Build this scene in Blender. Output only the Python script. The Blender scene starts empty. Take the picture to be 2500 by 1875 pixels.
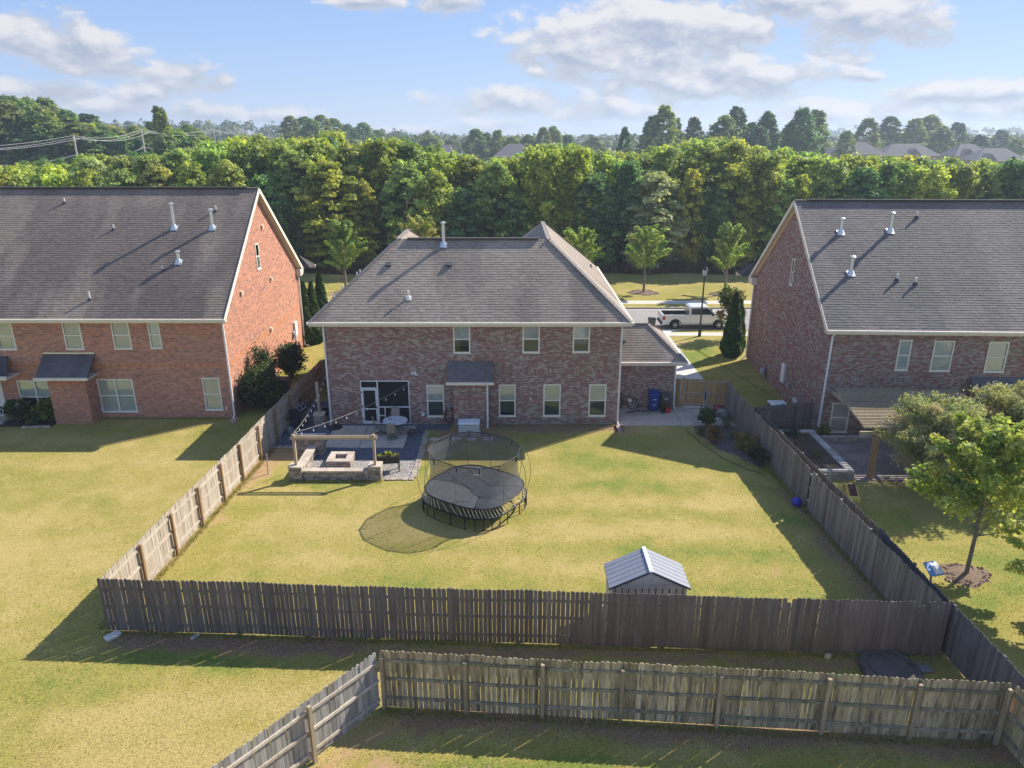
import bpy, math, random
import numpy as np
from mathutils import Matrix, Vector

# ------------------------------------------------------------------ camera, sky, sun, exposure
SC = bpy.context.scene
COL = SC.collection
R = math.radians
random.seed(7)
cam_d = bpy.data.cameras.new('camera'); cam = bpy.data.objects.new('camera', cam_d); COL.objects.link(cam)
cam.location = (0, 0, 15.6); cam.rotation_euler = (R(71), 0, 0)
cam_d.sensor_fit = 'HORIZONTAL'; cam_d.sensor_width = 36.0; cam_d.lens = 36.0*1766/2500
cam_d.clip_start = 0.1; cam_d.clip_end = 12000
SC.camera = cam

SUN_AZ, SUN_EL = 54.0, 39.0            # azimuth from +Y towards +X
world = bpy.data.worlds.new('World'); SC.world = world; world.use_nodes = True

def S(r, g, b):
    f = lambda c: (c/255/12.92 if c/255 <= .04045 else ((c/255+.055)/1.055)**2.4)
    return (f(r), f(g), f(b))
def N(nt, typ, ins=None, **props):
    n = nt.nodes.new(typ)
    for k, v in props.items(): setattr(n, k, v)
    for k, v in (ins or {}).items():
        if isinstance(v, bpy.types.NodeSocket): nt.links.new(v, n.inputs[k])
        else: n.inputs[k].default_value = v
    return n
def math_(nt, op, a, b=0.0, clamp=False):
    return N(nt, 'ShaderNodeMath', {0: a, 1: b}, operation=op, use_clamp=clamp).outputs[0]
def mixc(nt, f, a, b, mode='MIX'):
    n = nt.nodes.new('ShaderNodeMix'); n.data_type = 'RGBA'; n.blend_type = mode
    for i, v in ((0, f), (6, a), (7, b)):
        if isinstance(v, bpy.types.NodeSocket): nt.links.new(v, n.inputs[i])
        elif i and len(v) == 3: n.inputs[i].default_value = (*v, 1)
        else: n.inputs[i].default_value = v
    return n.outputs[2]
def sstep(nt, x, a, b):
    return N(nt, 'ShaderNodeMapRange', {0: x, 1: a, 2: b, 3: 0.0, 4: 1.0}, interpolation_type='SMOOTHSTEP').outputs[0]

def build_world():
    nt = world.node_tree; nt.nodes.clear()
    out = nt.nodes.new('ShaderNodeOutputWorld'); bg = nt.nodes.new('ShaderNodeBackground')
    sky = nt.nodes.new('ShaderNodeTexSky'); sky.sky_type = 'NISHITA'; sky.sun_disc = False
    sky.sun_elevation = R(SUN_EL); sky.sun_rotation = R(SUN_AZ); sky.altitude = 200
    sky.air_density = 1.0; sky.dust_density = SKY_DUST; sky.ozone_density = 3.0
    hsv = N(nt, 'ShaderNodeHueSaturation', {'Saturation': SKY_SAT, 'Value': 1.0, 'Color': sky.outputs[0]})
    tc = nt.nodes.new('ShaderNodeTexCoord')
    sx = N(nt, 'ShaderNodeSeparateXYZ', {0: tc.outputs['Generated']})
    k = 1.0/SKY_STRENGTH/(2**.95)
    # clear autumn blue, paler towards the horizon the whole way round, blended with the physical sky
    eg = math_(nt, 'POWER', math_(nt, 'MAXIMUM', sx.outputs[2], 0.0), .55)
    rmp = nt.nodes.new('ShaderNodeValToRGB'); nt.links.new(eg, rmp.inputs[0])
    for i, (pos, c) in enumerate(((0.0, SKY_G[0]), (.22, SKY_G[1]), (.45, SKY_G[2]), (1.0, SKY_G[3]))):
        e = rmp.color_ramp.elements[i] if i < 2 else rmp.color_ramp.elements.new(pos)
        e.position = pos; e.color = (*c, 1)
    gk = mixc(nt, 1.0, rmp.outputs[0], (k, k, k), 'MULTIPLY')
    skyc = mixc(nt, SKY_MIX, hsv.outputs[0], gk)
    az = math_(nt, 'ARCTAN2', sx.outputs[0], sx.outputs[1])
    el = math_(nt, 'ARCSINE', sx.outputs[2])
    # fair-weather cumulus: (azimuth deg, elevation deg, half width, half height, weight)
    def cl(x, y, hw, hh, w=1.0):          # a cloud bank: where it stood over the horizon that day, its half width and half height
        u, v = (x*1.1302-1250)/1766, (y*1.1302-937.5)/1766; P_ = R(19)
        d = Vector((u, math.cos(P_)-v*math.sin(P_), -math.sin(P_)-v*math.cos(P_))).normalized()
        return (math.degrees(math.atan2(d.x, d.y)), math.degrees(math.asin(d.z)), math.degrees(hw*1.13/1766), math.degrees(hh*1.13/1766), w)
    C = [cl(*q) for q in ((1370,82,285,88), (1230,100,130,62,.9), (1500,62,190,66), (1530,172,240,58), (1400,140,180,50,.8), (1645,70,62,42,.9), (1870,45,140,66), (1690,8,140,34,.9), (45,75,78,50), (170,105,118,48), (245,142,58,26,.9),
         (395,165,95,34,.85), (297,208,52,34,.95), (85,197,120,24,.9), (1120,218,185,36,.9), (1310,245,140,30,.85), (1075,270,90,18,.7), (1850,245,160,38,.9), (2100,203,220,24,.85), (2110,250,240,32,.85), (2215,232,60,34,.9),
         (790,4,85,20,.9), (965,8,75,28,.9), (440,245,90,24,.8), (570,252,120,20,.75), (245,235,95,24,.8), (1165,160,40,14,.6), (1870,166,40,12,.6), (900,286,160,12,.5), (2420,120,100,45,.9), (-180,120,110,50,.9))]
    wv = N(nt, 'ShaderNodeCombineXYZ', {0: math_(nt, 'MULTIPLY', az, 1.0), 1: math_(nt, 'MULTIPLY', el, 1.9), 2: 0.0})
    nz = N(nt, 'ShaderNodeTexNoise', {'Vector': wv.outputs[0], 'Scale': 17.0, 'Detail': 9.0, 'Roughness': .56, 'Lacunarity': 2.1, 'Distortion': .15})
    wv2 = N(nt, 'ShaderNodeVectorMath', {0: wv.outputs[0], 1: (0.010, 0.024, 0.0)}, operation='ADD')
    nz2 = N(nt, 'ShaderNodeTexNoise', {'Vector': wv2.outputs[0], 'Scale': 17.0, 'Detail': 6.0, 'Roughness': .5, 'Lacunarity': 2.1, 'Distortion': .15})
    dens = None; ua = None; wa = None
    for (a0, e0, ra, re, w) in C:
        da = math_(nt, 'MULTIPLY', math_(nt, 'SUBTRACT', az, R(a0)), 1/R(ra*.86))
        de = math_(nt, 'MULTIPLY', math_(nt, 'SUBTRACT', el, R(e0)), 1/R(re*.84))
        d2 = math_(nt, 'ADD', math_(nt, 'MULTIPLY', da, da), math_(nt, 'MULTIPLY', de, de))
        b = math_(nt, 'MULTIPLY', math_(nt, 'SUBTRACT', 1.0, math_(nt, 'SQRT', d2)), w)
        wt = math_(nt, 'POWER', math_(nt, 'MAXIMUM', math_(nt, 'ADD', b, .5), .001), 4.0)
        u = math_(nt, 'MULTIPLY', math_(nt, 'ADD', math_(nt, 'MULTIPLY', de, .5), .5), wt)
        if dens is None: dens, ua, wa = b, u, wt
        else: dens, ua, wa = math_(nt, 'SMOOTH_MAX', dens, b), math_(nt, 'ADD', ua, u), math_(nt, 'ADD', wa, wt)
    up = math_(nt, 'DIVIDE', ua, math_(nt, 'ADD', wa, .00001))
    # the same sort of scattered cloud all round, outside the frame
    gen = N(nt, 'ShaderNodeTexNoise', {'Vector': tc.outputs['Generated'], 'Scale': 3.2, 'Detail': 3.0})
    g1 = math_(nt, 'MULTIPLY', math_(nt, 'SUBTRACT', gen.outputs[0], .60), 4.0)
    absaz = math_(nt, 'ABSOLUTE', az)
    outside = math_(nt, 'MAXIMUM', sstep(nt, absaz, R(37), R(44)), sstep(nt, el, R(12.5), R(17)))
    g1 = math_(nt, 'SUBTRACT', math_(nt, 'MULTIPLY', math_(nt, 'ADD', g1, 2.0), outside), 2.0)
    dens = math_(nt, 'MAXIMUM', dens, g1)
    n0 = math_(nt, 'MULTIPLY', math_(nt, 'SUBTRACT', nz.outputs[0], .5), 2.7)
    cov = math_(nt, 'ADD', dens, n0)
    mask = math_(nt, 'MULTIPLY', sstep(nt, cov, -.22, .30), .92)
    lit = math_(nt, 'ADD', math_(nt, 'MULTIPLY', math_(nt, 'SUBTRACT', nz.outputs[0], nz2.outputs[0]), 3.0), math_(nt, 'MULTIPLY', sstep(nt, up, .12, .78), .85), True)
    thin = math_(nt, 'SUBTRACT', 1.0, sstep(nt, cov, .0, .8))
    lit = math_(nt, 'MAXIMUM', lit, math_(nt, 'MULTIPLY', thin, .42))
    cc = mixc(nt, lit, tuple(c*k for c in (.36, .42, .55)), tuple(c*k for c in (.80, .78, .78)))
    fin = mixc(nt, mask, skyc, cc)
    nt.links.new(fin, bg.inputs[0]); bg.inputs[1].default_value = SKY_STRENGTH
    nt.links.new(bg.outputs[0], out.inputs[0])

SKY_STRENGTH, SKY_SAT, SKY_DUST, SKY_MIX = 0.10, 1.0, 0.4, 0.85
SKY_G = (S(190, 206, 232), S(163, 190, 233), S(137, 171, 230), S(106, 143, 210))
EXPO = 1.08
HAZE = 0.00045
build_world()
sun_d = bpy.data.lights.new('sun', 'SUN'); sun = bpy.data.objects.new('sun', sun_d); COL.objects.link(sun)
sun_d.energy = 3.9; sun_d.angle = R(.5); sun_d.color = (1.0, .94, .84)
sd = Vector((math.cos(R(SUN_EL))*math.sin(R(SUN_AZ)), math.cos(R(SUN_EL))*math.cos(R(SUN_AZ)), math.sin(R(SUN_EL))))
sun.rotation_euler = sd.to_track_quat('Z', 'Y').to_euler(); sun.location = sd*80
SC.view_settings.view_transform = 'Standard'; SC.view_settings.look = 'None'
SC.view_settings.exposure = EXPO; SC.view_settings.gamma = 1.0; SC.view_settings.use_curve_mapping = False
SC.render.engine = 'CYCLES'
SC.cycles.use_denoising = True
SC.cycles.max_bounces = 6; SC.cycles.transparent_max_bounces = 12; SC.cycles.diffuse_bounces = 4
SC.cycles.glossy_bounces = 2; SC.cycles.transmission_bounces = 4; SC.cycles.volume_bounces = 0
SC.cycles.caustics_reflective = False; SC.cycles.caustics_refractive = False

# ------------------------------------------------------------------ materials
def newmat(name):
    m = bpy.data.materials.new(name); m.use_nodes = True
    nt = m.node_tree
    return m, nt, nt.nodes['Principled BSDF'], nt.nodes['Material Output']
def M(name, col, rough=.7, var=.12, scale=6.0, stretch=(1, 1, 1), bump=0.0, bscale=60.0, metal=0.0, attr=False, objrand=0.0, spec=.3, detail=4.0, dirt=None, dscale=2.0, damt=.5):
    m, nt, b, o = newmat(name)
    tc = nt.nodes.new('ShaderNodeTexCoord')
    mp = N(nt, 'ShaderNodeMapping', {'Vector': tc.outputs['Object'], 'Scale': stretch})
    if attr: c = N(nt, 'ShaderNodeAttribute', attribute_name='Col').outputs['Color']
    else: c = N(nt, 'ShaderNodeRGB').outputs[0]; c.default_value = (*col, 1)
    vec = mp.outputs[0]
    oi = nt.nodes.new('ShaderNodeObjectInfo')
    if objrand:
        off = N(nt, 'ShaderNodeCombineXYZ', {0: math_(nt, 'MULTIPLY', oi.outputs['Random'], 37.0), 1: math_(nt, 'MULTIPLY', oi.outputs['Random'], 91.0), 2: 0.0})
        vec = N(nt, 'ShaderNodeVectorMath', {0: vec, 1: off.outputs[0]}, operation='ADD').outputs[0]
    nz = N(nt, 'ShaderNodeTexNoise', {'Vector': vec, 'Scale': scale, 'Detail': detail, 'Roughness': .6})
    f = math_(nt, 'ADD', math_(nt, 'MULTIPLY', math_(nt, 'SUBTRACT', nz.outputs[0], .5), 2*var*1.6), 1.0)
    if objrand:
        f = math_(nt, 'MULTIPLY', f, math_(nt, 'ADD', math_(nt, 'MULTIPLY', oi.outputs['Random'], 2*objrand), 1-objrand))
    g = N(nt, 'ShaderNodeCombineXYZ', {0: f, 1: f, 2: f})
    c = mixc(nt, 1.0, c, g.outputs[0], 'MULTIPLY')
    if dirt:
        dn = N(nt, 'ShaderNodeTexNoise', {'Vector': vec, 'Scale': dscale, 'Detail': 6.0, 'Roughness': .65})
        c = mixc(nt, math_(nt, 'MULTIPLY', sstep(nt, dn.outputs[0], .48, .68), damt), c, dirt)
    nt.links.new(c, b.inputs['Base Color'])
    b.inputs['Roughness'].default_value = rough; b.inputs['Metallic'].default_value = metal
    b.inputs['Specular IOR Level'].default_value = spec
    if bump:
        bn = N(nt, 'ShaderNodeTexNoise', {'Vector': vec, 'Scale': bscale, 'Detail': 3.0})
        bp = N(nt, 'ShaderNodeBump', {'Strength': bump, 'Distance': .22/bscale, 'Height': bn.outputs[0]})
        nt.links.new(bp.outputs[0], b.inputs['Normal'])
    return m
def leafmat(name, trans=.46, rough=.55, spec=.25):
    m, nt, b, o = newmat(name)
    a = N(nt, 'ShaderNodeAttribute', attribute_name='Col').outputs['Color']
    oi = nt.nodes.new('ShaderNodeObjectInfo')
    c = mixc(nt, 1.0, a, oi.outputs['Color'], 'MULTIPLY')
    nt.links.new(c, b.inputs['Base Color']); b.inputs['Roughness'].default_value = rough; b.inputs['Specular IOR Level'].default_value = spec
    tcol = mixc(nt, 1.0, c, (1.25, 1.3, .6), 'MULTIPLY')
    t = N(nt, 'ShaderNodeBsdfTranslucent', {'Color': tcol})
    mx = N(nt, 'ShaderNodeMixShader', {0: trans, 1: b.outputs[0], 2: t.outputs[0]})
    nt.links.new(mx.outputs[0], o.inputs[0])
    return m
def woodmat(name, c0, c1, stain, rnd=.28, stainamt=.6, green=None):
    """Weathered board: vertical grain, each board its own tone, darker stain runs."""
    m, nt, b, o = newmat(name)
    tc = nt.nodes.new('ShaderNodeTexCoord'); oi = nt.nodes.new('ShaderNodeObjectInfo')
    off = N(nt, 'ShaderNodeCombineXYZ', {0: math_(nt, 'MULTIPLY', oi.outputs['Random'], 53.0), 1: 0.0, 2: math_(nt, 'MULTIPLY', oi.outputs['Random'], 17.0)})
    vec = N(nt, 'ShaderNodeVectorMath', {0: tc.outputs['Object'], 1: off.outputs[0]}, operation='ADD').outputs[0]
    mp = N(nt, 'ShaderNodeMapping', {'Vector': vec, 'Scale': (38, 38, 1.6)})
    grain = N(nt, 'ShaderNodeTexNoise', {'Vector': mp.outputs[0], 'Scale': 1.0, 'Detail': 4.0})
    mp2 = N(nt, 'ShaderNodeMapping', {'Vector': vec, 'Scale': (9, 9, .9)})
    blot = N(nt, 'ShaderNodeTexNoise', {'Vector': mp2.outputs[0], 'Scale': 1.0, 'Detail': 5.0, 'Roughness': .65})
    c = mixc(nt, oi.outputs['Random'], c0, c1)
    if green: c = mixc(nt, math_(nt, 'MULTIPLY', sstep(nt, N(nt, 'ShaderNodeTexNoise', {'Vector': vec, 'Scale': 2.2, 'Detail': 3.0}).outputs[0], .46, .72), .5), c, green)
    c = mixc(nt, math_(nt, 'MULTIPLY', sstep(nt, blot.outputs[0], .44, .66), stainamt), c, stain)
    f = math_(nt, 'ADD', math_(nt, 'MULTIPLY', grain.outputs[0], .8), .6)
    r2 = math_(nt, 'FRACT', math_(nt, 'MULTIPLY', oi.outputs['Random'], 7.31))
    f = math_(nt, 'MULTIPLY', f, math_(nt, 'ADD', math_(nt, 'MULTIPLY', r2, 2*rnd), 1-rnd))
    g = N(nt, 'ShaderNodeCombineXYZ', {0: f, 1: f, 2: f})
    c = mixc(nt, 1.0, c, g.outputs[0], 'MULTIPLY')
    nt.links.new(c, b.inputs['Base Color']); b.inputs['Roughness'].default_value = .85; b.inputs['Specular IOR Level'].default_value = .2
    bp = N(nt, 'ShaderNodeBump', {'Strength': .4, 'Distance': .004, 'Height': grain.outputs[0]})
    nt.links.new(bp.outputs[0], b.inputs['Normal'])
    return m
def glassmat(name, tint, refl=.16, opac=.35):
    """Window glass: mostly clear, a sheen of reflection, a slight tint."""
    m, nt, b, o = newmat(name); nt.nodes.remove(b)
    tr = N(nt, 'ShaderNodeBsdfTransparent', {'Color': (*tint, 1)})
    gl = N(nt, 'ShaderNodeBsdfGlossy', {'Color': (1, 1, 1, 1), 'Roughness': .03})
    fr = N(nt, 'ShaderNodeFresnel', {'IOR': 1.5})
    f = math_(nt, 'ADD', fr.outputs[0], refl, True)
    mx = N(nt, 'ShaderNodeMixShader', {0: f, 1: tr.outputs[0], 2: gl.outputs[0]})
    nt.links.new(mx.outputs[0], o.inputs[0])
    return m
def veilmat(name, col, alpha):
    """Fine mesh fabric or insect screen seen as a whole: part thread, part hole."""
    m, nt, b, o = newmat(name)
    b.inputs['Base Color'].default_value = (*col, 1); b.inputs['Roughness'].default_value = .8
    tr = nt.nodes.new('ShaderNodeBsdfTransparent')
    mx = N(nt, 'ShaderNodeMixShader', {0: alpha, 1: tr.outputs[0], 2: b.outputs[0]})
    nt.links.new(mx.outputs[0], o.inputs[0])
    return m

MT = {}
def lawnmat():
    m, nt, b, o = newmat('lawn')
    tc = nt.nodes.new('ShaderNodeTexCoord'); v = tc.outputs['Object']
    n = lambda s, d=4.0, r=.6: N(nt, 'ShaderNodeTexNoise', {'Vector': v, 'Scale': s, 'Detail': d, 'Roughness': r}).outputs[0]
    at = N(nt, 'ShaderNodeSeparateColor', {0: N(nt, 'ShaderNodeAttribute', attribute_name='Zone').outputs['Color']})
    soil, lush, litter = math_(nt, 'MULTIPLY', at.outputs[0], 1.4), at.outputs[1], math_(nt, 'MULTIPLY', at.outputs[2], 1.35)
    n1, n2, n3, n4 = n(.17, 3), n(.9, 4), n(6, 4, .7), n(34, 3, .75)
    k = math_(nt, 'ADD', math_(nt, 'MULTIPLY', n1, .45), math_(nt, 'ADD', math_(nt, 'MULTIPLY', n2, .38), math_(nt, 'MULTIPLY', n3, .32)))
    k = math_(nt, 'ADD', math_(nt, 'MULTIPLY', math_(nt, 'SUBTRACT', k, .575), 1.2), .585)
    k = math_(nt, 'ADD', k, math_(nt, 'MULTIPLY', math_(nt, 'SUBTRACT', lush, .5), .5))
    dry, mid, grn = (.445, .345, .135), (.335, .284, .078), (.195, .232, .05)
    c = mixc(nt, sstep(nt, k, .38, .60), dry, mid)
    c = mixc(nt, sstep(nt, k, .56, .78), c, grn)
    sp = sstep(nt, n4, .30, .62)
    sp2 = sstep(nt, n(15, 4, .7), .34, .64)
    f = math_(nt, 'ADD', math_(nt, 'ADD', math_(nt, 'MULTIPLY', sp, .5), math_(nt, 'MULTIPLY', sp2, .28)), .42)
    c = mixc(nt, 1.0, c, N(nt, 'ShaderNodeCombineXYZ', {0: f, 1: f, 2: math_(nt, 'MULTIPLY', f, .95)}).outputs[0], 'MULTIPLY')
    sm = math_(nt, 'MULTIPLY', sstep(nt, math_(nt, 'ADD', soil, math_(nt, 'MULTIPLY', math_(nt, 'SUBTRACT', n3, .5), 1.8)), .25, .95), .9)
    sc_ = mixc(nt, n3, (.30, .165, .085), (.46, .31, .18))
    c = mixc(nt, sm, c, sc_)
    lm = sstep(nt, math_(nt, 'ADD', litter, math_(nt, 'MULTIPLY', math_(nt, 'SUBTRACT', n(11, 5, .75), .5), 2.4)), .2, 1.05)
    lc = mixc(nt, sstep(nt, n4, .4, .65), (.16, .10, .062), (.44, .275, .16))
    c = mixc(nt, lm, c, lc)
    nt.links.new(c, b.inputs['Base Color']); b.inputs['Roughness'].default_value = .95; b.inputs['Specular IOR Level'].default_value = .1
    h = math_(nt, 'ADD', n4, math_(nt, 'MULTIPLY', n3, .6))
    bp = N(nt, 'ShaderNodeBump', {'Strength': .75, 'Distance': .012, 'Height': h})
    nt.links.new(bp.outputs[0], b.inputs['Normal'])
    return m

MT['lawn'] = lawnmat()
MT['concrete'] = M('concrete', (.47, .42, .34), .9, .14, 3, bump=.25, bscale=90, dirt=(.27, .235, .18), dscale=.9, damt=.5)
MT['walk'] = M('pale_concrete', (.60, .53, .44), .9, .12, 2, bump=.2, bscale=80, dirt=(.42, .36, .29), dscale=1.5, damt=.35)
MT['drive'] = M('driveway_concrete', (.62, .58, .52), .9, .1, 2, bump=.2, bscale=80, dirt=(.45, .41, .36), dscale=1.2, damt=.3)
MT['asphalt'] = M('asphalt', (.30, .275, .25), .93, .12, 1.2, stretch=(.3, 1, 1), bump=.3, bscale=120, dirt=(.20, .185, .17), dscale=.7, damt=.4)
MT['kerb'] = M('kerb_stone', (.30, .26, .22), .9, .2, 4, dirt=(.12, .10, .085), dscale=3, damt=.6)
MT['brick'] = M('brick', (0, 0, 0), .9, .16, 40, attr=True, bump=.3, bscale=150, spec=.15)
MT['mortar'] = M('mortar', (.50, .445, .39), .95, .15, 12, spec=.1)
MT['mortar_red'] = M('mortar_tan', (.62, .49, .39), .95, .15, 12, spec=.1)
MT['shingle'] = M('asphalt_shingle', (0, 0, 0), .8, .22, 25, attr=True, bump=.3, bscale=220, spec=.25)
_b = MT['shingle'].node_tree.nodes['Principled BSDF']; _b.inputs['Sheen Weight'].default_value = 0.0; _b.inputs['Sheen Roughness'].default_value = .6; _b.inputs['Sheen Tint'].default_value = (1, .93, .84, 1)
MT['roofdeck'] = M('roof_deck', (.07, .065, .06), .95, .15, 10)
MT['cream'] = M('cream_paint', (.76, .70, .57), .55, .06, 3, dirt=(.48, .42, .32), dscale=2.5, damt=.35)
MT['white'] = M('white_paint', (.76, .75, .72), .5, .05, 3)
MT['soffit'] = M('tan_soffit', (.68, .58, .43), .7, .08, 3)
MT['frame'] = M('window_frame_vinyl', (.80, .77, .64), .5, .05, 3)
MT['blind'] = M('blind_slats', (.86, .89, .82), .6, .05, 3)
MT['blind_white'] = M('white_blind', (.86, .95, .97), .6, .04, 3)
MT['room'] = M('unlit_room_tone', (.035, .035, .04), .9, .1)  # near-black colour stands in for the darkness of unlit rooms
MT['glass'] = glassmat('window_glass', (.98, 1.0, .99), .03)
MT['glass_dark'] = glassmat('screened_glass', (.55, .62, .63), .02)
MT['screen'] = veilmat('insect_screen', (.010, .011, .013), .84)
MT['galv'] = M('galvanised_steel', (.68, .70, .72), .38, .08, 8, metal=.75, spec=.5)
MT['pvc'] = M('pvc_pipe', (.74, .72, .68), .5, .06)
MT['lead'] = M('pipe_boot', (.07, .075, .085), .6, .1)
MT['black_metal'] = M('black_metal', (.018, .018, .02), .45, .15, 8, spec=.5)
MT['graymetal'] = M('grey_metal', (.34, .36, .38), .5, .1, 6, spec=.5)
MT['black_plastic'] = M('black_plastic', (.014, .014, .016), .5, .1, 6, spec=.4)
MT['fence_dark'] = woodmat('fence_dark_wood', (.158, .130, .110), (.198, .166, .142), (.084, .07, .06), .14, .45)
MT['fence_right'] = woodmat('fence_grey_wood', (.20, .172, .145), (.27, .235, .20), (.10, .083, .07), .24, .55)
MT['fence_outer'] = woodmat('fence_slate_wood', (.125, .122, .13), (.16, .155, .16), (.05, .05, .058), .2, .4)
MT['fence_pale'] = woodmat('fence_pale_wood', (.40, .325, .245), (.47, .41, .335), (.22, .165, .115), .16, .5)
MT['fence_green'] = woodmat('fence_mossy_wood', (.42, .325, .195), (.55, .445, .28), (.12, .08, .05), .24, .85, (.27, .265, .12))
MT['fence_grey'] = woodmat('fence_silver_wood', (.30, .28, .26), (.40, .375, .34), (.16, .14, .125), .22, .5)
MT['post_brown'] = woodmat('treated_post', (.30, .185, .085), (.36, .24, .125), (.16, .10, .055), .2, .4)
MT['rail_pale'] = woodmat('pale_rail', (.47, .40, .31), (.53, .47, .385), (.27, .205, .145), .15, .4)
MT['rail_green'] = woodmat('mossy_rail', (.27, .235, .155), (.36, .32, .23), (.075, .06, .045), .2, .6, (.22, .25, .16))
MT['post_mossy'] = woodmat('mossy_post', (.36, .275, .17), (.43, .34, .225), (.17, .12, .075), .15, .5)
MT['edge'] = M('edging_stone', (.37, .315, .255), .9, .2, 8, bump=.4, bscale=50, objrand=.2, dirt=(.24, .195, .15), dscale=5, damt=.5)
MT['new_wood'] = woodmat('new_cedar', (.42, .25, .10), (.50, .31, .14), (.26, .15, .065), .15, .45)
MT['pergola_wood'] = woodmat('pergola_wood', (.40, .33, .22), (.46, .38, .26), (.24, .185, .12), .15, .45)
MT['beam_wood'] = woodmat('beam_wood', (.36, .275, .185), (.42, .33, .23), (.22, .16, .105), .12, .4)
MT['stone'] = M('wall_stone', (.33, .285, .235), .9, .22, 9, bump=.6, bscale=45, objrand=.42, dirt=(.10, .075, .06), dscale=4, damt=.85)
MT['capstone'] = M('cap_stone', (.47, .395, .315), .9, .14, 7, bump=.4, bscale=50, objrand=.13, dirt=(.38, .31, .23), dscale=4, damt=.5)
MT['bedstone'] = M('bed_wall_stone', (.30, .28, .25), .9, .2, 9, bump=.5, bscale=45, objrand=.25, dirt=(.12, .105, .09), dscale=4, damt=.7)
MT['bedcap'] = M('bed_cap_stone', (.46, .43, .385), .9, .2, 9, bump=.5, bscale=45, objrand=.3, dirt=(.22, .20, .18), dscale=4, damt=.55)
MT['gravel'] = M('slate_gravel', (.105, .115, .135), .9, .45, 40, bump=.9, bscale=60, detail=5)
MT['gravel_pale'] = M('pale_gravel', (.36, .33, .295), .9, .3, 40, bump=.7, bscale=60, detail=5)
MT['paver'] = M('patio_paver', (.235, .19, .175), .85, .16, 5, bump=.3, bscale=60, objrand=.2)
MT['soil'] = M('dark_soil', (.06, .043, .033), .95, .4, 14, bump=.8, bscale=40, dirt=(.14, .10, .07), dscale=9, damt=.6)
MT['mulch'] = M('mulch', (.20, .135, .095), .95, .4, 20, bump=.9, bscale=50, dirt=(.09, .058, .04), dscale=14, damt=.7)
MT['trunk'] = M('bark', (.19, .165, .135), .9, .3, 9, stretch=(1, 1, .25), bump=.6, bscale=30)
MT['leaf'] = leafmat('leaves')
MT['leaf_dense'] = leafmat('dense_leaves', .22, .6, .2)
MT['grass'] = leafmat('grass_blades', .3, .8, .1)

# ------------------------------------------------------------------ geometry helpers
ROOTM = {}
def put(name, mesh, parent=None):
    o = bpy.data.objects.new(name, mesh); COL.objects.link(o)
    if parent is not None: o.parent = parent
    return o
def tag(o, label=None, cat=None, group=None, kind=None):
    for k, v in (('label', label), ('category', cat), ('group', group), ('kind', kind)):
        if v: o[k] = v
    return o
def thing(name, label, cat, loc=(0, 0, 0), rz=0.0, group=None):
    o = bpy.data.objects.new(name, None); COL.objects.link(o)
    o.empty_display_size = .3; o.location = loc; o.rotation_euler = (0, 0, rz)
    ROOTM[o.name] = Matrix.Translation(Vector(loc)) @ Matrix.Rotation(rz, 4, 'Z')
    return tag(o, label, cat, group)
def rootm(p):
    while p is not None:
        if p.name in ROOTM: return ROOTM[p.name]
        p = p.parent
    return Matrix.Identity(4)
def lerp(a, b, t): return a+(b-a)*t

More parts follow.
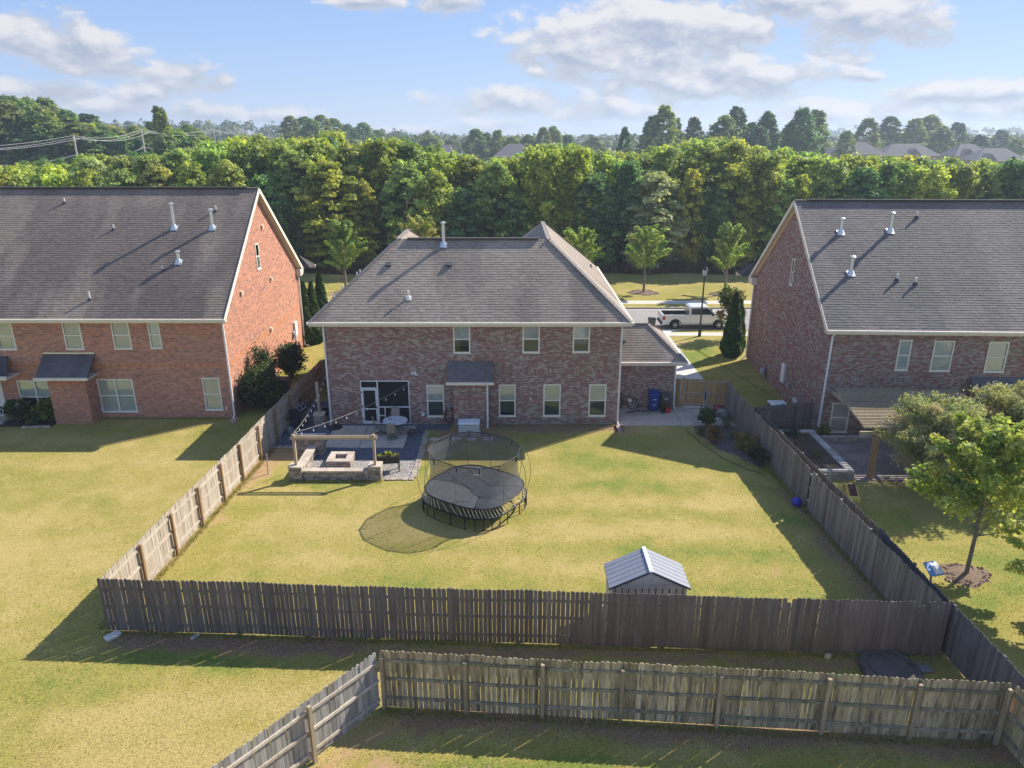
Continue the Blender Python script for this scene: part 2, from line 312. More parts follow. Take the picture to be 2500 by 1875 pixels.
class MB:
    """Collects shapes (in world coordinates, or in T's frame) and links them as ONE mesh object."""
    def __init__(s, T=None): s.v, s.f, s.m, s.c, s.T, s.mi, s.col = [], [], [], [], T, 0, None
    def add(s, vs, fs):
        k = len(s.v)
        s.v += [tuple(s.T @ Vector(p)) if s.T is not None else tuple(p) for p in vs]
        for f in fs: s.f.append([k+i for i in f]); s.m.append(s.mi); s.c.append(s.col)
        return s
    def hexa(s, p):
        return s.add(p, [(0, 3, 2, 1), (4, 5, 6, 7), (0, 1, 5, 4), (1, 2, 6, 5), (2, 3, 7, 6), (3, 0, 4, 7)])
    def box(s, x0, x1, y0, y1, z0, z1):
        return s.hexa([(x0, y0, z0), (x1, y0, z0), (x1, y1, z0), (x0, y1, z0), (x0, y0, z1), (x1, y0, z1), (x1, y1, z1), (x0, y1, z1)])
    def obox(s, c, size, rz=0.0, rx=0.0, ry=0.0):
        Mx = Matrix.Translation(Vector(c)) @ Matrix.Rotation(rz, 4, 'Z') @ Matrix.Rotation(ry, 4, 'Y') @ Matrix.Rotation(rx, 4, 'X')
        a, b, h = size[0]/2, size[1]/2, size[2]/2
        return s.hexa([tuple(Mx @ Vector(p)) for p in ((-a, -b, -h), (a, -b, -h), (a, b, -h), (-a, b, -h), (-a, -b, h), (a, -b, h), (a, b, h), (-a, b, h))])
    def bar(s, p, q, w, h, up=(0, 0, 1)):
        p, q = Vector(p), Vector(q); d = (q-p).normalized(); up = Vector(up)
        if abs(d.dot(up)) > .98: up = Vector((0, 1, 0))
        x = d.cross(up).normalized(); z = x.cross(d)
        o = [(-w/2, -h/2), (w/2, -h/2), (w/2, h/2), (-w/2, h/2)]
        return s.hexa([tuple(p+x*a+z*b) for a, b in o]+[tuple(q+x*a+z*b) for a, b in o])
    def tube(s, pts, r, n=8, caps=True, closed=False):
        P = [Vector(p) for p in pts]; rs = r if isinstance(r, (list, tuple)) else [r]*len(P); k = len(P); vs = []
        prev = None
        for i, p in enumerate(P):
            a = P[(i-1) % k] if closed else P[max(i-1, 0)]; b = P[(i+1) % k] if closed else P[min(i+1, k-1)]
            d = (b-a)
            d = d.normalized() if d.length > 1e-9 else Vector((0, 0, 1))
            ref = prev if prev is not None else (Vector((0, 0, 1)) if abs(d.z) < .9 else Vector((1, 0, 0)))
            x = ref-d*ref.dot(d); x = x.normalized() if x.length > 1e-6 else d.orthogonal().normalized()
            prev = x; y = d.cross(x)
            vs += [tuple(p+(x*math.cos(2*math.pi*j/n)+y*math.sin(2*math.pi*j/n))*rs[i]) for j in range(n)]
        fs = [(i*n+j, i*n+(j+1) % n, ((i+1) % k)*n+(j+1) % n, ((i+1) % k)*n+j) for i in range(k if closed else k-1) for j in range(n)]
        if caps and not closed: fs += [tuple(range(n))[::-1], tuple((k-1)*n+j for j in range(n))]
        return s.add(vs, fs)
    def lathe(s, c, prof, n=16, axis='Z', caps=True):
        c = Vector(c); vs = []
        for r, z in prof:
            for j in range(n):
                a = 2*math.pi*j/n; p = (r*math.cos(a), r*math.sin(a), z)
                if axis == 'X': p = (z, p[0], p[1])
                if axis == 'Y': p = (p[0], z, p[1])
                vs.append(tuple(c+Vector(p)))
        k = len(prof)
        fs = [(i*n+j, i*n+(j+1) % n, (i+1)*n+(j+1) % n, (i+1)*n+j) for i in range(k-1) for j in range(n)]
        if caps: fs += [tuple(range(n))[::-1], tuple((k-1)*n+j for j in range(n))]
        return s.add(vs, fs)
    def prism(s, poly, vec):
        k = len(poly); vec = Vector(vec); q = [tuple(Vector(p)+vec) for p in poly]
        return s.add(list(poly)+q, [tuple(range(k))[::-1], tuple(range(k, 2*k))]+[(i, (i+1) % k, k+(i+1) % k, k+i) for i in range(k)])
    def quad(s, *p): return s.add(p, [tuple(range(len(p)))])
    def build(s, name, mat, parent=None, kind=None, smooth=False, bevel=0.0):
        me = bpy.data.meshes.new(name)
        Mi = rootm(parent).inverted() if parent is not None else None
        vs = [tuple(Mi @ Vector(p)) for p in s.v] if Mi is not None else s.v
        me.from_pydata(vs, [], s.f)
        for mm in (mat if isinstance(mat, (list, tuple)) else [mat]): me.materials.append(MT[mm] if isinstance(mm, str) else mm)
        if isinstance(mat, (list, tuple)): me.polygons.foreach_set('material_index', s.m)
        if any(c is not None for c in s.c):
            a = me.attributes.new('Col', 'FLOAT_COLOR', 'FACE')
            a.data.foreach_set('color', np.array([(*(c or (.5, .5, .5)), 1) for c in s.c], 'f').ravel())
        if smooth: me.polygons.foreach_set('use_smooth', [True]*len(s.f))
        me.update()
        o = put(name, me, parent)
        if bevel:
            b = o.modifiers.new('bevel', 'BEVEL'); b.width = bevel; b.segments = 2; b.limit_method = 'ANGLE'; b.angle_limit = R(35)
        if kind: o['kind'] = kind
        return o

def npmesh(name, verts, faces, col, mat, parent=None, kind=None, local=False, smooth=False, attr='Col'):
    """verts Nx3, faces MxK (all K-gons), col Mx3."""
    verts = np.asarray(verts, 'f'); faces = np.asarray(faces, 'i'); K = faces.shape[1]
    if parent is not None and not local:
        Mi = np.array(rootm(parent).inverted()); verts = (verts @ Mi[:3, :3].T+Mi[:3, 3]).astype('f')
    me = bpy.data.meshes.new(name)
    me.vertices.add(len(verts)); me.vertices.foreach_set('co', verts.ravel())
    me.loops.add(faces.size); me.loops.foreach_set('vertex_index', faces.ravel())
    me.polygons.add(len(faces)); me.polygons.foreach_set('loop_start', np.arange(0, faces.size, K, dtype='i'))
    me.polygons.foreach_set('loop_total', np.full(len(faces), K, 'i'))
    me.polygons.foreach_set('use_smooth', np.full(len(faces), bool(smooth)))
    me.materials.append(MT[mat])
    if col is not None:
        a = me.attributes.new(attr, 'FLOAT_COLOR', 'FACE')
        a.data.foreach_set('color', np.concatenate([np.asarray(col, 'f'), np.ones((len(faces), 1), 'f')], 1).ravel())
    me.update(calc_edges=True)
    if name is None: return me
    o = put(name, me, parent)
    if kind: o['kind'] = kind
    return o

RNG = np.random.default_rng(11)
_tab = RNG.random((64, 64, 4))
def vnoise(x, y, ch=0):
    """Smooth value noise, vectorised, period 64."""
    x = np.asarray(x, float); y = np.asarray(y, float)
    xi = np.floor(x).astype(int); yi = np.floor(y).astype(int); fx = x-xi; fy = y-yi
    fx = fx*fx*(3-2*fx); fy = fy*fy*(3-2*fy); t = _tab[:, :, ch]
    g = lambda i, j: t[(xi+i) % 64, (yi+j) % 64]
    return (g(0, 0)*(1-fx)+g(1, 0)*fx)*(1-fy)+(g(0, 1)*(1-fx)+g(1, 1)*fx)*fy
def fbm(x, y, ch=0): return (vnoise(x, y, ch)*.55+vnoise(x*2.1+7, y*2.1+3, ch)*.3+vnoise(x*4.3+1, y*4.3+9, ch)*.15)

# ------------------------------------------------------------------ brickwork
class Bricks:
    def __init__(s, pal): s.V, s.C, s.pal, s.n = [], [], pal, 0
    def wall(s, O, U, L, H, openings=(), soldiers=(), gable=None, D=.012, seed=0):
        """Bricks in running bond on the wall O + u*U + z*Z; gable(z) gives the (u0, u1) span above the eaves."""
        O = np.array(O, float); U = np.array(U, float); Nn = np.array((U[1], -U[0], 0.0)); rg = np.random.default_rng(seed+5)
        ch, m = .0762, .0105
        z, i = 0.02, 0
        while z < H-.03:
            sold = any(abs(z-sz) < ch*.6 for sz in soldiers)
            hh = ch*3 if sold else ch
            if z+hh > H: hh = H-z
            zm = z+hh/2
            spans = [(0.0, L)] if gable is None else [gable(zm)]
            for (a, b, c, d) in openings:
                if c < zm < d or (sold and c < z+hh and d > z):
                    ns = []
                    for p, q in spans:
                        if b <= p or a >= q: ns.append((p, q)); continue
                        if a > p: ns.append((p, a))
                        if b < q: ns.append((b, q))
                    spans = ns
            bl = .0762 if sold else .213
            off = 0 if sold else (i % 2)*bl/2
            for p, q in spans:
                if q-p < .04: continue
                k0 = math.floor((p-off)/bl); k1 = math.ceil((q-off)/bl)
                u0 = np.maximum(np.arange(k0, k1)*bl+off+m/2, p+.003); u1 = np.minimum(np.arange(k0, k1)*bl+off+bl-m/2, q-.003)
                ok = u1-u0 > .03; u0, u1 = u0[ok], u1[ok]; n = len(u0)
                if not n: continue
                dd = D+rg.normal(0, .0015, n)
                za, zb = z+m/2, z+hh-m/2
                P = np.zeros((n, 8, 3))
                for j, (uu, dep, zz) in enumerate(((u0, 0*dd, za), (u1, 0*dd, za), (u1, 0*dd, zb), (u0, 0*dd, zb), (u0, dd, za), (u1, dd, za), (u1, dd, zb), (u0, dd, zb))):
                    P[:, j] = O+uu[:, None]*U+np.asarray(dep)[:, None]*Nn+np.array((0, 0, zz))
                s.V.append(P); s.C.append(s.pal(O[0]+O[1]*.7+(u0+u1)/2, np.full(n, zm), rg, n, sold)); s.n += n
            z += hh; i += 1
    def build(s, parent, mat='brick'):
        V = np.concatenate(s.V); C = np.concatenate(s.C); n = len(V)
        q = np.array([(4, 5, 6, 7), (0, 1, 5, 4), (1, 2, 6, 5), (2, 3, 7, 6), (3, 0, 4, 7)])
        F = (np.arange(n)[:, None, None]*8+q[None]).reshape(-1, 4)
        return npmesh('brickwork', V.reshape(-1, 3), F, np.repeat(C, 5, 0), mat, parent, 'stuff')

def pal_main(u, z, rg, n, sold):
    c = fbm(u*3.2, z*10, 1)*.3+rg.random(n)*1.08
    red = np.array((.27, .125, .105)); dk = np.array((.25, .15, .125)); br = np.array((.345, .265, .22)); gr = np.array((.44, .365, .31))
    out = np.empty((n, 3))
    t = c-(.05 if sold else 0)
    out[:] = br
    out[t < .60] = red
    out[(t >= .60) & (t < .70)] = dk
    out[t > 1.04] = gr
    out = out*.78+np.array((.325, .225, .19))*.22
    return out*(.82+.36*rg.random((n, 1)))
def pal_right(u, z, rg, n, sold):
    c = fbm(u*2.6+20, z*9+11, 2)*.38+rg.random(n)*1.05
    red = np.array((.275, .12, .10)); br = np.array((.32, .255, .21)); gr = np.array((.38, .315, .265))
    out = np.empty((n, 3)); out[:] = br; out[c < .66] = red; out[c > 1.08] = gr
    out = out*.8+np.array((.30, .205, .17))*.2
    return out*(.78+.44*rg.random((n, 1)))
def pal_red(u, z, rg, n, sold):
    c = rg.random(n)+(fbm(u*2+9, z*8, 3)-.5)*.35
    a = np.array((.53, .262, .172)); b = np.array((.455, .225, .15)); d = np.array((.32, .19, .15))
    out = np.empty((n, 3)); out[:] = a; out[c < .45] = b; out[c < .12] = d
    if sold: out[:] = np.array((.55, .25, .13))
    return out*(.82+.36*rg.random((n, 1)))

def backing(O, U, L, H, openings, mb, reveal=.11, D=0.0, gable=None):
    """Wall sheet behind the bricks, with real holes and reveals at the openings."""
    O = Vector(O); U = Vector(U); Nn = Vector((U.y, -U.x, 0)); Z = Vector((0, 0, 1))
    us = sorted({0.0, L, *[a for o in openings for a in o[:2]]}); zs = sorted({0.0, H, *[a for o in openings for a in o[2:]]})
    us = [u for u in us if 0 <= u <= L]; zs = [z for z in zs if 0 <= z <= H]
    for a, b in zip(us, us[1:]):
        for c, d in zip(zs, zs[1:]):
            um, zm = (a+b)/2, (c+d)/2
            if any(o[0] < um < o[1] and o[2] < zm < o[3] for o in openings): continue
            mb.quad(*[O+U*x+Z*y for x, y in ((a, c), (b, c), (b, d), (a, d))])
    for a, b, c, d in openings:
        q = [(a, c), (b, c), (b, d), (a, d)]
        for (p, r) in zip(q, q[1:]+q[:1]):
            mb.quad(O+U*p[0]+Z*p[1], O+U*r[0]+Z*r[1], O+U*r[0]+Z*r[1]-Nn*reveal, O+U*p[0]+Z*p[1]-Nn*reveal)
    if gable: mb.quad(*[O+U*x+Z*y for x, y in gable])

def window(parent, O, U, op, cols=1, blind='blind', low='glass_dark', slats=True, sill=True, deep=.06, flush=False, drop=1.0):
    """Double-hung window: frame with meeting rail, an upper and a lower pane, blind, and a near-black sheet standing in for the unlit room."""
    O = Vector(O); U = Vector(U); Nn = Vector((U.y, -U.x, 0)); T = Matrix.Translation(O) @ Matrix(((U.x, -Nn.x, 0, 0), (U.y, -Nn.y, 0, 0), (0, 0, 1, 0), (0, 0, 0, 1)))
    a, b, c, d = op; f = .07; y0, y1 = (-.022, .04) if not flush else (-.05, -.014)
    mb = MB(T); mid = (c+d)/2
    mb.box(a, a+f, y0, y1, c, d).box(b-f, b, y0, y1, c, d).box(a+f, b-f, y0, y1, d-f, d).box(a+f, b-f, y0, y1, c, c+f)
    mb.box(a+f, b-f, y0+.012, y1-.004, mid-.035, mid+.035)
    xs = [a+f, b-f]
    if cols == 2:
        m = (a+b)/2; mb.box(m-.045, m+.045, y0, y1, c+f, mid-.024).box(m-.045, m+.045, y0, y1, mid+.024, d-f); xs = [a+f, m-.045, m+.045, b-f]
    if sill: mb.box(a-.03, b+.03, y0-.03, y1-.01, c-.035, c-.001)
    w = mb.build('window', 'frame', parent)
    yp = .028 if not flush else -.02
    for i in range(0, len(xs), 2):
        for z0, z1, mt, yo in ((mid+.024, d-f, 'glass', yp), (c+f, mid-.024, low, yp+.008)):
            MB(T).box(xs[i], xs[i+1], yo, yo+.004, z0, z1).build('pane', mt, w)
    yb = .055 if not flush else -.006
    bl = MB(T)
    if slats:
        k = int((d-c-2*f)/.052); h = (d-c-2*f)/k
        for i in range(k):
            z = c+f+i*h
            if i < k*(1-drop): continue
            bl.quad((a+f, yb-.008, z), (b-f, yb-.008, z), (b-f, yb+.012, z+h*.80), (a+f, yb+.012, z+h*.80))
    else: bl.box(a+f, b-f, yb, yb+.004, c+f, d-f)
    bl.build('blind', blind, w)
    MB(T).quad((a, yb+.14 if not flush else -.004, c), (b, yb+.14 if not flush else -.004, c), (b, yb+.14 if not flush else -.004, d), (a, yb+.14 if not flush else -.004, d)).build('unlit_room_sheet', 'room', w)
    return w

# ------------------------------------------------------------------ shingles
class Shingles:
    def __init__(s, base, streak, seed=3, e=.172): s.V, s.C, s.base, s.streak, s.e, s.rg = [], [], np.array(base), np.array(streak), e, np.random.default_rng(seed)
    def slope(s, poly, streaks=.6, dark=1.0):
        """poly: eave edge first (left to right seen from outside), planar and convex."""
        P = [np.array(p, float) for p in poly]; u = P[1]-P[0]; u /= np.linalg.norm(u)
        n = np.cross(u, P[2]-P[1]); n /= np.linalg.norm(n)
        if n[2] < 0: n = -n
        v = np.cross(n, u)
        if v[2] < 0: v = -v
        q = [((p-P[0]) @ u, (p-P[0]) @ v) for p in P]; vmax = max(b for _, b in q); e = s.e; rg = s.rg
        k = 0
        while k*e < vmax-.02:
            v0, v1 = k*e, min((k+1)*e+.012, vmax); vm = (v0+min(v1, vmax))/2; xs = []
            for (a, b) in zip(q, q[1:]+q[:1]):
                if (a[1]-vm)*(b[1]-vm) < 0: xs.append(a[0]+(b[0]-a[0])*(vm-a[1])/(b[1]-a[1]))
            k += 1
            if len(xs) < 2 or max(xs)-min(xs) < .03: continue
            x0, x1 = min(xs), max(xs)
            w = rg.uniform(.12, .32, int((x1-x0)/.2)+6); cuts = x0+np.concatenate([[0], np.cumsum(w)]); cuts = cuts[cuts < x1-.05]; cuts = np.append(cuts, x1)
            a, b = cuts[:-1], cuts[1:]; m = len(a)
            hb = .011+rg.choice([0, .004], m)+rg.normal(0, .0006, m)
            pt = lambda uu, vv, hh: P[0]+uu[:, None]*u+np.asarray(vv)*v+np.asarray(hh)[:, None]*n
            V = np.stack([pt(a, v0, hb), pt(b, v0, hb), pt(b, v1, hb*0+.001), pt(a, v1, hb*0+.001), pt(a, v0, hb*0-.002), pt(b, v0, hb*0-.002)], 1)
            s.V.append(V)
            cu = (a+b)/2; wp = P[0]+cu[:, None]*u
            st = fbm(wp[:, 0]*.62+wp[:, 1]*.62+s.rg.integers(0, 1)*.0, np.full(m, v0*.16+P[0][2]), 0)
            pa = fbm(wp[:, 0]*.25+4, np.full(m, v0*.4), 3)
            t = np.clip((st-.40)*4.2, 0, 1)*streaks*(.55+.45*(1-v0/vmax))
            c = (s.base*(1-t[:, None])+s.streak*t[:, None])*(.88+.24*rg.random((m, 1)))*(.86+.28*pa[:, None])*dark
            s.C.append(c)
    def build(s, parent):
        V = np.concatenate(s.V); C = np.concatenate(s.C); n = len(V)
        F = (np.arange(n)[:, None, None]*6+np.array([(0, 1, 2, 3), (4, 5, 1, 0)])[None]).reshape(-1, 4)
        C2 = np.repeat(C, 2, 0); C2[1::2] *= .55  # butt edges coloured darker to deepen the shadow line of each course
        return npmesh('shingling', V.reshape(-1, 3), F, C2, 'shingle', parent, 'stuff')

def vent_pipe(parent, base, h, r=.05, kind='pvc', lean=0):
    b = Vector(base)
    if kind == 'flue':
        o = MB().obox(b+Vector((0, -.02, .02)), (.42, .42, .03), 0, math.atan(.8)).lathe(b, [(.17, -.12), (.15, .06), (.09, .24), (.085, h-.02), (.085, h)], 12).build('flue', 'galv', parent, smooth=False)
        MB().lathe(b, [(.07, h), (.07, h+.04), (.15, h+.045), (.15, h+.10), (.06, h+.15)], 12).build('flue_cap', 'galv', o)
    elif kind == 'box':
        o = MB().obox(b+Vector((0, 0, .06)), (.3, .3, .13), 0, math.atan(.4)).build('roof_vent', 'lead', parent)
    elif kind == 'small':
        o = MB().obox(b+Vector((0, -.02, .02)), (.3, .3, .03), 0, math.atan(.85)).lathe(b, [(.09, -.06), (.07, .12), (.045, .14), (.045, h), (.07, h), (.07, h+.05)], 10).build('vent_pipe', 'pvc', parent)
    else:
        o = MB().lathe(b, [(r, -.1), (r, h)], 10).build('vent_pipe', kind, parent)
        MB().lathe(b, [(r*2.2, -.14), (r*1.9, .06), (r*1.15, .12)], 10).build('boot', 'lead', o)
    return o

def downspout(parent, top, bottom, kick=(0, -.25), w=.09):
    t, b = Vector(top), Vector(bottom); k = Vector((kick[0], kick[1], 0))
    mb = MB()
    mb.bar(t-k*.0+Vector((0, 0, .18))-Vector((0, .22, 0)), t, w, w*.8, (1, 0, 0)).bar(t, b+Vector((0, 0, .15)), w, w*.8, (0, 1, 0)).bar(b+Vector((0, 0, .17)), b+k+Vector((0, 0, .03)), w, w*.8, (1, 0, 0))
    return mb.build('downspout', 'white', parent)

# ------------------------------------------------------------------ foliage
def leafquads(P, Nn, size, col, rg, name, mat='leaf', elong=1.5, fold=0.0):
    """One diamond leaf per point; local coordinates; returns the mesh."""
    n = len(P); Nn = Nn/np.maximum(np.linalg.norm(Nn, axis=1, keepdims=True), 1e-6)
    t = rg.normal(size=(n, 3)); t -= (t*Nn).sum(1, keepdims=True)*Nn; t /= np.maximum(np.linalg.norm(t, axis=1, keepdims=True), 1e-6)
    b = np.cross(Nn, t); sz = size*(.6+.8*rg.random((n, 1)))
    V = np.stack([P+t*sz*elong*.5, P+b*sz*.5+Nn*sz*.08, P-t*sz*elong*.5, P-b*sz*.5+Nn*sz*.08], 1).reshape(-1, 3)
    return meshonly(name, V, np.arange(4*n).reshape(n, 4), col, mat)
def meshonly(name, V, F, col, mat):
    me = bpy.data.meshes.new(name); V = np.asarray(V, 'f'); F = np.asarray(F, 'i'); K = F.shape[1]
    me.vertices.add(len(V)); me.vertices.foreach_set('co', V.ravel())
    me.loops.add(F.size); me.loops.foreach_set('vertex_index', F.ravel())
    me.polygons.add(len(F)); me.polygons.foreach_set('loop_start', np.arange(0, F.size, K, dtype='i')); me.polygons.foreach_set('loop_total', np.full(len(F), K, 'i'))
    me.polygons.foreach_set('use_smooth', np.zeros(len(F), bool)); me.materials.append(MT[mat])
    a = me.attributes.new('Col', 'FLOAT_COLOR', 'FACE'); a.data.foreach_set('color', np.concatenate([np.asarray(col, 'f'), np.ones((len(F), 1), 'f')], 1).ravel())
    me.update(calc_edges=True)
    return me
def unit(rg, n):
    d = rg.normal(size=(n, 3)); return d/np.linalg.norm(d, axis=1, keepdims=True)

def lobed_crown(name, seed, H, W, z0, nl, nleaf, leaf, cols, mat='leaf', top=1.0, rag=.3):
    """Crown of many leafy boughs: an irregular cluster of lumps, ragged at the edge, open between."""
    rg = np.random.default_rng(seed); Ps, Ns, Cs = [], [], []
    cen = []
    for i in range(nl):
        t = (i+.5)/nl; z = z0+(H-z0)*(t**.85)
        prof = math.sin(math.pi*min(.97, max(.06, (t*.86+.12)**top)))**.65
        a = i*2.39996+rg.uniform(-.5, .5); rr = W*prof*math.sqrt(rg.uniform(.3, 1.0))*.86
        r = W*rg.uniform(.15, .29)*(1.08-.40*t)
        cen.append((rr*math.cos(a), rr*math.sin(a), z-r*.4, r))
    k = nleaf//nl
    for (x, y, z, r) in cen:
        sub = unit(rg, 9); m = rg.integers(0, 9, k)
        d = unit(rg, k); d[:, 2] = np.abs(d[:, 2])*.75+d[:, 2]*.25
        rad = r*(1-rag+rag*1.6*rg.random((k, 1)))*(.72+.5*((d*sub[m]).sum(1, keepdims=True) > .35))
        p = np.array((x, y, z))+d*rad*np.array((1.05, 1.05, .85))
        Ps.append(p); Ns.append(d*1.0+rg.normal(size=(k, 3))*.42+np.array((0, 0, .25)))
        base = cols[rg.integers(0, len(cols))]
        Cs.append(np.array(base)[None]*(.72+.56*rg.random((k, 1)))*(.85+.3*rg.random()))
    return leafquads(np.concatenate(Ps), np.concatenate(Ns), leaf, np.concatenate(Cs), rg, name, mat)

def branch_crown(name, seed, H, W, z0, nb, per, leaf, cols, up=.6, spread=.32, taper=.5, mat='leaf', inner=.3, droop=0.0, elong=1.5):
    """Crown of separate leafy branches: spiky uneven outline with gaps. Returns (mesh, branch end points)."""
    rg = np.random.default_rng(seed); Ps, Ns, Cs, ends = [], [], [], []
    for i in range(nb):
        t = (i+.5)/nb; zb = z0+(H-z0)*.62*t
        a = i*2.39996+rg.uniform(-.4, .4); ln = W*(1-.75*max(0, t-.25))*rg.uniform(.65, 1.12)
        ht = (H-z0)*(.10+.34*up)*rg.uniform(.6, 1.2)*(1-droop)
        e = np.array((ln*math.cos(a), ln*math.sin(a), min(H, zb+ht+(H-zb-ht)*t*.75)))
        s = np.array((0, 0, zb)); ends.append((s, e))
        k = per; q = inner+(1-inner)*rg.random(k)**.8
        c = s+(e-s)*q[:, None]; c[:, 2] += (ht*.25)*np.sin(q*math.pi)-droop*W*.5*q**2
        sp = spread*(1.15-taper*q)[:, None]
        off = rg.normal(size=(k, 3))*sp*np.array((1, 1, .8))
        Ps.append(c+off); Ns.append(off/ (np.linalg.norm(off, axis=1, keepdims=True)+1e-6)*.7+rg.normal(size=(k, 3))*.5+np.array((0, 0, .55)))
        base = np.array(cols[rg.integers(0, len(cols))]); Cs.append(base[None]*(.7+.6*rg.random((k, 1))))
    return leafquads(np.concatenate(Ps), np.concatenate(Ns), leaf, np.concatenate(Cs), rg, name, mat, elong), ends

def cone_crown(name, seed, H, W, n, leaf, cols):
    """Dense columnar evergreen of upward sprays."""
    rg = np.random.default_rng(seed); t = rg.random(n)**1.25; a = rg.random(n)*2*math.pi
    r = W*np.minimum(1, (t+.04)*6)**.5*(1-t)**.62*(.78+.26*rg.random(n))*(1+.10*np.sin(a*5+t*23))
    P = np.stack([r*np.cos(a), r*np.sin(a), .05+t*(H-.05)], 1)
    Nn = np.stack([np.cos(a), np.sin(a), .35+0*a], 1)+rg.normal(size=(n, 3))*.5
    C = np.array(cols)[rg.integers(0, len(cols), n)]*(.65+.7*rg.random((n, 1)))
    return leafquads(P, Nn, leaf, C, rg, name, 'leaf_dense', 2.2)

def trunk_mesh(name, h, r, limbs=(), lean=(0, 0)):
    mb = MB(); mb.tube([(0, 0, -.1), (0, 0, .12), (lean[0]*.5, lean[1]*.5, h*.5), (lean[0], lean[1], h)], [r*1.5, r*1.1, r*.85, r*.4], 8)
    for (s, e) in limbs:
        s, e = Vector(s), Vector(e); m = (s+e)/2+Vector((0, 0, (e-s).length*.06))
        mb.tube([s, m, e], [r*.34, r*.22, r*.06], 5, caps=False)
    me = bpy.data.meshes.new(name); me.from_pydata(mb.v, [], mb.f); me.materials.append(MT['trunk']); me.polygons.foreach_set('use_smooth', [True]*len(mb.f)); me.update()
    return me
def tree(name, label, cat, loc, crown, trunk, tint=(1, 1, 1), sc=(1, 1, 1), rz=0.0, group=None):
    t = thing(name, label, cat, loc, rz, group); t.scale = sc
    c = put('crown', crown, t); c.color = (*tint, 1)
    if trunk is not None: put('trunk', trunk, t)
    return t

# ------------------------------------------------------------------ ground, street
def segd(X, Y, a, b):
    ax, ay = a; bx, by = b; dx, dy = bx-ax, by-ay; t = np.clip(((X-ax)*dx+(Y-ay)*dy)/(dx*dx+dy*dy), 0, 1)
    return np.hypot(X-ax-t*dx, Y-ay-t*dy)
def bump(d, r): return np.clip(1-d/r, 0, 1)
def zones(X, Y):
    X0, Y0 = X, Y; X = X0+(fbm(X0*.8, Y0*.8, 0)-.5)*1.5+(fbm(X0*2.7, Y0*2.7, 1)-.5)*.5; Y = Y0+(fbm(X0*.8+30, Y0*.8, 2)-.5)*1.0+(fbm(X0*2.7, Y0*2.7+9, 3)-.5)*.45
    soil = np.zeros_like(X); lush = .45+.0*X; lit = np.zeros_like(X)
    mx = lambda a, b: np.maximum(a, b)
    soil = mx(soil, 1.0*bump(segd(X, Y, (-12.6, 32.0), (-12.4, 34.4)), 1.1)); soil = mx(soil, .95*bump(np.hypot(X+11.9, (Y-34.0)), 1.2))
    soil = mx(soil, .62*bump(segd(X, Y, (-13.3, 20.6), (-12.7, 33)), .7))
    lit = mx(lit, .95*bump(segd(X, Y, (-12.8, 19.6), (-5, 19.2)), .7)); soil = mx(soil, .55*bump(segd(X, Y, (-9, 19.2), (-2, 18.9)), .6))
    lit = mx(lit, .75*bump(segd(X, Y, (-4, 19.05), (13.4, 18.45)), .55)); lush = mx(lush, .85*bump(segd(X, Y, (-12, 18.7), (12, 17.6)), 1.6))
    lit = mx(lit, .9*bump(segd(X, Y, (-3.2, 16.3), (13.2, 15.1)), .75)); lush = mx(lush, .95*bump(segd(X, Y, (-3, 14.4), (14, 13.6)), 1.7))
    soil = mx(soil, .75*bump(segd(X, Y, (-3.4, 14.6), (-.3, 13.9)), .9)); soil = mx(soil, .6*bump(np.hypot(X-1.8, Y-13.4), .8)); soil = mx(soil, .6*bump(segd(X, Y, (-3.6, 16.2), (-6, 13.2)), .7))
    lit = mx(lit, .9*bump(segd(X, Y, (-1.0, 37.9), (6.0, 37.7)), 1.3)); lit = mx(lit, 1.1*bump(segd(X, Y, (-4.2, 34.2), (-3.6, 37.2)), .95)); lit = mx(lit, 1.0*bump(segd(X, Y, (-3.6, 37.0), (-1, 36.4)), 1.2))
    lush = mx(lush, .95*bump(segd(X, Y, (-4.5, 32), (-3.5, 33.5)), 1.2)); lush = mx(lush, .9*bump(segd(X, Y, (-12, 31.2), (-9, 30.6)), 1.3))
    lit = mx(lit, .75*bump(segd(X, Y, (13.0, 20), (12.9, 30)), .9)); soil = mx(soil, .4*bump(segd(X, Y, (12.9, 20), (12.7, 26)), .8))
    lit = mx(lit, .5*bump(np.hypot((X-20)/1.5, Y-28.5), 3.2)); soil = mx(soil, .52*bump(np.hypot(X-9.8, Y-23.6), .8)); soil = mx(soil, .5*bump(np.hypot(X-6.1, Y-37.3), 1.2))
    lush = mx(lush, .95*bump(segd(X, Y, (14.5, 53), (11, 48)), 4)); lush = mx(lush, .9*bump(segd(X, Y, (-14.5, 47), (-12, 52)), 4)); lush = mx(lush, .72*bump(segd(X, Y, (14.8, 20), (20, 24)), 3))
    lush -= .42*bump(np.hypot((X+8.5)/1.6, Y-14.8), 4.2)+.22*bump(np.hypot((X+20)/1.2, Y-25), 8)
    lush += .22*(fbm(X*.22+5, Y*.22+8, 1)-.5)*2
    mow = np.sin(Y*2.3+X*.1)*(.05+.22*bump(np.hypot((X-6)/1.6, Y-26.5), 7))+np.sin(Y*3.1-X*.35)*.10*bump(np.hypot((X+9)/1.8, Y-14.5), 6)
    return soil, lush+mow, lit
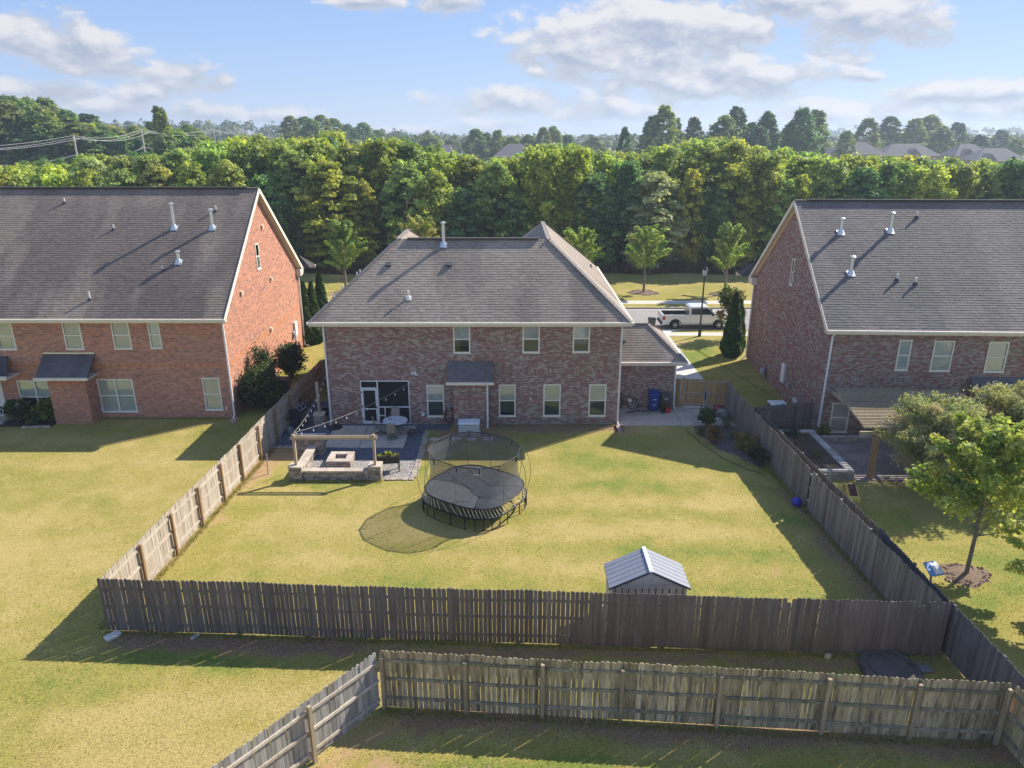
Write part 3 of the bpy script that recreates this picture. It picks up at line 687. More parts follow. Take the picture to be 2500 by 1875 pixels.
def build_ground():
    xs = np.arange(-42, 42.01, .28); ys = np.arange(8, 59.61, .28); ys[-1] = 59.6
    nx, ny = len(xs), len(ys); X, Y = np.meshgrid(xs, ys); V = np.stack([X, Y, 0*X], -1).reshape(-1, 3)
    i = np.arange(nx*ny).reshape(ny, nx); F = np.stack([i[:-1, :-1], i[:-1, 1:], i[1:, 1:], i[1:, :-1]], -1).reshape(-1, 4)
    x0, x1, y0, y1, B = xs[0], xs[-1], ys[0], ys[-1], 5000
    ex = [(-B, -B, B, y0), (-B, y0, x0, y1), (x1, y0, B, y1), (-B, 67.6, B, 2*B)]
    k = len(V); V2 = []; F2 = []
    for (a, b, c, d) in ex:
        V2 += [(a, b, 0), (c, b, 0), (c, d, 0), (a, d, 0)]; F2.append([k, k+1, k+2, k+3]); k += 4
    so, lu, li = zones(X, Y); Cv = np.concatenate([np.stack([so, lu, li], -1).reshape(-1, 3), np.tile((0, .42, 0), (len(V2), 1))])
    V = np.concatenate([V, V2]); F = np.concatenate([F, F2])
    o = npmesh('lawn', V, F, None, 'lawn', None, 'structure')
    at = o.data.attributes.new('Zone', 'FLOAT_COLOR', 'POINT'); at.data.foreach_set('color', np.concatenate([Cv, np.ones((len(Cv), 1))], 1).astype('f').ravel())
build_ground()

def build_grass():
    """Loose tufts of short turf over the lawns in front, thinner with distance."""
    rg = np.random.default_rng(5); n = 300000
    u = rg.random(n); Y = 11.5+40*u**1.9; X = rg.uniform(-1, 1, n)*(Y*.80+4)
    keep = np.ones(n, bool)
    for a, b, c, d in ((-36, -16, 38.0, 56), (-12.8, -4.7, 31.0, 38.3), (-10.5, 10.2, 37.0, 56), (16.4, 34, 36.5, 52), (6, 13, 37.9, 58), (14, 18, 30.8, 38), (10.2, 13, 32.5, 38.2), (3.1, 5.9, 20, 21.6), (16.5, 22.5, 31.5, 37)):
        keep &= ~((X > a) & (X < b) & (Y > c) & (Y < d))
    so, lu, li = zones(X, Y)
    keep &= (so < .38+.2*rg.random(n)) & (li < .42+.2*rg.random(n)) & (np.abs(X) < 41)
    X, Y, lu = X[keep], Y[keep], lu[keep]
    hs = np.ones(len(X))
    for (a, b, m) in (((-13.5, 19.95), (13.5, 18.7), 5200), ((-13.2, 20.3), (13.5, 19.1), 2600), ((-13.3, 20.3), (-12.5, 35), 3000), ((-13.75, 20.1), (-13.0, 38), 3800), ((13.3, 19.1), (12.6, 33), 2800), ((14.0, 13), (13.75, 30), 2800), ((-3.7, 16.5), (13.1, 15.2), 3600), ((-3.6, 16.95), (13.2, 15.7), 3200), ((-4.2, 16.4), (-7.5, 12.2), 900), ((-10.6, 31.0), (-6.2, 31.0), 700), ((-1.0, 38.1), (5.9, 38.1), 500), ((-24, 39.1), (-16.3, 39.1), 900), ((3.1, 20.0), (5.9, 20.0), 300), ((14.2, 53), (16.6, 42), 700), ((10.8, 17.2), (12.3, 17.3), 300)):
        t = rg.random(m); d_ = rg.normal(0, .07, (m, 2)); X = np.append(X, a[0]+(b[0]-a[0])*t+d_[:, 0]); Y = np.append(Y, a[1]+(b[1]-a[1])*t+d_[:, 1]); lu = np.append(lu, .45+.4*rg.random(m)); hs = np.append(hs, rg.uniform(1.2, 4.2, m))
    n = len(X)
    patch = fbm(X*.9, Y*.9, 2); k = .5*patch+.35*rg.random(n)+.55*(lu-.5)
    dry, mid, grn = np.array((.49, .385, .15)), np.array((.37, .318, .09)), np.array((.22, .265, .06))
    t = np.clip((k-.16)/.5, 0, 1)[:, None]
    C = np.where(t < .5, dry+(mid-dry)*t*2, mid+(grn-mid)*(t*2-1))*(.5+.8*rg.random((n, 1)))
    a = rg.random(n)*6.283; h = rg.uniform(.018, .042, n)*(.8+.5*lu)*hs; w = rg.uniform(.005, .011, n)*(1+.02*(Y-12)); ln = rg.normal(0, .035, (n, 2))
    dx, dy = np.cos(a)*w, np.sin(a)*w
    V = np.stack([np.stack([X-dx, Y-dy, 0*X], 1), np.stack([X+dx, Y+dy, 0*X], 1), np.stack([X+ln[:, 0], Y+ln[:, 1], h], 1)], 1).reshape(-1, 3)
    npmesh('grass', V, np.arange(3*n).reshape(n, 3), C, 'grass', None, 'stuff')
build_grass()

def sheet(name, poly, z, mat, kind='structure', parent=None):
    mb = MB(); mb.quad(*[(x, y, z) for x, y in poly]); return mb.build(name, mat, parent, kind)
def slab(name, poly, z0, z1, mat, kind='structure', parent=None, bevel=0):
    mb = MB(); mb.prism([(x, y, z0) for x, y in poly], (0, 0, z1-z0)); return mb.build(name, mat, parent, kind, bevel=bevel)
sheet('road', [(-5000, 59.6), (5000, 59.6), (5000, 67.6), (-5000, 67.6)], -.12, 'asphalt')
def kerb(y, s):
    k = MB(); k.box(-160, 160, min(y, y+s*.18), max(y, y+s*.18), -.14, .02); g = MB().box(-160, 160, min(y-s*.35, y-s*.002), max(y-s*.35, y-s*.002), -.13, -.112)
    k.build('kerb', 'kerb', None, 'structure'); g.build('gutter_strip', 'walk', None, 'structure')
kerb(67.6, 1); kerb(59.6, -1)
def pavement(y0, y1, gaps=()):
    root = thing('pavement', None, None, (0, y0, 0)); root['kind'] = 'structure'
    x = -60.0; i = 0; pieces = []
    me = None
    while x < 60:
        o = None
        if me is None:
            b = MB(); b.box(0, 1.48, 0, y1-y0, -.05, .012)
            me = bpy.data.meshes.new('paving_slab'); me.from_pydata(b.v, [], b.f); me.materials.append(MT['walk']); me.update()
        if not any(a < x+.7 < c for a, c in gaps):
            o = put('paving_slab', me, root); o.location = (x, 0, random.uniform(-.002, .003))
        x += 1.5
pavement(57.45, 58.5); pavement(69.3, 70.75)
drv = thing('driveway', None, None, (11.3, 50, 0)); drv['kind'] = 'structure'
for i, y in enumerate((41.25, 44.6, 47.9, 51.2, 54.4)):
    MB().box(9.9+.0*i, 12.95-.02*i, y, min(y+3.27, 57.42), -.05, .016).build('concrete_panel', 'drive', drv)
MB().prism([(9.6, 58.53, -.05), (13.1, 58.53, -.05), (14.2, 59.42, -.05), (8.6, 59.42, -.05)], (0, 0, .062)).build('concrete_panel', 'drive', drv)
pad = thing('concrete_pad', None, None, (9, 39.5, 0)); pad['kind'] = 'structure'
MB().box(6.02, 9.62, 38.0, 40.76, -.05, .045).build('concrete_panel', 'concrete', pad, bevel=.01)
MB().prism([(9.65, 37.98, -.05), (12.62, 37.95, -.05), (12.5, 40.95, -.05), (9.65, 41.1, -.05)], (0, 0, .09)).build('concrete_panel', 'concrete', pad, bevel=.01)

# ------------------------------------------------------------------ the main house
def ridge_caps(mb, pairs, w=.26):
    for p, q in pairs:
        p, q = Vector(p)+Vector((0, 0, .012)), Vector(q)+Vector((0, 0, .012)); n = max(1, int((q-p).length/.22)); d = (q-p)/n
        for i in range(n):
            mb.bar(p+d*i+Vector((0, 0, .004)), p+d*(i+1.15), w, .022)
def gutter(par, p, q, out):
    p, q, out = Vector(p), Vector(q), Vector(out)
    MB().bar(p+out*.06, q+out*.06, .12, .13).build('gutter', 'cream', par); MB().bar(p-out*.02+Vector((0, 0, -.08)), q-out*.02+Vector((0, 0, -.08)), .03, .2).build('fascia', 'cream', par)
def roofdeck(parent, polys, eaveloop, z, name='roof', th=.05):
    mb = MB()
    for p in polys: mb.quad(*[(x, y, zz-.012) for x, y, zz in p])
    if eaveloop: mb.quad(*[(x, y, z-.16) for x, y in eaveloop][::-1])
    return mb.build(name, 'roofdeck', parent)

house = thing('brick_house', 'two-storey house of purple-brown brick with a grey hipped roof, trampoline behind it', 'house', (-2.2, 38.3, 0))
XL, XR, YB, EZ, sl = -10.30, 5.98, 38.3, 6.05, .89
EL, ER, EY = -10.94, 6.47, 37.9
w1 = (ER-EL)/4; RZ = EZ+sl*w1; XM = (EL+ER)/2; R1, R2 = EL+w1, ER-w1; YR = EY+w1; F1, F2 = 51.0, 55.4
wins = [(-3.22, -2.29, 4.22, 5.79), (.58, 1.52, 4.24, 5.81), (3.34, 4.27, 4.26, 5.83), (-4.80, -3.83, .45, 2.35), (-.74, .2, .47, 2.38), (1.77, 2.74, .48, 2.40), (4.33, 5.30, .48, 2.40)]
porch = (-8.50, -5.77, .02, 2.62)
ops = [(a-XL, b-XL, c, d) for a, b, c, d in wins+[porch]]
BK = Bricks(pal_main)
BK.wall((XL, YB, 0), (1, 0, 0), XR-XL, 5.9, ops, (3.10, 5.66), seed=1)
wb = MB(); backing((XL, YB, 0), (1, 0, 0), XR-XL, 5.95, ops, wb)
for q in ((XL, F1-.4, XL, YB), (XR, YB, XR, F2-.4)):
    wb.quad((q[0], q[1], 0), (q[2], q[3], 0), (q[2], q[3], 5.95), (q[0], q[1], 5.95))
wb.quad((XL, F1-.4, 0), (XM, F1-.4, 0), (XM, F1-.4, 5.95), (XL, F1-.4, 5.95)).quad((XM, F2-.4, 0), (XR, F2-.4, 0), (XR, F2-.4, 5.95), (XM, F2-.4, 5.95)).quad((XM, F1-.4, 0), (XM, F2-.4, 0), (XM, F2-.4, 5.95), (XM, F1-.4, 5.95))
BK.wall((XL, F1-.4, 0), (0, -1, 0), F1-.4-YB, 5.9, (), (3.10, 5.66), seed=2); BK.wall((XR, YB, 0), (0, 1, 0), F2-.4-YB, 5.9, (), (3.10, 5.66), seed=3)
# chimney bump-out behind the generator
BX0, BX1, BY = -3.24, -1.30, 37.7
BK.wall((BX0, BY, 0), (1, 0, 0), BX1-BX0, 2.66, (), (2.45,), seed=4); BK.wall((BX0, YB-.013, 0), (0, -1, 0), YB-BY-.013, 2.66, seed=5); BK.wall((BX1, BY, 0), (0, 1, 0), YB-BY-.013, 2.66, seed=6)
backing((BX0, BY, 0), (1, 0, 0), BX1-BX0, 2.7, (), wb); wb.quad((BX0, YB-.014, 0), (BX0, BY, 0), (BX0, BY, 2.7), (BX0, YB-.014, 2.7)).quad((BX1, BY, 0), (BX1, YB-.014, 0), (BX1, YB-.014, 2.7), (BX1, BY, 2.7))
# garage wing
GX1, GY = 9.65, 40.8
BK.wall((XR+.014, GY, 0), (1, 0, 0), GX1-XR-.014, 2.92, (), (2.72,), seed=7); BK.wall((GX1, GY, 0), (0, 1, 0), 6.6, 2.92, (), (2.72,), seed=8)
backing((XR, GY, 0), (1, 0, 0), GX1-XR, 2.95, (), wb); wb.quad((GX1, GY, 0), (GX1, 47.4, 0), (GX1, 47.4, 2.95), (GX1, GY, 2.95)).quad((GX1, 47.4, 0), (XR, 47.4, 0), (XR, 47.4, 2.95), (GX1, 47.4, 2.95))
wb.build('wall', 'mortar', house); BK.build(house)
for i, o in enumerate(ops[:7]):
    window(house, (XL, YB, 0), (1, 0, 0), o, low='glass_dark', drop=(.8, 1, 1, 1, .93, 1, .97)[i])
# roof
A = (EL, EY, EZ); B = (ER, EY, EZ); C_ = (ER, F2, EZ); D_ = (XM, F2, EZ); E_ = (XM, F1, EZ); F_ = (EL, F1, EZ)
a1, a2, a3, a4 = (R1, YR, RZ), (R2, YR, RZ), (R2, F2-w1, RZ), (R1, F1-w1, RZ); vm = (XM, YR+w1, EZ)
polys = [[A, B, a2, a1], [B, C_, a3, a2], [C_, D_, a3], [D_, vm, a2, a3], [vm, a1, a2], [vm, E_, a4, a1], [E_, F_, a4], [F_, A, a1, a4]]
rf = roofdeck(house, polys, [(EL, EY), (ER, EY), (ER, F2), (XM, F2), (XM, F1), (EL, F1)], EZ)
SH = Shingles((.325, .265, .208), (.165, .136, .112), 3)
for p in polys: SH.slope(p)
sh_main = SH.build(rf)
cp = MB(); ridge_caps(cp, [(A, a1), (B, a2), (C_, a3), (a3, a2), (a4, a1), (F_, a4), (E_, a4)]); cp.build('ridge_cap', M('cap_shingle', (.24, .21, .185), .95, .3, 8, bump=.5, bscale=200), rf, 'stuff')
MB().bar((R1+.55, YR, RZ+.03), (R2-.55, YR, RZ+.03), .34, .07).build('ridge_vent', M('ridge_vent', (.075, .07, .066), .9, .25, 9), rf)
MB().obox((R2-.03, YR-.1, RZ+.02), (.12, .12, .08)).build('ridge_end', 'pvc', rf)
gutter(house, (EL, EY, EZ-.06), (ER, EY, EZ-.06), (0, -1, 0)); gutter(house, (ER, EY-.1, EZ-.06), (ER, F2, EZ-.06), (1, 0, 0)); gutter(house, (EL, EY-.1, EZ-.06), (EL, F1, EZ-.06), (-1, 0, 0))
sf = MB(); sf.box(EL+.02, ER-.02, EY+.02, YB+.02, EZ-.19, EZ-.165).box(XR-.02, ER-.02, YB+.03, F2, EZ-.19, EZ-.165).box(EL+.02, XL+.02, YB+.03, F1, EZ-.19, EZ-.165); sf.build('soffit', 'soffit', house, 'stuff')
vent_pipe(house, (-3.93, 41.89, 9.6), 1.2, kind='flue'); vent_pipe(house, (-6.97, 40.8, 8.62), .2, kind='box'); vent_pipe(house, (-3.55, 40.8, 8.62), .2, kind='box'); vent_pipe(house, (-5.68, 39.1, 7.12), .36, kind='small')
for y in (40.0, 42.3, 46.6, 47.6): vent_pipe(house, (EL+.9, y, EZ+.9*sl), .35)
vent_pipe(house, (5.4, 49.5, EZ+1.0*sl), .3, kind='lead')
downspout(house, (XL+.02, YB-.08, 5.75), (XL+.02, YB-.10, .02)); downspout(house, (XR+.02, YB-.09, 5.75), (XR+.02, YB-.12, .05)); downspout(house, (-1.36, BY-.08, 2.62), (-1.36, BY-.08, .05), (0, -.2))
# bump-out shed roof
q = [(-3.56, 37.38, 2.84), (-1.02, 37.38, 2.84), (-1.02, 38.285, 3.76), (-3.56, 38.285, 3.76)]
br = MB().prism(q, (0, 0, -.08)).build('bump_roof', 'roofdeck', house)
SB = Shingles((.15, .135, .13), (.08, .074, .076), 4); SB.slope([(x, y, z+.004) for x, y, z in q]); SB.build(br)
gt = MB(); gt.box(-3.6, -.98, 37.24, 37.37, 2.70, 2.84); gt.box(-3.52, -1.06, 37.4, 38.28, 2.66, 2.70); gt.build('gutter', 'cream', br)
# garage roof
g0, g1, g2 = (XR, 40.45, 3.03), (10.2, 40.45, 3.03), (10.2, 47.7, 3.03); gap = (8.2, 42.6, 4.82)
gp = [[g0, g1, gap, (XR, 42.6, 4.82)], [g1, g2, gap], [g2, (XR, 47.7, 3.03), (XR, 42.6, 4.82), gap]]
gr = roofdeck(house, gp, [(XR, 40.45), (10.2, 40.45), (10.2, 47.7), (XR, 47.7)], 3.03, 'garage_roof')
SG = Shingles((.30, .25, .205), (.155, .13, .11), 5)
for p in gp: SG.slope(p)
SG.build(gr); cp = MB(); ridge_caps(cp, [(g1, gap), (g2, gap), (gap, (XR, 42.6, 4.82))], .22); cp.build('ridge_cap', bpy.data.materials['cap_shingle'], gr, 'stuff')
gutter(gr, (XR+.03, 40.45, 2.97), (10.2, 40.45, 2.97), (0, -1, 0)); gutter(gr, (10.2, 40.35, 2.97), (10.2, 47.7, 2.97), (1, 0, 0))
downspout(house, (9.66, GY-.1, 2.75), (9.72, GY-.1, .05), (0, -.3)); vent_pipe(house, (6.6, 41.6, 3.98), .2, kind='box')
# screened porch wall
a, b, c, d = porch; f = MB(); yy0, yy1 = 38.255, 38.325
t = .05
f.box(a, a+t, yy0, yy1, c, d).box(b-t, b, yy0, yy1, c, d).box(a+t, b-t, yy0, yy1, d-t, d).box(a+t, b-t, yy0, yy1, c, c+t)
f.box(-7.58, -7.51, yy0, yy1, c+t, d-t).box(a+t, -7.58, yy0, yy1, 2.16, 2.21).box(-7.51, b-t, yy0, yy1, 1.02, 1.08).box(-7.22, -7.17, yy0, yy1, c+t, 1.02).box(-7.51, -7.22, yy0, yy1, .5, .55)
fr = f.build('porch_screen_frame', 'white', house)
for x0, x1, z0, z1 in ((a+t, -7.58, 2.21, d-t), (-7.51, b-t, 1.08, d-t), (-7.17, b-t, c+t, 1.02), (-7.51, -7.22, .55, 1.02), (-7.51, -7.22, c+t, .5)):
    MB().box(x0, x1, 38.288, 38.292, z0, z1).build('screen_panel', 'screen', fr)
dr = MB(); x0, x1, z0, z1 = a+t+.01, -7.59, c+t+.01, 2.15; dr.box(x0, x0+.09, 38.225, 38.25, z0, z1).box(x1-.09, x1, 38.225, 38.25, z0, z1).box(x0+.09, x1-.09, 38.225, 38.25, z1-.09, z1).box(x0+.09, x1-.09, 38.225, 38.25, z0, z0+.14).box(x0+.09, x1-.09, 38.228, 38.248, .92, .98)
dd = dr.build('screen_door', 'white', house); MB().box(x0+.09, x1-.09, 38.236, 38.239, z0+.14, z1-.09).build('screen_panel', 'screen', dd)
for z in (.3, 1.05, 1.9): MB().box(x0-.03, x0+.03, 38.205, 38.224, z, z+.1).build('hinge', 'black_metal', dd)
MB().box(x1-.07, x1-.03, 38.18, 38.224, 1.0, 1.12).build('handle', 'black_metal', dd)
MB().box(a-.2, b+.2, 40.9, 41.0, 0, 2.8).box(a-.25, a-.2, 38.45, 41, 0, 2.8).box(b+.2, b+.25, 38.45, 41, 0, 2.8).box(a-.25, b+.25, 38.45, 41, 2.75, 2.8).box(a-.25, b+.25, 38.45, 41, -.04, .03).build('porch_room', M('porch_interior', (.16, .14, .13), .9, .2, 3), house)
fl = MB(); fl.obox((-5.42, 38.21, 3.11), (.12, .1, .12)); fl.lathe((-5.52, 38.08, 3.16), [(.03, .06), (.07, -.1)], 10).lathe((-5.33, 38.06, 3.12), [(.03, .06), (.075, -.1)], 10); fl.build('flood_light', 'white', house)
MB().obox((-5.24, 38.25, 2.93), (.05, .05, .06)).build('camera_box', 'white', house)
MB().obox((-5.05, 38.24, .62), (.16, .08, .2)).build('outlet_box', 'white', house); MB().obox((-1.18, 38.22, .7), (.1, .14, .18)).build('outlet_box', 'graymetal', house); MB().lathe((1.05, 38.25, 1.55), [(.05, -.03), (.05, .03)], 8, 'Y').build('outlet_box', 'white', house)

# ------------------------------------------------------------------ gabled neighbours
def gabled_house(root, O, yaw, Lx, Ly, ez, rz, side, pal, wins, gwins, base, streak, dark, mats, walls_seed=20, over=.42, rake=.32):
    """Local frame: x along the rear wall from the visible gable corner (side=+1: house extends to -x, side=-1: to +x), y deep."""
    T = Matrix.Translation(Vector(O)) @ Matrix.Rotation(yaw, 4, 'Z')
    P = lambda x, y, z=0: tuple(T @ Vector((x, y, z)))
    D3 = lambda v: tuple(T.to_3x3() @ Vector(v))
    bk = Bricks(pal); wb = MB(); x0, x1 = (-Lx, 0) if side > 0 else (0, Lx)
    ops = [(a-x0, b-x0, c, d) for a, b, c, d, *_ in wins]
    bk.wall(P(x0, 0), D3((1, 0, 0)), Lx, ez-.12, ops, (3.10, ez-.36), seed=walls_seed); backing(P(x0, 0), D3((1, 0, 0)), Lx, ez, ops, wb)
    h = rz-ez-.05; m = Ly/2; s = (rz-ez)/(m+over)
    gO, gU = (P(0, 0), D3((0, 1, 0))) if side > 0 else (P(0, Ly), D3((0, -1, 0)))
    top = lambda z: ((0.0, Ly) if z < ez+s*over-.1 else ((z-ez-s*over+.1)/s, Ly-(z-ez-s*over+.1)/s))
    gops = [g[:4] for g in gwins]
    bk.wall(gO, gU, Ly, rz-.12, gops, (3.10,), gable=top, seed=walls_seed+1)
    zt = ez+s*over-.06
    wb.quad(*[Vector(gO)+Vector(gU)*u+Vector((0, 0, z)) for u, z in ((0, 0), (Ly, 0), (Ly, zt), (m, rz-.08), (0, zt))])
    xo = x0 if side > 0 else x1
    wb.quad(P(xo, 0), P(xo, Ly), P(xo, Ly, zt), P(xo, m, rz-.08), P(xo, 0, zt)); wb.quad(P(x0, Ly), P(x1, Ly), P(x1, Ly, ez), P(x0, Ly, ez))
    wb.build('wall', mats[0], root); bk.build(root)
    for wi, (a, b, c, d, cols, bl, sl_) in enumerate(wins): window(root, P(x0, 0), D3((1, 0, 0)), (a-x0, b-x0, c, d), cols, bl, 'glass', sl_, drop=.55 if cols == 2 and wi == 4 else 1.0)
    for g in gwins: window(root, gO, gU, g[:4], 1, 'blind', 'glass', True, flush=True)
    e0, e1 = x0-(rake if side < 0 else 0), x1+(rake if side > 0 else 0)
    b0, b1, t0, t1, f0, f1 = P(e0, -over, ez), P(e1, -over, ez), P(e0, m, rz), P(e1, m, rz), P(e0, Ly+over, ez), P(e1, Ly+over, ez)
    mb = MB()
    for q in ([b0, b1, t1, t0], [f1, f0, t0, t1]): mb.prism([(x, y, z-.015) for x, y, z in q], (0, 0, -.1))
    rf = mb.build('roof', 'roofdeck', root)
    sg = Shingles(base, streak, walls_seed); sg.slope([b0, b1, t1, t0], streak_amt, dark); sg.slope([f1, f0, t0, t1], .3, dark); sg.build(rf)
    xe = e1 if side > 0 else e0
    rk = MB()
    for ya, za, yb, zb in ((-over-.02, ez-.10, m, rz-.10), (Ly+over+.02, ez-.10, m, rz-.10)):
        rk.bar(P(xe+side*.02, ya, za), P(xe+side*.02, yb, zb), .04, .24, D3((0, 0, 1)))
    rk.build('rake_board', 'cream', root)
    so = MB(); xi, xj = (0.015, rake) if side > 0 else (-rake, -.015)
    for ya, za, yb, zb in ((-over, ez-.17, m, rz-.17), (Ly+over, ez-.17, m, rz-.17)):
        so.quad(P(xi, ya, za), P(xj, ya, za), P(xj, yb, zb), P(xi, yb, zb))
        so.bar(P(xi+side*.03 if side > 0 else xj-.03, ya, za-.02), P(xi+side*.03 if side > 0 else xj-.03, yb, zb-.02), .05, .16)
    so.build('rake_soffit', 'soffit', root)
    # boxed eave return at the far corner, with its small roof
    er = MB(); xa, xb = (.02, rake+.05) if side > 0 else (-rake-.05, -.02)
    er.hexa([P(xa, Ly-.45, ez-.42), P(xb, Ly-.45, ez-.42), P(xb, Ly+over, ez-.32), P(xa, Ly+over, ez-.32), P(xa, Ly-.45, ez+.1), P(xb, Ly-.45, ez+.1), P(xb, Ly+over, ez-.02), P(xa, Ly+over, ez-.02)])
    er.build('eave_return', 'cream', root)
    rr = MB(); xc = rake+.05
    rr.prism([P(side*.0, Ly+over-.02, ez+.04), P(side*(xc+.45), Ly+over-.02, ez+.04), P(side*xc, Ly+over+1.4, ez+.04), P(0, Ly+over+1.4, ez+.04), ], (0, 0, .03)); rr.add([P(0, Ly+over, ez+.07), P(side*(xc+.5), Ly+over, ez+.07), P(side*(xc+.5), Ly+over+1.5, ez+.07), P(0, Ly+over+1.5, ez+.07), P(0, Ly+over+.4, ez+.95)], [(0, 1, 4), (1, 2, 4), (2, 3, 4), (3, 0, 4)])
    rr.build('return_roof', 'roofdeck', root)
    gutter(root, P(e0, -over, ez-.06), P(e1, -over, ez-.06), D3((0, -1, 0))); gutter(root, P(0, Ly+over+1.5, ez-.0), P(side*(xc+.5), Ly+over+1.5, ez-.0), D3((0, 1, 0)))
    sf = MB(); sf.hexa([P(e0, -over+.02, ez-.19), P(e1, -over+.02, ez-.19), P(e1, .03, ez-.19), P(e0, .03, ez-.19), P(e0, -over+.02, ez-.165), P(e1, -over+.02, ez-.165), P(e1, .03, ez-.165), P(e0, .03, ez-.165)]); sf.build('soffit', 'soffit', root)
    MB().bar(P(e0 if side > 0 else e0+.7, m, rz+.035), P(e1-.7 if side > 0 else e1, m, rz+.035), .36, .07).build('ridge_vent', 'roofdeck', rf)
    mb = MB(); ridge_caps(mb, [(t0, t1)], .28); mb.build('ridge_cap', bpy.data.materials['cap_shingle'], rf, 'stuff')
    return P, D3
streak_amt = .75
left = thing('brick_house', 'house of orange-red brick with a gable end and long dark roof, behind the lawn', 'house', (-16.2, 39.3, 0))
LW = [(-28.95, -27.97, 4.12, 5.74), (-25.17, -24.17, 4.14, 5.77), (-22.44, -21.44, 4.17, 5.77), (-20.39, -19.73, 4.2, 5.79), (-28.43, -26.45, .28, 2.29), (-23.82, -21.77, .36, 2.38), (-17.78, -16.79, .47, 2.46)]
LW = [(a+16.2, b+16.2, c, d, 2 if b-a > 1.5 else 1, 'blind_white' if i == 3 else 'blind', i != 3) for i, (a, b, c, d) in enumerate(LW)]
PL, DL = gabled_house(left, (-16.2, 39.3, 0), 0.0, 20.5, 15.1, 6.0, 12.45, 1, pal_red, LW, [(6.52, 7.15, 7.5, 9.1)], (.27, .215, .168), (.115, .095, .086), 1.0, ('mortar_red',), 20)
for b, h, k in (((-27.6, 45.83, 11.62), .3, 0), ((-23.92, 44.1, 10.21), .3, 0), ((-18.12, 45.29, 11.18), .36, 0), ((-20.13, 41.57, 8.17), .32, 0), ((-23.69, 39.94, 6.85), .45, 0)): vent_pipe(left, b, h)
vent_pipe(left, (-20.31, 44.19, 10.29), 1.36, kind='flue'); vent_pipe(left, (-18.01, 44.19, 10.29), 1.02, kind='flue'); vent_pipe(left, (-19.38, 42.09, 8.59), .55, kind='flue')
for y, z in ((47.48, 10.0), (48.08, 6.5), (42.56, 6.7), (47.0, 3.3)): MB().prism([(-16.19, y-.1, z-.1), (-16.19, y+.1, z-.1), (-16.19, y+.1, z+.12), (-16.19, y-.1, z+.12)], (.14, 0, -.03)).build('wall_vent', 'soffit', left)
MB().box(-16.18, -16.03, 52.0, 52.5, 1.45, 2.5).build('meter_box', 'white', left); MB().box(-16.18, -16.08, 52.2, 52.3, .0, 1.5).build('conduit', 'pvc', left); MB().lathe((-16.05, 51.7, 1.65), [(.16, -.1), (.16, .1)], 12, 'X').box(-16.18, -16.08, 51.55, 51.85, 1.35, 1.9).build('meter', 'graymetal', left)
MB().box(-16.18, -16.08, 45.0, 45.14, .05, 2.35).build('line_cover', 'white', left)
downspout(left, (-16.13, 39.2, 5.7), (-16.13, 39.18, .02)); downspout(left, (-16.1, 54.2, 5.6), (-16.1, 54.2, .05), (.3, .0))
MB().lathe((-16.55, 39.24, .62), [(.06, -.05), (.06, .05)], 8, 'Y').build('hose_bib', 'white', left); MB().obox((-23.75, 39.24, .55), (.16, .1, .22)).build('outlet_box', 'white', left)
bk = Bricks(pal_red); bk.wall((-26.0, 38.3, 0), (1, 0, 0), 2.1, 2.66, (), (2.44,), seed=31); bk.wall((-23.9, 38.3, 0), (0, 1, 0), .985, 2.66, seed=32); bk.wall((-26.0, 39.285, 0), (0, -1, 0), .985, 2.66, seed=33); bo = bk.build(left)
MB().box(-25.99, -23.91, 38.31, 39.286, 0, 2.68).build('chimney_bump', 'mortar_red', left)
q = [(-26.42, 37.95, 2.90), (-23.5, 37.95, 2.90), (-23.62, 39.285, 3.92), (-26.5, 39.285, 3.92)]
br = MB().prism(q, (0, 0, -.09)).build('bump_roof', 'roofdeck', left); SB = Shingles((.13, .118, .115), (.06, .056, .06), 6); SB.slope([(x, y, z+.004) for x, y, z in q], .9); SB.build(br)
MB().box(-26.44, -23.46, 37.82, 37.94, 2.76, 2.90).box(-26.38, -23.56, 37.96, 39.27, 2.72, 2.77).build('gutter', 'cream', br); MB().box(-26.5, -23.6, 39.2, 39.28, 3.90, 3.98).build('flashing', 'galv', br)
q = [(-32, 38.0, 2.95), (-27.95, 38.0, 2.95), (-28.6, 39.285, 3.75), (-32, 39.285, 3.75)]
pr_ = MB().prism(q, (0, 0, -.09)).build('porch_roof', 'roofdeck', left); MB().box(-32, -27.95, 37.88, 38.0, 2.78, 2.96).box(-31.95, -28.1, 38.02, 39.27, 2.7, 2.78).build('gutter', 'cream', pr_); SB = Shingles((.13, .118, .115), (.06, .056, .06), 7); SB.slope([(x, y, z+.004) for x, y, z in q], .9); SB.build(pr_)
MB().box(-30.5, -29.5, 39.21, 39.28, .15, 2.3).build('door', 'white', left); MB().box(-29.5, -29.3, 39.2, 39.28, .15, 2.35).build('door_frame', 'frame', left); MB().box(-31.5, -29.0, 38.2, 39.25, 0, .14).build('step', 'concrete', left)

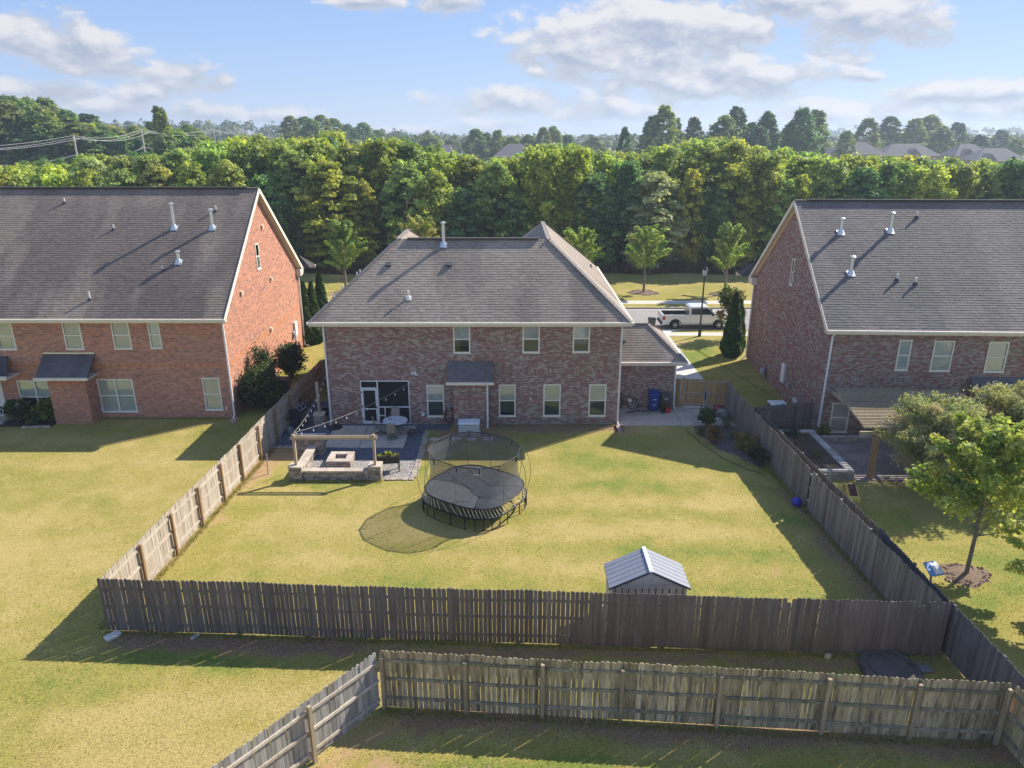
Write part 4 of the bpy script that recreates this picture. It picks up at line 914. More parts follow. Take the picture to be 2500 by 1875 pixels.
streak_amt = .45
right = thing('brick_house', 'house of dark red and grey brick with a blue-grey roof, behind the slatted pergola', 'house', (16.75, 36.9, 0))
yw = R(-2.2); cy, sy = math.cos(yw), math.sin(yw)
def RL(x, y): dx, dy = x-16.75, y-36.9; return dx*cy+dy*sy
RWn = [(20.42, 21.08, 3.72, 5.40), (22.23, 23.29, 3.70, 5.38), (25.06, 26.1, 3.68, 5.36), (17.44, 18.42, .10, 1.82)]
RW = [(RL(a, 36.8), RL(b, 36.8), c, d, 1, 'blind_white', False) for a, b, c, d in RWn]
PR, DR = gabled_house(right, (16.75, 36.9, 0), yw, 18.5, 14.1, 6.0, 11.95, -1, pal_right, RW, [(7.15, 7.6, 6.95, 8.55)], (.205, .178, .158), (.105, .095, .09), 1.0, ('mortar',), 40)
def RB(X, Y): return (X, Y, 6.0+(11.95-6.0)/(7.05+.42)*((X-16.75)*.0384+(Y-36.9)+.42))
for b, h in ((RB(23.35, 42.6), .32), (RB(20.91, 38.99), .36), (RB(21.82, 38.76), .36)): vent_pipe(right, b, h, .06)
for b, h in ((RB(18.73, 41.82), .72), (RB(21.54, 41.82), .95), (RB(18.54, 39.43), .85)): vent_pipe(right, b, h, kind='flue')
downspout(right, (16.84, 36.72, 5.6), (16.8, 36.75, .35), (.25, -.05)); downspout(right, (17.2, 50.9, 5.6), (17.2, 50.9, .05), (-.3, 0))
MB(Matrix.Translation((16.98, 42.9, 1.55)) @ Matrix.Rotation(yw, 4, 'Z')).box(-.12, -.02, -.28, .28, -.6, .6).build('panel_box', 'white', right)
MB().lathe((16.78, 41.6, 1.2), [(.12, -.1), (.13, .12)], 10, 'Z').build('meter', 'graymetal', right)
for y in (39.95, 40.15, 40.35): MB().lathe((16.75, y, .72), [(.08, -.12), (.08, .12)], 8).build('meter', 'pvc', right)
q = [(24.42, 35.75, 2.52), (28.2, 35.6, 2.52), (28.2, 36.42, 3.42), (24.42, 36.57, 3.42)]
br = MB().prism(q, (0, 0, -.09)).build('bump_roof', 'roofdeck', right); SB = Shingles((.12, .122, .128), (.07, .072, .08), 8); SB.slope([(x, y, z+.004) for x, y, z in q], .5); SB.build(br); MB().hexa([(24.38, 35.62, 2.36), (28.25, 35.47, 2.36), (28.25, 35.6, 2.36), (24.38, 35.75, 2.36), (24.38, 35.62, 2.52), (28.25, 35.47, 2.52), (28.25, 35.6, 2.52), (24.38, 35.75, 2.52)]).build('gutter', 'cream', br)
bk = Bricks(pal_right); bk.wall((24.75, 35.95, 0), (1, 0, 0), 3.2, 2.4, (), (2.2,), seed=51); bk.wall((24.75, 36.6, 0), (0, -1, 0), .64, 2.4, seed=52); bk.build(right); MB().box(24.76, 27.95, 35.96, 36.45, 0, 2.42).build('chimney_bump', 'mortar', right)

# ------------------------------------------------------------------ fences
def picket_mesh(h, w, th, mat, ear=.04, cut=0.0):
    e = min(ear, w*.3); mb = MB()
    mb.prism([(-w/2, -th/2, .0), (w/2, -th/2, .0), (w/2, -th/2, h-e-cut), (w/2-e, -th/2, h-cut*.4), (-w/2+e, -th/2, h), (-w/2, -th/2, h-e)], (0, th, 0))
    me = bpy.data.meshes.new('picket'); me.from_pydata(mb.v, [], mb.f); me.materials.append(MT[mat]); me.update()
    return me
def fence(label, A, B, h, side, mats, posts=2.3, rails=(.3, 1.0, 1.62), pitch=.146, gap=.012, z0=.06, wob=.02, group=None, posth=None, skip=(), name='wooden_fence', cat='fence', short=(), postw=.1, endpost=True, full=None, bow=0.0):
    A, B = Vector((*A, 0)), Vector((*B, 0)); d = B-A; L = d.length; u = d/L; n = Vector((u.y, -u.x, 0)); rz = math.atan2(u.y, u.x)
    t = thing(name, label, cat, A, rz, group); rg = random.Random(label)
    var = [picket_mesh(h-z0+rg.uniform(-.018, .018), pitch-gap*q, .018, mats[0], cut=rg.choice((0, 0, .01))) for q in (.6, .8, .95, 1.05, 1.2, 1.5)]; wide = [picket_mesh(h-z0+rg.uniform(-.014, .014), pitch-.003, .018, mats[0]) for _ in range(3)]
    k = int(L/pitch)
    low = lambda x: wob*(math.sin(x*.55+A.x)+.6*math.sin(x*1.37+A.y)+.4*math.sin(x*2.9))
    bw = lambda x: bow*math.sin(math.pi*min(1, max(0, x/L)))
    for i in range(k):
        x = (i+.5)*pitch
        if any(a < x < b for a, b in skip): continue
        o = put('picket', rg.choice(wide if full and full[0] < x < full[1] and rg.random() < .8 else var), t)
        o.location = (x+rg.uniform(-.002, .002), rg.uniform(-.004, .004)+bw(x), z0+low(x)-(.17 if any(a < x < b for a, b in short) else 0))
        o.rotation_euler = (rg.gauss(0, .005), rg.gauss(0, .0035), rg.gauss(0, .008))
    s = -side                                       # local +y is -n
    for a, b in [(i*2.4, min(L, i*2.4+2.4)) for i in range(int(math.ceil(L/2.4)))]:
        for zr in rails:
            dz = rg.uniform(-.03, .03)
            MB(ROOTM[t.name]).bar((a+.002, s*.032+bw(a), zr+low(a)+dz), (b-.002, s*.032+bw(b), zr+low(b)+dz*.5), .042, .09, (0, 0, 1)).build('rail', mats[2], t)
    ps = posts if isinstance(posts, (list, tuple)) else [i*posts for i in range(int(L/posts)+1)]+([L-.03] if endpost else [])
    for x in ps:
        hh = (posth or h-.08)+rg.uniform(-.06, .04); lean = rg.gauss(0, .012)
        ya, yb = sorted((s*.058+bw(x), s*(.058+postw)+bw(x)))
        MB(ROOTM[t.name]).hexa([(x-postw/2, ya, -.05), (x+postw/2, ya, -.05), (x+postw/2, yb, -.05), (x-postw/2, yb, -.05), (x-postw/2+lean, ya, hh), (x+postw/2+lean, ya, hh), (x+postw/2+lean, yb, hh), (x-postw/2+lean, yb, hh)]).build('post', mats[1], t)
    return t
dk = ('fence_dark', 'fence_dark', 'fence_dark'); rt = ('fence_right', 'fence_right', 'fence_right'); ot = ('fence_outer', 'fence_outer', 'fence_outer')
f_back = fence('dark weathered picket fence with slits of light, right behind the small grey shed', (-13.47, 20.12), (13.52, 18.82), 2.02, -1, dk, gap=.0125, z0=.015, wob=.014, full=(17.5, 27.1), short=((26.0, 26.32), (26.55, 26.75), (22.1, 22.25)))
f_left = fence('pale weathered fence with brown posts and rails, running from the corner past the patio', (-13.45, 20.16), (-12.32, 44.7), 1.92, 1, ('fence_pale', 'post_brown', 'rail_pale'), posts=[.25, 2.3, 4.55, 6.8, 9.0, 11.1, 13.4, 15.75, 18.1, 20.4, 22.6, 24.45], gap=.008, z0=.03, wob=.016)
fence('short dark fence panel closing the gap between house wall and side fence', (-12.28, 44.75), (-10.34, 44.75), 1.85, 1, dk, posts=[.06], gap=.004)  # dark boards carry the house's shadow in their colour
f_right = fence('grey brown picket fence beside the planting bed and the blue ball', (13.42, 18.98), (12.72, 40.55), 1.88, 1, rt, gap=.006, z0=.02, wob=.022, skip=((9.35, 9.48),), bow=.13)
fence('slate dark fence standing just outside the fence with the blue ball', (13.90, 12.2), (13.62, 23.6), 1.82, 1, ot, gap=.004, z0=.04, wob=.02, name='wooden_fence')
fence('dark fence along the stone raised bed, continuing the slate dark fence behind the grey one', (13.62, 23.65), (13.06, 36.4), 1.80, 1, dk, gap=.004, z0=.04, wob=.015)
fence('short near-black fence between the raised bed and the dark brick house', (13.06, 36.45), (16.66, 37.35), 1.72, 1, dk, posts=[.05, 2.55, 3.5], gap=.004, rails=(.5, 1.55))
gm = ('fence_green', 'post_mossy', 'rail_green')
fence('mossy brown fence with seven posts and three rails, its notched pickets in front', (-3.73, 16.72), (13.2, 15.44), 1.96, 1, gm, full=(6.5, 17), posts=[.08, 2.45, 4.6, 6.78, 9.43, 12.26, 14.6, 16.86], gap=.0115, z0=.015, wob=.018, posth=1.84, rails=(.36, 1.02, 1.66), pitch=.150)
fence('silver grey fence wing running diagonally from the mossy fence corner', (-3.80, 16.66), (-8.6, 10.6), 1.95, -1, ('fence_grey', 'post_mossy', 'rail_pale'), posts=[2.35, 4.8, 7.2], gap=.005, z0=.08, wob=.012, posth=1.8, rails=(.3, .98, 1.6), pitch=.150)
fence('mossy fence wing turning toward the viewer at the corner post', (13.25, 15.4), (13.55, 9.0), 1.95, 1, gm, posts=[2.4, 4.8], gap=.006, z0=.08, wob=.012, posth=1.8, rails=(.36, 1.02, 1.66), pitch=.150)

# timber gate with steel frame
gt = thing('driveway_gate', 'double gate of new cedar boards in a thin steel frame beside the garage', 'gate', (10.25, 40.98, 0), math.atan2(-.32, 2.55))
T = ROOTM[gt.name]; nb = [picket_mesh(1.72+random.uniform(-.012, .012), .138, .018, 'new_wood', .03) for _ in range(5)]
for i in range(18):
    o = put('picket', random.choice(nb), gt); o.location = (.10+i*.142+(.02 if i > 8 else 0), .04, .10)
for x0, x1 in ((.08, 1.32), (1.42, 2.62)):
    f = MB(T)
    for z in (.22, .95, 1.66): f.box(x0, x1, -.012, .024, z, z+.04)
    for x in (x0, x1-.035): f.box(x, x+.035, -.014, .022, .10, 1.72)
    f.build('gate_frame', 'galv', gt)
MB(T).box(1.34, 1.40, -.05, -.018, .55, 1.05).build('latch', 'black_metal', gt); MB(T).box(1.35, 1.38, -.04, -.02, .08, .54).build('drop_rod', 'galv', gt)
for x in (-.07, 2.66): MB(T).box(x, x+.14, -.04, .10, -.05, 1.86).build('post', 'new_wood', gt)
MB(T).box(.1, 2.6, -.10, .02, .05, .10).build('threshold', 'white', gt)
fence('narrow cedar fence panel between the garage downspout and the gate', (9.70, 41.02), (10.14, 40.98), 1.84, 1, ('new_wood', 'new_wood', 'new_wood'), posts=[.05], gap=.004, pitch=.142, endpost=False)

# ------------------------------------------------------------------ patio
def pebbles(name, poly, z, n, mat, cols, seed, size=(.018, .05), label=None):
    rg = np.random.default_rng(seed); P = np.array(poly); x0, y0 = P.min(0); x1, y1 = P.max(0); X, Y = rg.uniform(x0, x1, n), rg.uniform(y0, y1, n)
    ins = np.zeros(n, bool)
    for (ax, ay), (bx, by) in zip(P, np.roll(P, -1, 0)):
        c = ((ay > Y) != (by > Y)) & (X < (bx-ax)*(Y-ay)/(by-ay+1e-12)+ax); ins ^= c
    X, Y = X[ins], Y[ins]; n = len(X); r = rg.uniform(*size, n); a = rg.random(n)*6.28
    k = np.stack([np.stack([X+r*np.cos(a+q), Y+r*np.sin(a+q), np.full(n, z-.004)], 1) for q in (0, 1.57, 3.14, 4.71)]+[np.stack([X, Y, z+r*.55], 1)], 1)
    F = (np.arange(n)[:, None, None]*5+np.array([(0, 1, 4), (1, 2, 4), (2, 3, 4), (3, 0, 4)])[None]).reshape(-1, 3)
    C = np.array(cols)[rg.integers(0, len(cols), n)]*(.6+.8*rg.random((n, 1)))
    o = npmesh(name, k.reshape(-1, 3), F, np.repeat(C, 4, 0), mat, None, 'stuff')
    return o
MT['pebble'] = M('pebble', (0, 0, 0), .9, .1, 20, attr=True)
GP = [(-12.75, 35.15), (-10.2, 35.15), (-10.2, 33.34), (-4.86, 33.34), (-4.86, 37.42), (-3.5, 37.42), (-3.5, 38.27), (-10.32, 38.27), (-10.32, 41.5), (-12.55, 41.5)]
sheet('gravel_base', [(-12.75, 35.15), (-10.2, 35.15), (-10.2, 38.28), (-10.36, 38.28), (-10.36, 42), (-12.55, 42)], .008, 'gravel'); sheet('gravel_base', [(-10.198, 33.34), (-4.86, 33.34), (-4.86, 38.285), (-10.198, 38.285)], .008, 'gravel'); sheet('gravel_base', [(-4.858, 37.42), (-3.5, 37.42), (-3.5, 38.285), (-4.858, 38.285)], .008, 'gravel')
pebbles('gravel', GP, .012, 9000, 'pebble', [(.09, .10, .12), (.13, .14, .165), (.17, .18, .20), (.06, .066, .08)], 3)
PP = [(-10.1, 31.35), (-4.75, 31.35), (-4.86, 33.338), (-10.1, 33.338)]
sheet('gravel_base', PP, .008, 'gravel_pale'); pebbles('gravel', PP, .012, 4500, 'pebble', [(.35, .32, .285), (.32, .295, .265), (.29, .27, .25), (.38, .345, .305)], 4, (.015, .04))
ps = thing('patio', None, None, (-8, 36.5, 0)); ps['kind'] = 'structure'
for q in ([(-9.95, 34.95), (-8.09, 34.93), (-8.14, 37.94), (-9.98, 37.96)], [(-8.05, 34.93), (-5.72, 34.92), (-5.74, 37.92), (-8.10, 37.94)]):
    MB().prism([(x, y, -.04) for x, y in q], (0, 0, .09)).build('concrete_panel', 'concrete', ps, bevel=.008)
ed = thing('patio_edging', 'line of flat pale stones edging the slate gravel beside the trampoline', 'edging', (-4.8, 34, 0))
def stone_mesh(w, d, h, mat, seed, name='stone', jit=.012):
    rg = random.Random(seed); j = lambda: rg.uniform(-jit, jit); mb = MB()
    mb.hexa([(-w/2+j(), -d/2+j(), 0), (w/2+j(), -d/2+j(), 0), (w/2+j(), d/2+j(), 0), (-w/2+j(), d/2+j(), 0), (-w/2+j(), -d/2+j(), h+j()*.4), (w/2+j(), -d/2+j(), h+j()*.4), (w/2+j(), d/2+j(), h+j()*.4), (-w/2+j(), d/2+j(), h+j()*.4)])
    me = bpy.data.meshes.new(name); me.from_pydata(mb.v, [], mb.f); me.materials.append(MT[mat]); me.update(); return me
es = [stone_mesh(.26, .28, .05, 'edge', i, jit=.02) for i in range(5)]
def stones_along(root, meshes, A, B, step, z, jitter=.02, name='stone'):
    A, B = Vector((*A, z)), Vector((*B, z)); n = int((B-A).length/step); a = math.atan2(B.y-A.y, B.x-A.x)
    Mi = ROOTM[root.name].inverted()
    for i in range(n):
        o = put(name, random.choice(meshes), root); o.location = Mi @ (A+(B-A)*((i+.5)/n)+Vector((random.uniform(-jitter, jitter), random.uniform(-jitter, jitter), 0)))
        o.rotation_euler = (0, 0, a+random.uniform(-.1, .1)+random.choice((0, math.pi)))
stones_along(ed, es, (-4.74, 31.4), (-4.70, 33.9), .27, 0); stones_along(ed, es, (-4.70, 34.0), (-4.72, 37.2), .36, 0, .05)
stones_along(ed, es, (-6.1, 31.28), (-4.7, 31.28), .27, 0); stones_along(ed, es, (-12.74, 35.02), (-11.5, 34.98), .27, 0); stones_along(ed, es, (-12.86, 35.1), (-12.74, 38.0), .3, 0)
# seat wall with stone piers
def stone_wall(root, x0, x1, y0, y1, z0, z1, mat, cap=None, capov=.03, rows=4, bl=.30):
    """A box-shaped dry-laid wall: every stone a block of its own round the four faces, cap stones on top."""
    hh = (z1-z0)/rows; Mi = ROOTM[root.name].inverted(); core = MB(); core.box(x0+.05, x1-.05, y0+.05, y1-.05, 0, z1-.01); core.build('wall_core', 'soil', root)
    for r in range(rows):
        for (p, q, a) in (((x0, y0), (x1, y0), 0), ((x1, y0), (x1, y1), 90), ((x1, y1), (x0, y1), 180), ((x0, y1), (x0, y0), 270)):
            L = math.hypot(q[0]-p[0], q[1]-p[1]); d = ((q[0]-p[0])/L, (q[1]-p[1])/L); s = 0.0; first = True
            while s < L-.02:
                w = random.uniform(.7, 1.3)*bl
                if first and r % 2: w *= .6
                first = False
                if L-s-w < .1: w = L-s
                me = stone_mesh(w-.012, .10, hh-.010, mat, random.random(), jit=.007)
                o = put('stone', me, root); c = s+w/2; n = (d[1], -d[0]); off = random.uniform(-.012, .006)
                o.location = Mi @ Vector((p[0]+d[0]*c-n[0]*(.05-off), p[1]+d[1]*c-n[1]*(.05-off), z0+r*hh+.003)); o.rotation_euler = (0, 0, R(a)+random.uniform(-.02, .02))
                s += w
    if cap:
        lx, ly = x1-x0+2*capov, y1-y0+2*capov; along = lx >= ly; Lc = max(lx, ly); n = max(1, round(Lc/.42)); wd = min(lx, ly)
        for i in range(n):
            me = stone_mesh(Lc/n-.008, wd, .075, cap, random.random(), 'cap_stone', .006); o = put('cap_stone', me, root); c = -Lc/2+(i+.5)*Lc/n
            o.location = Mi @ Vector(((x0+x1)/2+(c if along else 0), (y0+y1)/2+(0 if along else c), z1)); o.rotation_euler = (0, 0, 0 if along else math.pi/2)
sw = thing('seat_wall', 'low stone seat wall with square piers around the fire pit corner', 'stone wall', (-8.3, 31.5, 0))
stone_wall(sw, -10.58, -9.98, 31.05, 31.60, 0, .68, 'stone', 'capstone', rows=5); stone_wall(sw, -6.82, -6.24, 31.12, 31.68, 0, .68, 'stone', 'capstone', rows=5)
stone_wall(sw, -9.96, -6.84, 31.18, 31.50, 0, .42, 'stone', 'capstone', rows=4); stone_wall(sw, -10.44, -10.06, 31.64, 34.05, 0, .42, 'stone', 'capstone', rows=4)
gc = thing('grill_counter', 'stone outdoor counter with a dark top at the end of the seat wall', 'counter', (-10.5, 34.4, 0))
stone_wall(gc, -11.15, -9.72, 34.08, 34.72, 0, .86, 'stone', None, rows=6)
MB().box(-11.22, -9.66, 34.02, 34.78, .862, .93).build('counter_top', 'bedstone', gc, bevel=.01); MB().box(-10.85, -10.1, 34.25, 34.55, .931, .945).build('steel_lid', 'galv', gc)
bp_ = thing('stone_pier', 'square stone pier carrying the lone timber post by the house corner', 'stone pier', (-10.85, 38.0, 0))
stone_wall(bp_, -11.12, -10.58, 37.72, 38.24, 0, .72, 'stone', 'capstone', rows=5)
fp = thing('fire_pit', 'square fire pit of pale stone with a steel burner inside', 'fire pit', (-8.58, 33.05, 0))
for (x0, x1, y0, y1) in ((-9.18, -7.98, 32.46, 32.76), (-9.18, -7.98, 33.34, 33.64), (-9.18, -8.88, 32.77, 33.33), (-8.28, -7.98, 32.77, 33.33)): stone_wall(fp, x0, x1, y0, y1, 0, .32, 'stone', 'capstone', .0, 3, .28)
MB().box(-8.87, -8.29, 32.78, 33.32, .01, .06).build('ash_bed', 'soil', fp); MB().lathe((-8.58, 33.05, .2), [(.07, -.2), (.07, .2)], 10, 'X').tube([(-8.78, 33.05, .05), (-8.78, 33.05, .2)], .02, 6).tube([(-8.38, 33.05, .05), (-8.38, 33.05, .2)], .02, 6).build('burner', 'graymetal', fp, 'stuff')

# timber frame on the piers
pg = thing('patio_arbor', 'goalpost-like timber frame of two posts and a beam over the seat wall', 'pergola', (-8.4, 31.4, .75))
for x in (-10.28, -6.52): MB().box(x-.055, x+.055, 31.28, 31.42, .757, 2.30).build('post', 'beam_wood', pg)
MB().box(-10.42, -6.36, 31.42, 31.47, 2.08, 2.21).build('beam', 'beam_wood', pg); MB().box(-10.42, -6.36, 31.23, 31.278, 2.08, 2.21).build('beam', 'beam_wood', pg)
bpst = thing('timber_post', 'single timber post standing on a stone pier near the house corner', 'post', (-10.85, 38.0, .8)); MB().box(-10.92, -10.78, 37.93, 38.07, .797, 2.62).build('post', 'beam_wood', bpst)

def string_lights(label, A, B, sag, n):
    A, B = Vector(A), Vector(B); t = thing('string_lights', label, 'string lights', A, 0, 'string lights over the patio')
    f = lambda q: A+(B-A)*q+Vector((0, 0, -sag*4*q*(1-q)))
    MB().tube([f(i/24) for i in range(25)], .008, 5).build('cable', 'cable', t)
    bm_ = MB(); bm_.lathe((0, 0, 0), [(.012, 0), (.018, -.05), (.027, -.08), (.025, -.115), (.008, -.14)], 8); me = bpy.data.meshes.new('bulb'); me.from_pydata(bm_.v, [], bm_.f); me.materials.append(MT['bulb']); me.update()
    for i in range(n):
        o = put('bulb', me, t); o.location = f((i+.6)/n)-A+Vector((0, 0, -.09)) ; MB().tube([f((i+.6)/n), f((i+.6)/n)-Vector((0, 0, .1))], .008, 4).build('socket', 'black_plastic', t)
MT['cable'] = M('pale_cable', (.42, .40, .36), .6, .1); MT['bulb'] = M('milk_glass_bulb', (.85, .84, .80), .2, .02, spec=.6)
string_lights('string lights from the timber frame to the screened porch', (-10.28, 31.5, 2.33), (-5.86, 38.2, 2.42), .26, 11)
string_lights('string lights from the timber frame back along the side fence', (-10.30, 31.5, 2.33), (-11.0, 41.2, 2.5), .45, 13)

# patio table and swivel chairs
MT['chair_fabric'] = M('sling_fabric', (.33, .29, .235), .85, .1, 30, bump=.2, bscale=200); MT['chair_frame'] = M('bronze_frame', (.13, .115, .10), .5, .1, spec=.5); MT['table_top'] = M('table_top', (.62, .63, .64), .35, .06, 8, spec=.5)
tb = thing('patio_table', 'round pale glass-topped patio table in front of the screened porch', 'table', (-6.42, 36.93, .05))
MB().lathe((-6.42, 36.93, 0), [(.66, .74), (.68, .755), (.68, .775), (.66, .785), (.02, .787)], 28).build('table_top', 'table_top', tb, smooth=False)
for k in range(4):
    a = R(45+90*k); MB().tube([(-6.42+.12*math.cos(a), 36.93+.12*math.sin(a), .72), (-6.42+.3*math.cos(a), 36.93+.3*math.sin(a), .42), (-6.42+.52*math.cos(a), 36.93+.52*math.sin(a), .06)], .022, 7).build('leg', 'chair_frame', tb)
MB().lathe((-6.42, 36.93, 0), [(.12, .42), (.14, .44), (.12, .46)], 12).build('brace', 'chair_frame', tb); tb2 = MB().obox((-6.72, 37.05, .80), (.14, .09, .03), .4).build('tray', 'black_plastic', None); tag(tb2, 'small dark item lying on the round patio table', 'tray')
MB().lathe((-6.42, 36.93, .787), [(.03, 0), (.03, .012)], 10).build('umbrella_ring', 'chair_frame', tb)
def chair(label, x, y, rz):
    t = thing('patio_chair', label, 'chair', (x, y, .05), rz, 'sling chairs round the patio table'); T = ROOTM[t.name]
    s = MB(T); s.hexa([(-.25, -.25, .40), (.25, -.25, .40), (.25, .24, .38), (-.25, .24, .38), (-.25, -.25, .425), (.25, -.25, .425), (.25, .24, .405), (-.25, .24, .405)]).build('seat', 'chair_fabric', t)
    MB(T).hexa([(-.25, .24, .42), (.25, .24, .42), (.25, .26, .42), (-.25, .26, .42), (-.22, .40, .98), (.22, .40, .98), (.22, .42, .98), (-.22, .42, .98)]).build('backrest', 'chair_fabric', t)
    f = MB(T); f.tube([(-.27, -.27, .40), (-.27, .24, .39), (-.25, .41, 1.0), (0, .44, 1.03), (.25, .41, 1.0), (.27, .24, .39), (.27, -.27, .40)], .016, 6).build('frame', 'chair_frame', t)
    for sx in (-1, 1): MB(T).tube([(sx*.29, -.25, .40), (sx*.31, -.22, .62), (sx*.31, .18, .64), (sx*.28, .31, .68)], .018, 6).build('armrest', 'chair_frame', t)
    MB(T).lathe((0, 0, 0), [(.045, .09), (.045, .40)], 10).build('stem', 'chair_frame', t); MB(T).tube([(.27*math.cos(i*.3927), .27*math.sin(i*.3927), .018) for i in range(16)], .018, 6, closed=True).build('swivel_ring', 'chair_frame', t)
    for k in range(2): MB(T).tube([(.27*math.cos(k*1.5708), .27*math.sin(k*1.5708), .02), (0, 0, .1), (-.27*math.cos(k*1.5708), -.27*math.sin(k*1.5708), .02)], .014, 6).build('base_arm', 'chair_frame', t)
chair('sling patio chair with its back to the fire pit, beside the round table', -6.50, 36.12, R(184)); chair('sling patio chair standing between the round table and the timber frame side', -7.22, 36.75, R(100)); chair('sling patio chair tucked between the round table and the screened porch', -6.62, 37.75, R(-6)); chair('dark sling patio chair on the gravel side of the round table', -5.5, 36.75, R(-85))

# barrel grill
gl = thing('barrel_grill', 'black barrel smoker grill standing on gravel beside the pale fence', 'grill', (-12.0, 37.95, 0), R(-14)); T = ROOTM[gl.name]
MB(T).lathe((0, 0, 1.02), [(.02, -.56), (.25, -.55), (.27, -.53), (.27, .53), (.25, .55), (.02, .56)], 20, 'Y').build('barrel', 'black_metal', gl, smooth=False)
for y in (-.35, .0, .35): MB(T).tube([(.275*math.cos(a), y, 1.02+.275*math.sin(a)) for a in [i*.2618 for i in range(13)]], .012, 5).build('band', 'graymetal', gl)
MB(T).box(.28, .60, -.5, .5, .90, .93).build('side_shelf', 'black_metal', gl); MB(T).box(-.22, .22, -.98, -.58, .74, .80).build('front_shelf', 'black_metal', gl); MB(T).lathe((-.05, .35, 1.25), [(.05, 0), (.05, .42), (.08, .43), (.08, .46)], 10).build('chimney', 'black_metal', gl)
MB(T).tube([(.29, -.3, 1.08), (.34, -.3, 1.1), (.34, .3, 1.1), (.29, .3, 1.08)], .015, 6).build('handle', 'galv', gl)
for x, y in ((-.2, -.45), (.2, -.45), (-.2, .45), (.2, .45)): MB(T).bar((x*.8, y, .85), (x*1.2, y, .0), .04, .04).build('leg', 'black_metal', gl)
MB(T).box(-.24, .24, -.46, .46, .22, .25).build('lower_shelf', 'black_metal', gl)
cn = thing('metal_bucket', 'pale galvanised bucket on the gravel in front of the barrel grill', 'bucket', (-12.2, 36.85, .01)); MB().lathe((-12.2, 36.85, 0), [(.12, .01), (.15, .34), (.16, .35), (.14, .345), (.11, .05)], 16).build('body', 'galv', cn); MB().tube([(-12.35, 36.85, .33), (-12.3, 36.8, .43), (-12.2, 36.78, .46), (-12.1, 36.8, .43), (-12.05, 36.85, .33)], .008, 5).build('handle', 'graymetal', cn)
bn = thing('black_bin', 'small black bin on the gravel near the corner downspout', 'bin', (-10.95, 39.6, .01)); MB().lathe((-10.95, 39.6, 0), [(.14, .01), (.18, .52)], 14).build('body', 'black_plastic', bn); MB().lathe((-10.95, 39.6, .52), [(.19, 0), (.19, .04), (.05, .07)], 14).build('lid', 'black_plastic', bn)
rk = thing('umbrella_stand', 'thin brown pole on a dark round base beside the corner downspout', 'umbrella stand', (-9.95, 37.66, .05)); MB().lathe((-9.95, 37.66, .05), [(.42, 0), (.42, .03), (.08, .07), (.04, .2)], 20).build('base', 'black_plastic', rk); MB().tube([(-9.95, 37.66, .1), (-10.06, 37.8, 1.9)], .018, 7).build('pole', 'post_brown', rk)
pl = thing('planter', 'raised black trough planter on tall legs beside the fire pit', 'planter', (-6.05, 32.25, .01)); T = ROOTM[pl.name] @ Matrix.Rotation(R(8), 4, 'Z')
b = MB(T)
for q in ((-.55, .55, -.25, -.21), (-.55, .55, .21, .25), (-.55, -.51, -.21, .21), (.51, .55, -.21, .21)): b.box(*q, .46, .80)
b.box(-.51, .51, -.21, .21, .46, .49).build('trough', 'black_plastic', pl); MB(T).box(-.51, .51, -.21, .21, .49, .74).build('soil', 'soil', pl)
for x, y in ((-.5, -.2), (.5, -.2), (-.5, .2), (.5, .2)): MB(T).bar((x, y, .46), (x*1.0, y, 0), .06, .06).build('leg', 'black_plastic', pl)
def herb(label, p, cols, seed, h=.26, n=26, name='herb_plant', group='plants in the black trough'):
    rg = np.random.default_rng(seed); t = thing(name, label, 'plant', p, 0, group); mb = MB()
    for i in range(n):
        a = rg.random()*6.28; e = rg.uniform(.1, .8); L = h*rg.uniform(.5, 1.1); mb.col = tuple(np.array(cols[rg.integers(0, len(cols))])*rg.uniform(.7, 1.3))
        d = Vector((math.cos(a)*math.sin(e), math.sin(a)*math.sin(e), math.cos(e))); s = Vector((-math.sin(a), math.cos(a), 0))*L*.16; b0 = Vector(p)+Vector((rg.normal(0, .03), rg.normal(0, .03), 0)); m = b0+d*L*.6
        mb.add([tuple(b0), tuple(m-s), tuple(b0+d*L), tuple(m+s)], [(0, 1, 2, 3)])
    mb.build('leaves', 'leaf', t); MB().tube([p, (p[0], p[1], p[2]+h*.5)], .008, 5).build('stem', 'leaf', t)
Y1 = [(.30, .34, .05), (.22, .30, .05), (.36, .36, .08)]
for i, (x, l) in enumerate(((-.38, 'yellow-green plant at the end of the black trough by the pier'), (-.02, 'tallest yellow-green plant in the middle of the black trough'), (.14, 'upright yellow-green plant just beside the tallest one in the black trough'), (.42, 'low green plant at the trough end away from the fire pit'))):
    herb(l, tuple(T @ Vector((x, .02, .74))), Y1, 60+i, (.18, .32, .28, .18)[i])
sk = thing('metal_stake', 'bare grey metal stake standing in the grass beside the pale fence', 'stake', (-11.85, 31.82, 0)); MB().tube([(-11.85, 31.82, -.1), (-11.83, 31.84, 1.06)], .03, 8).build('post', 'graymetal', sk)

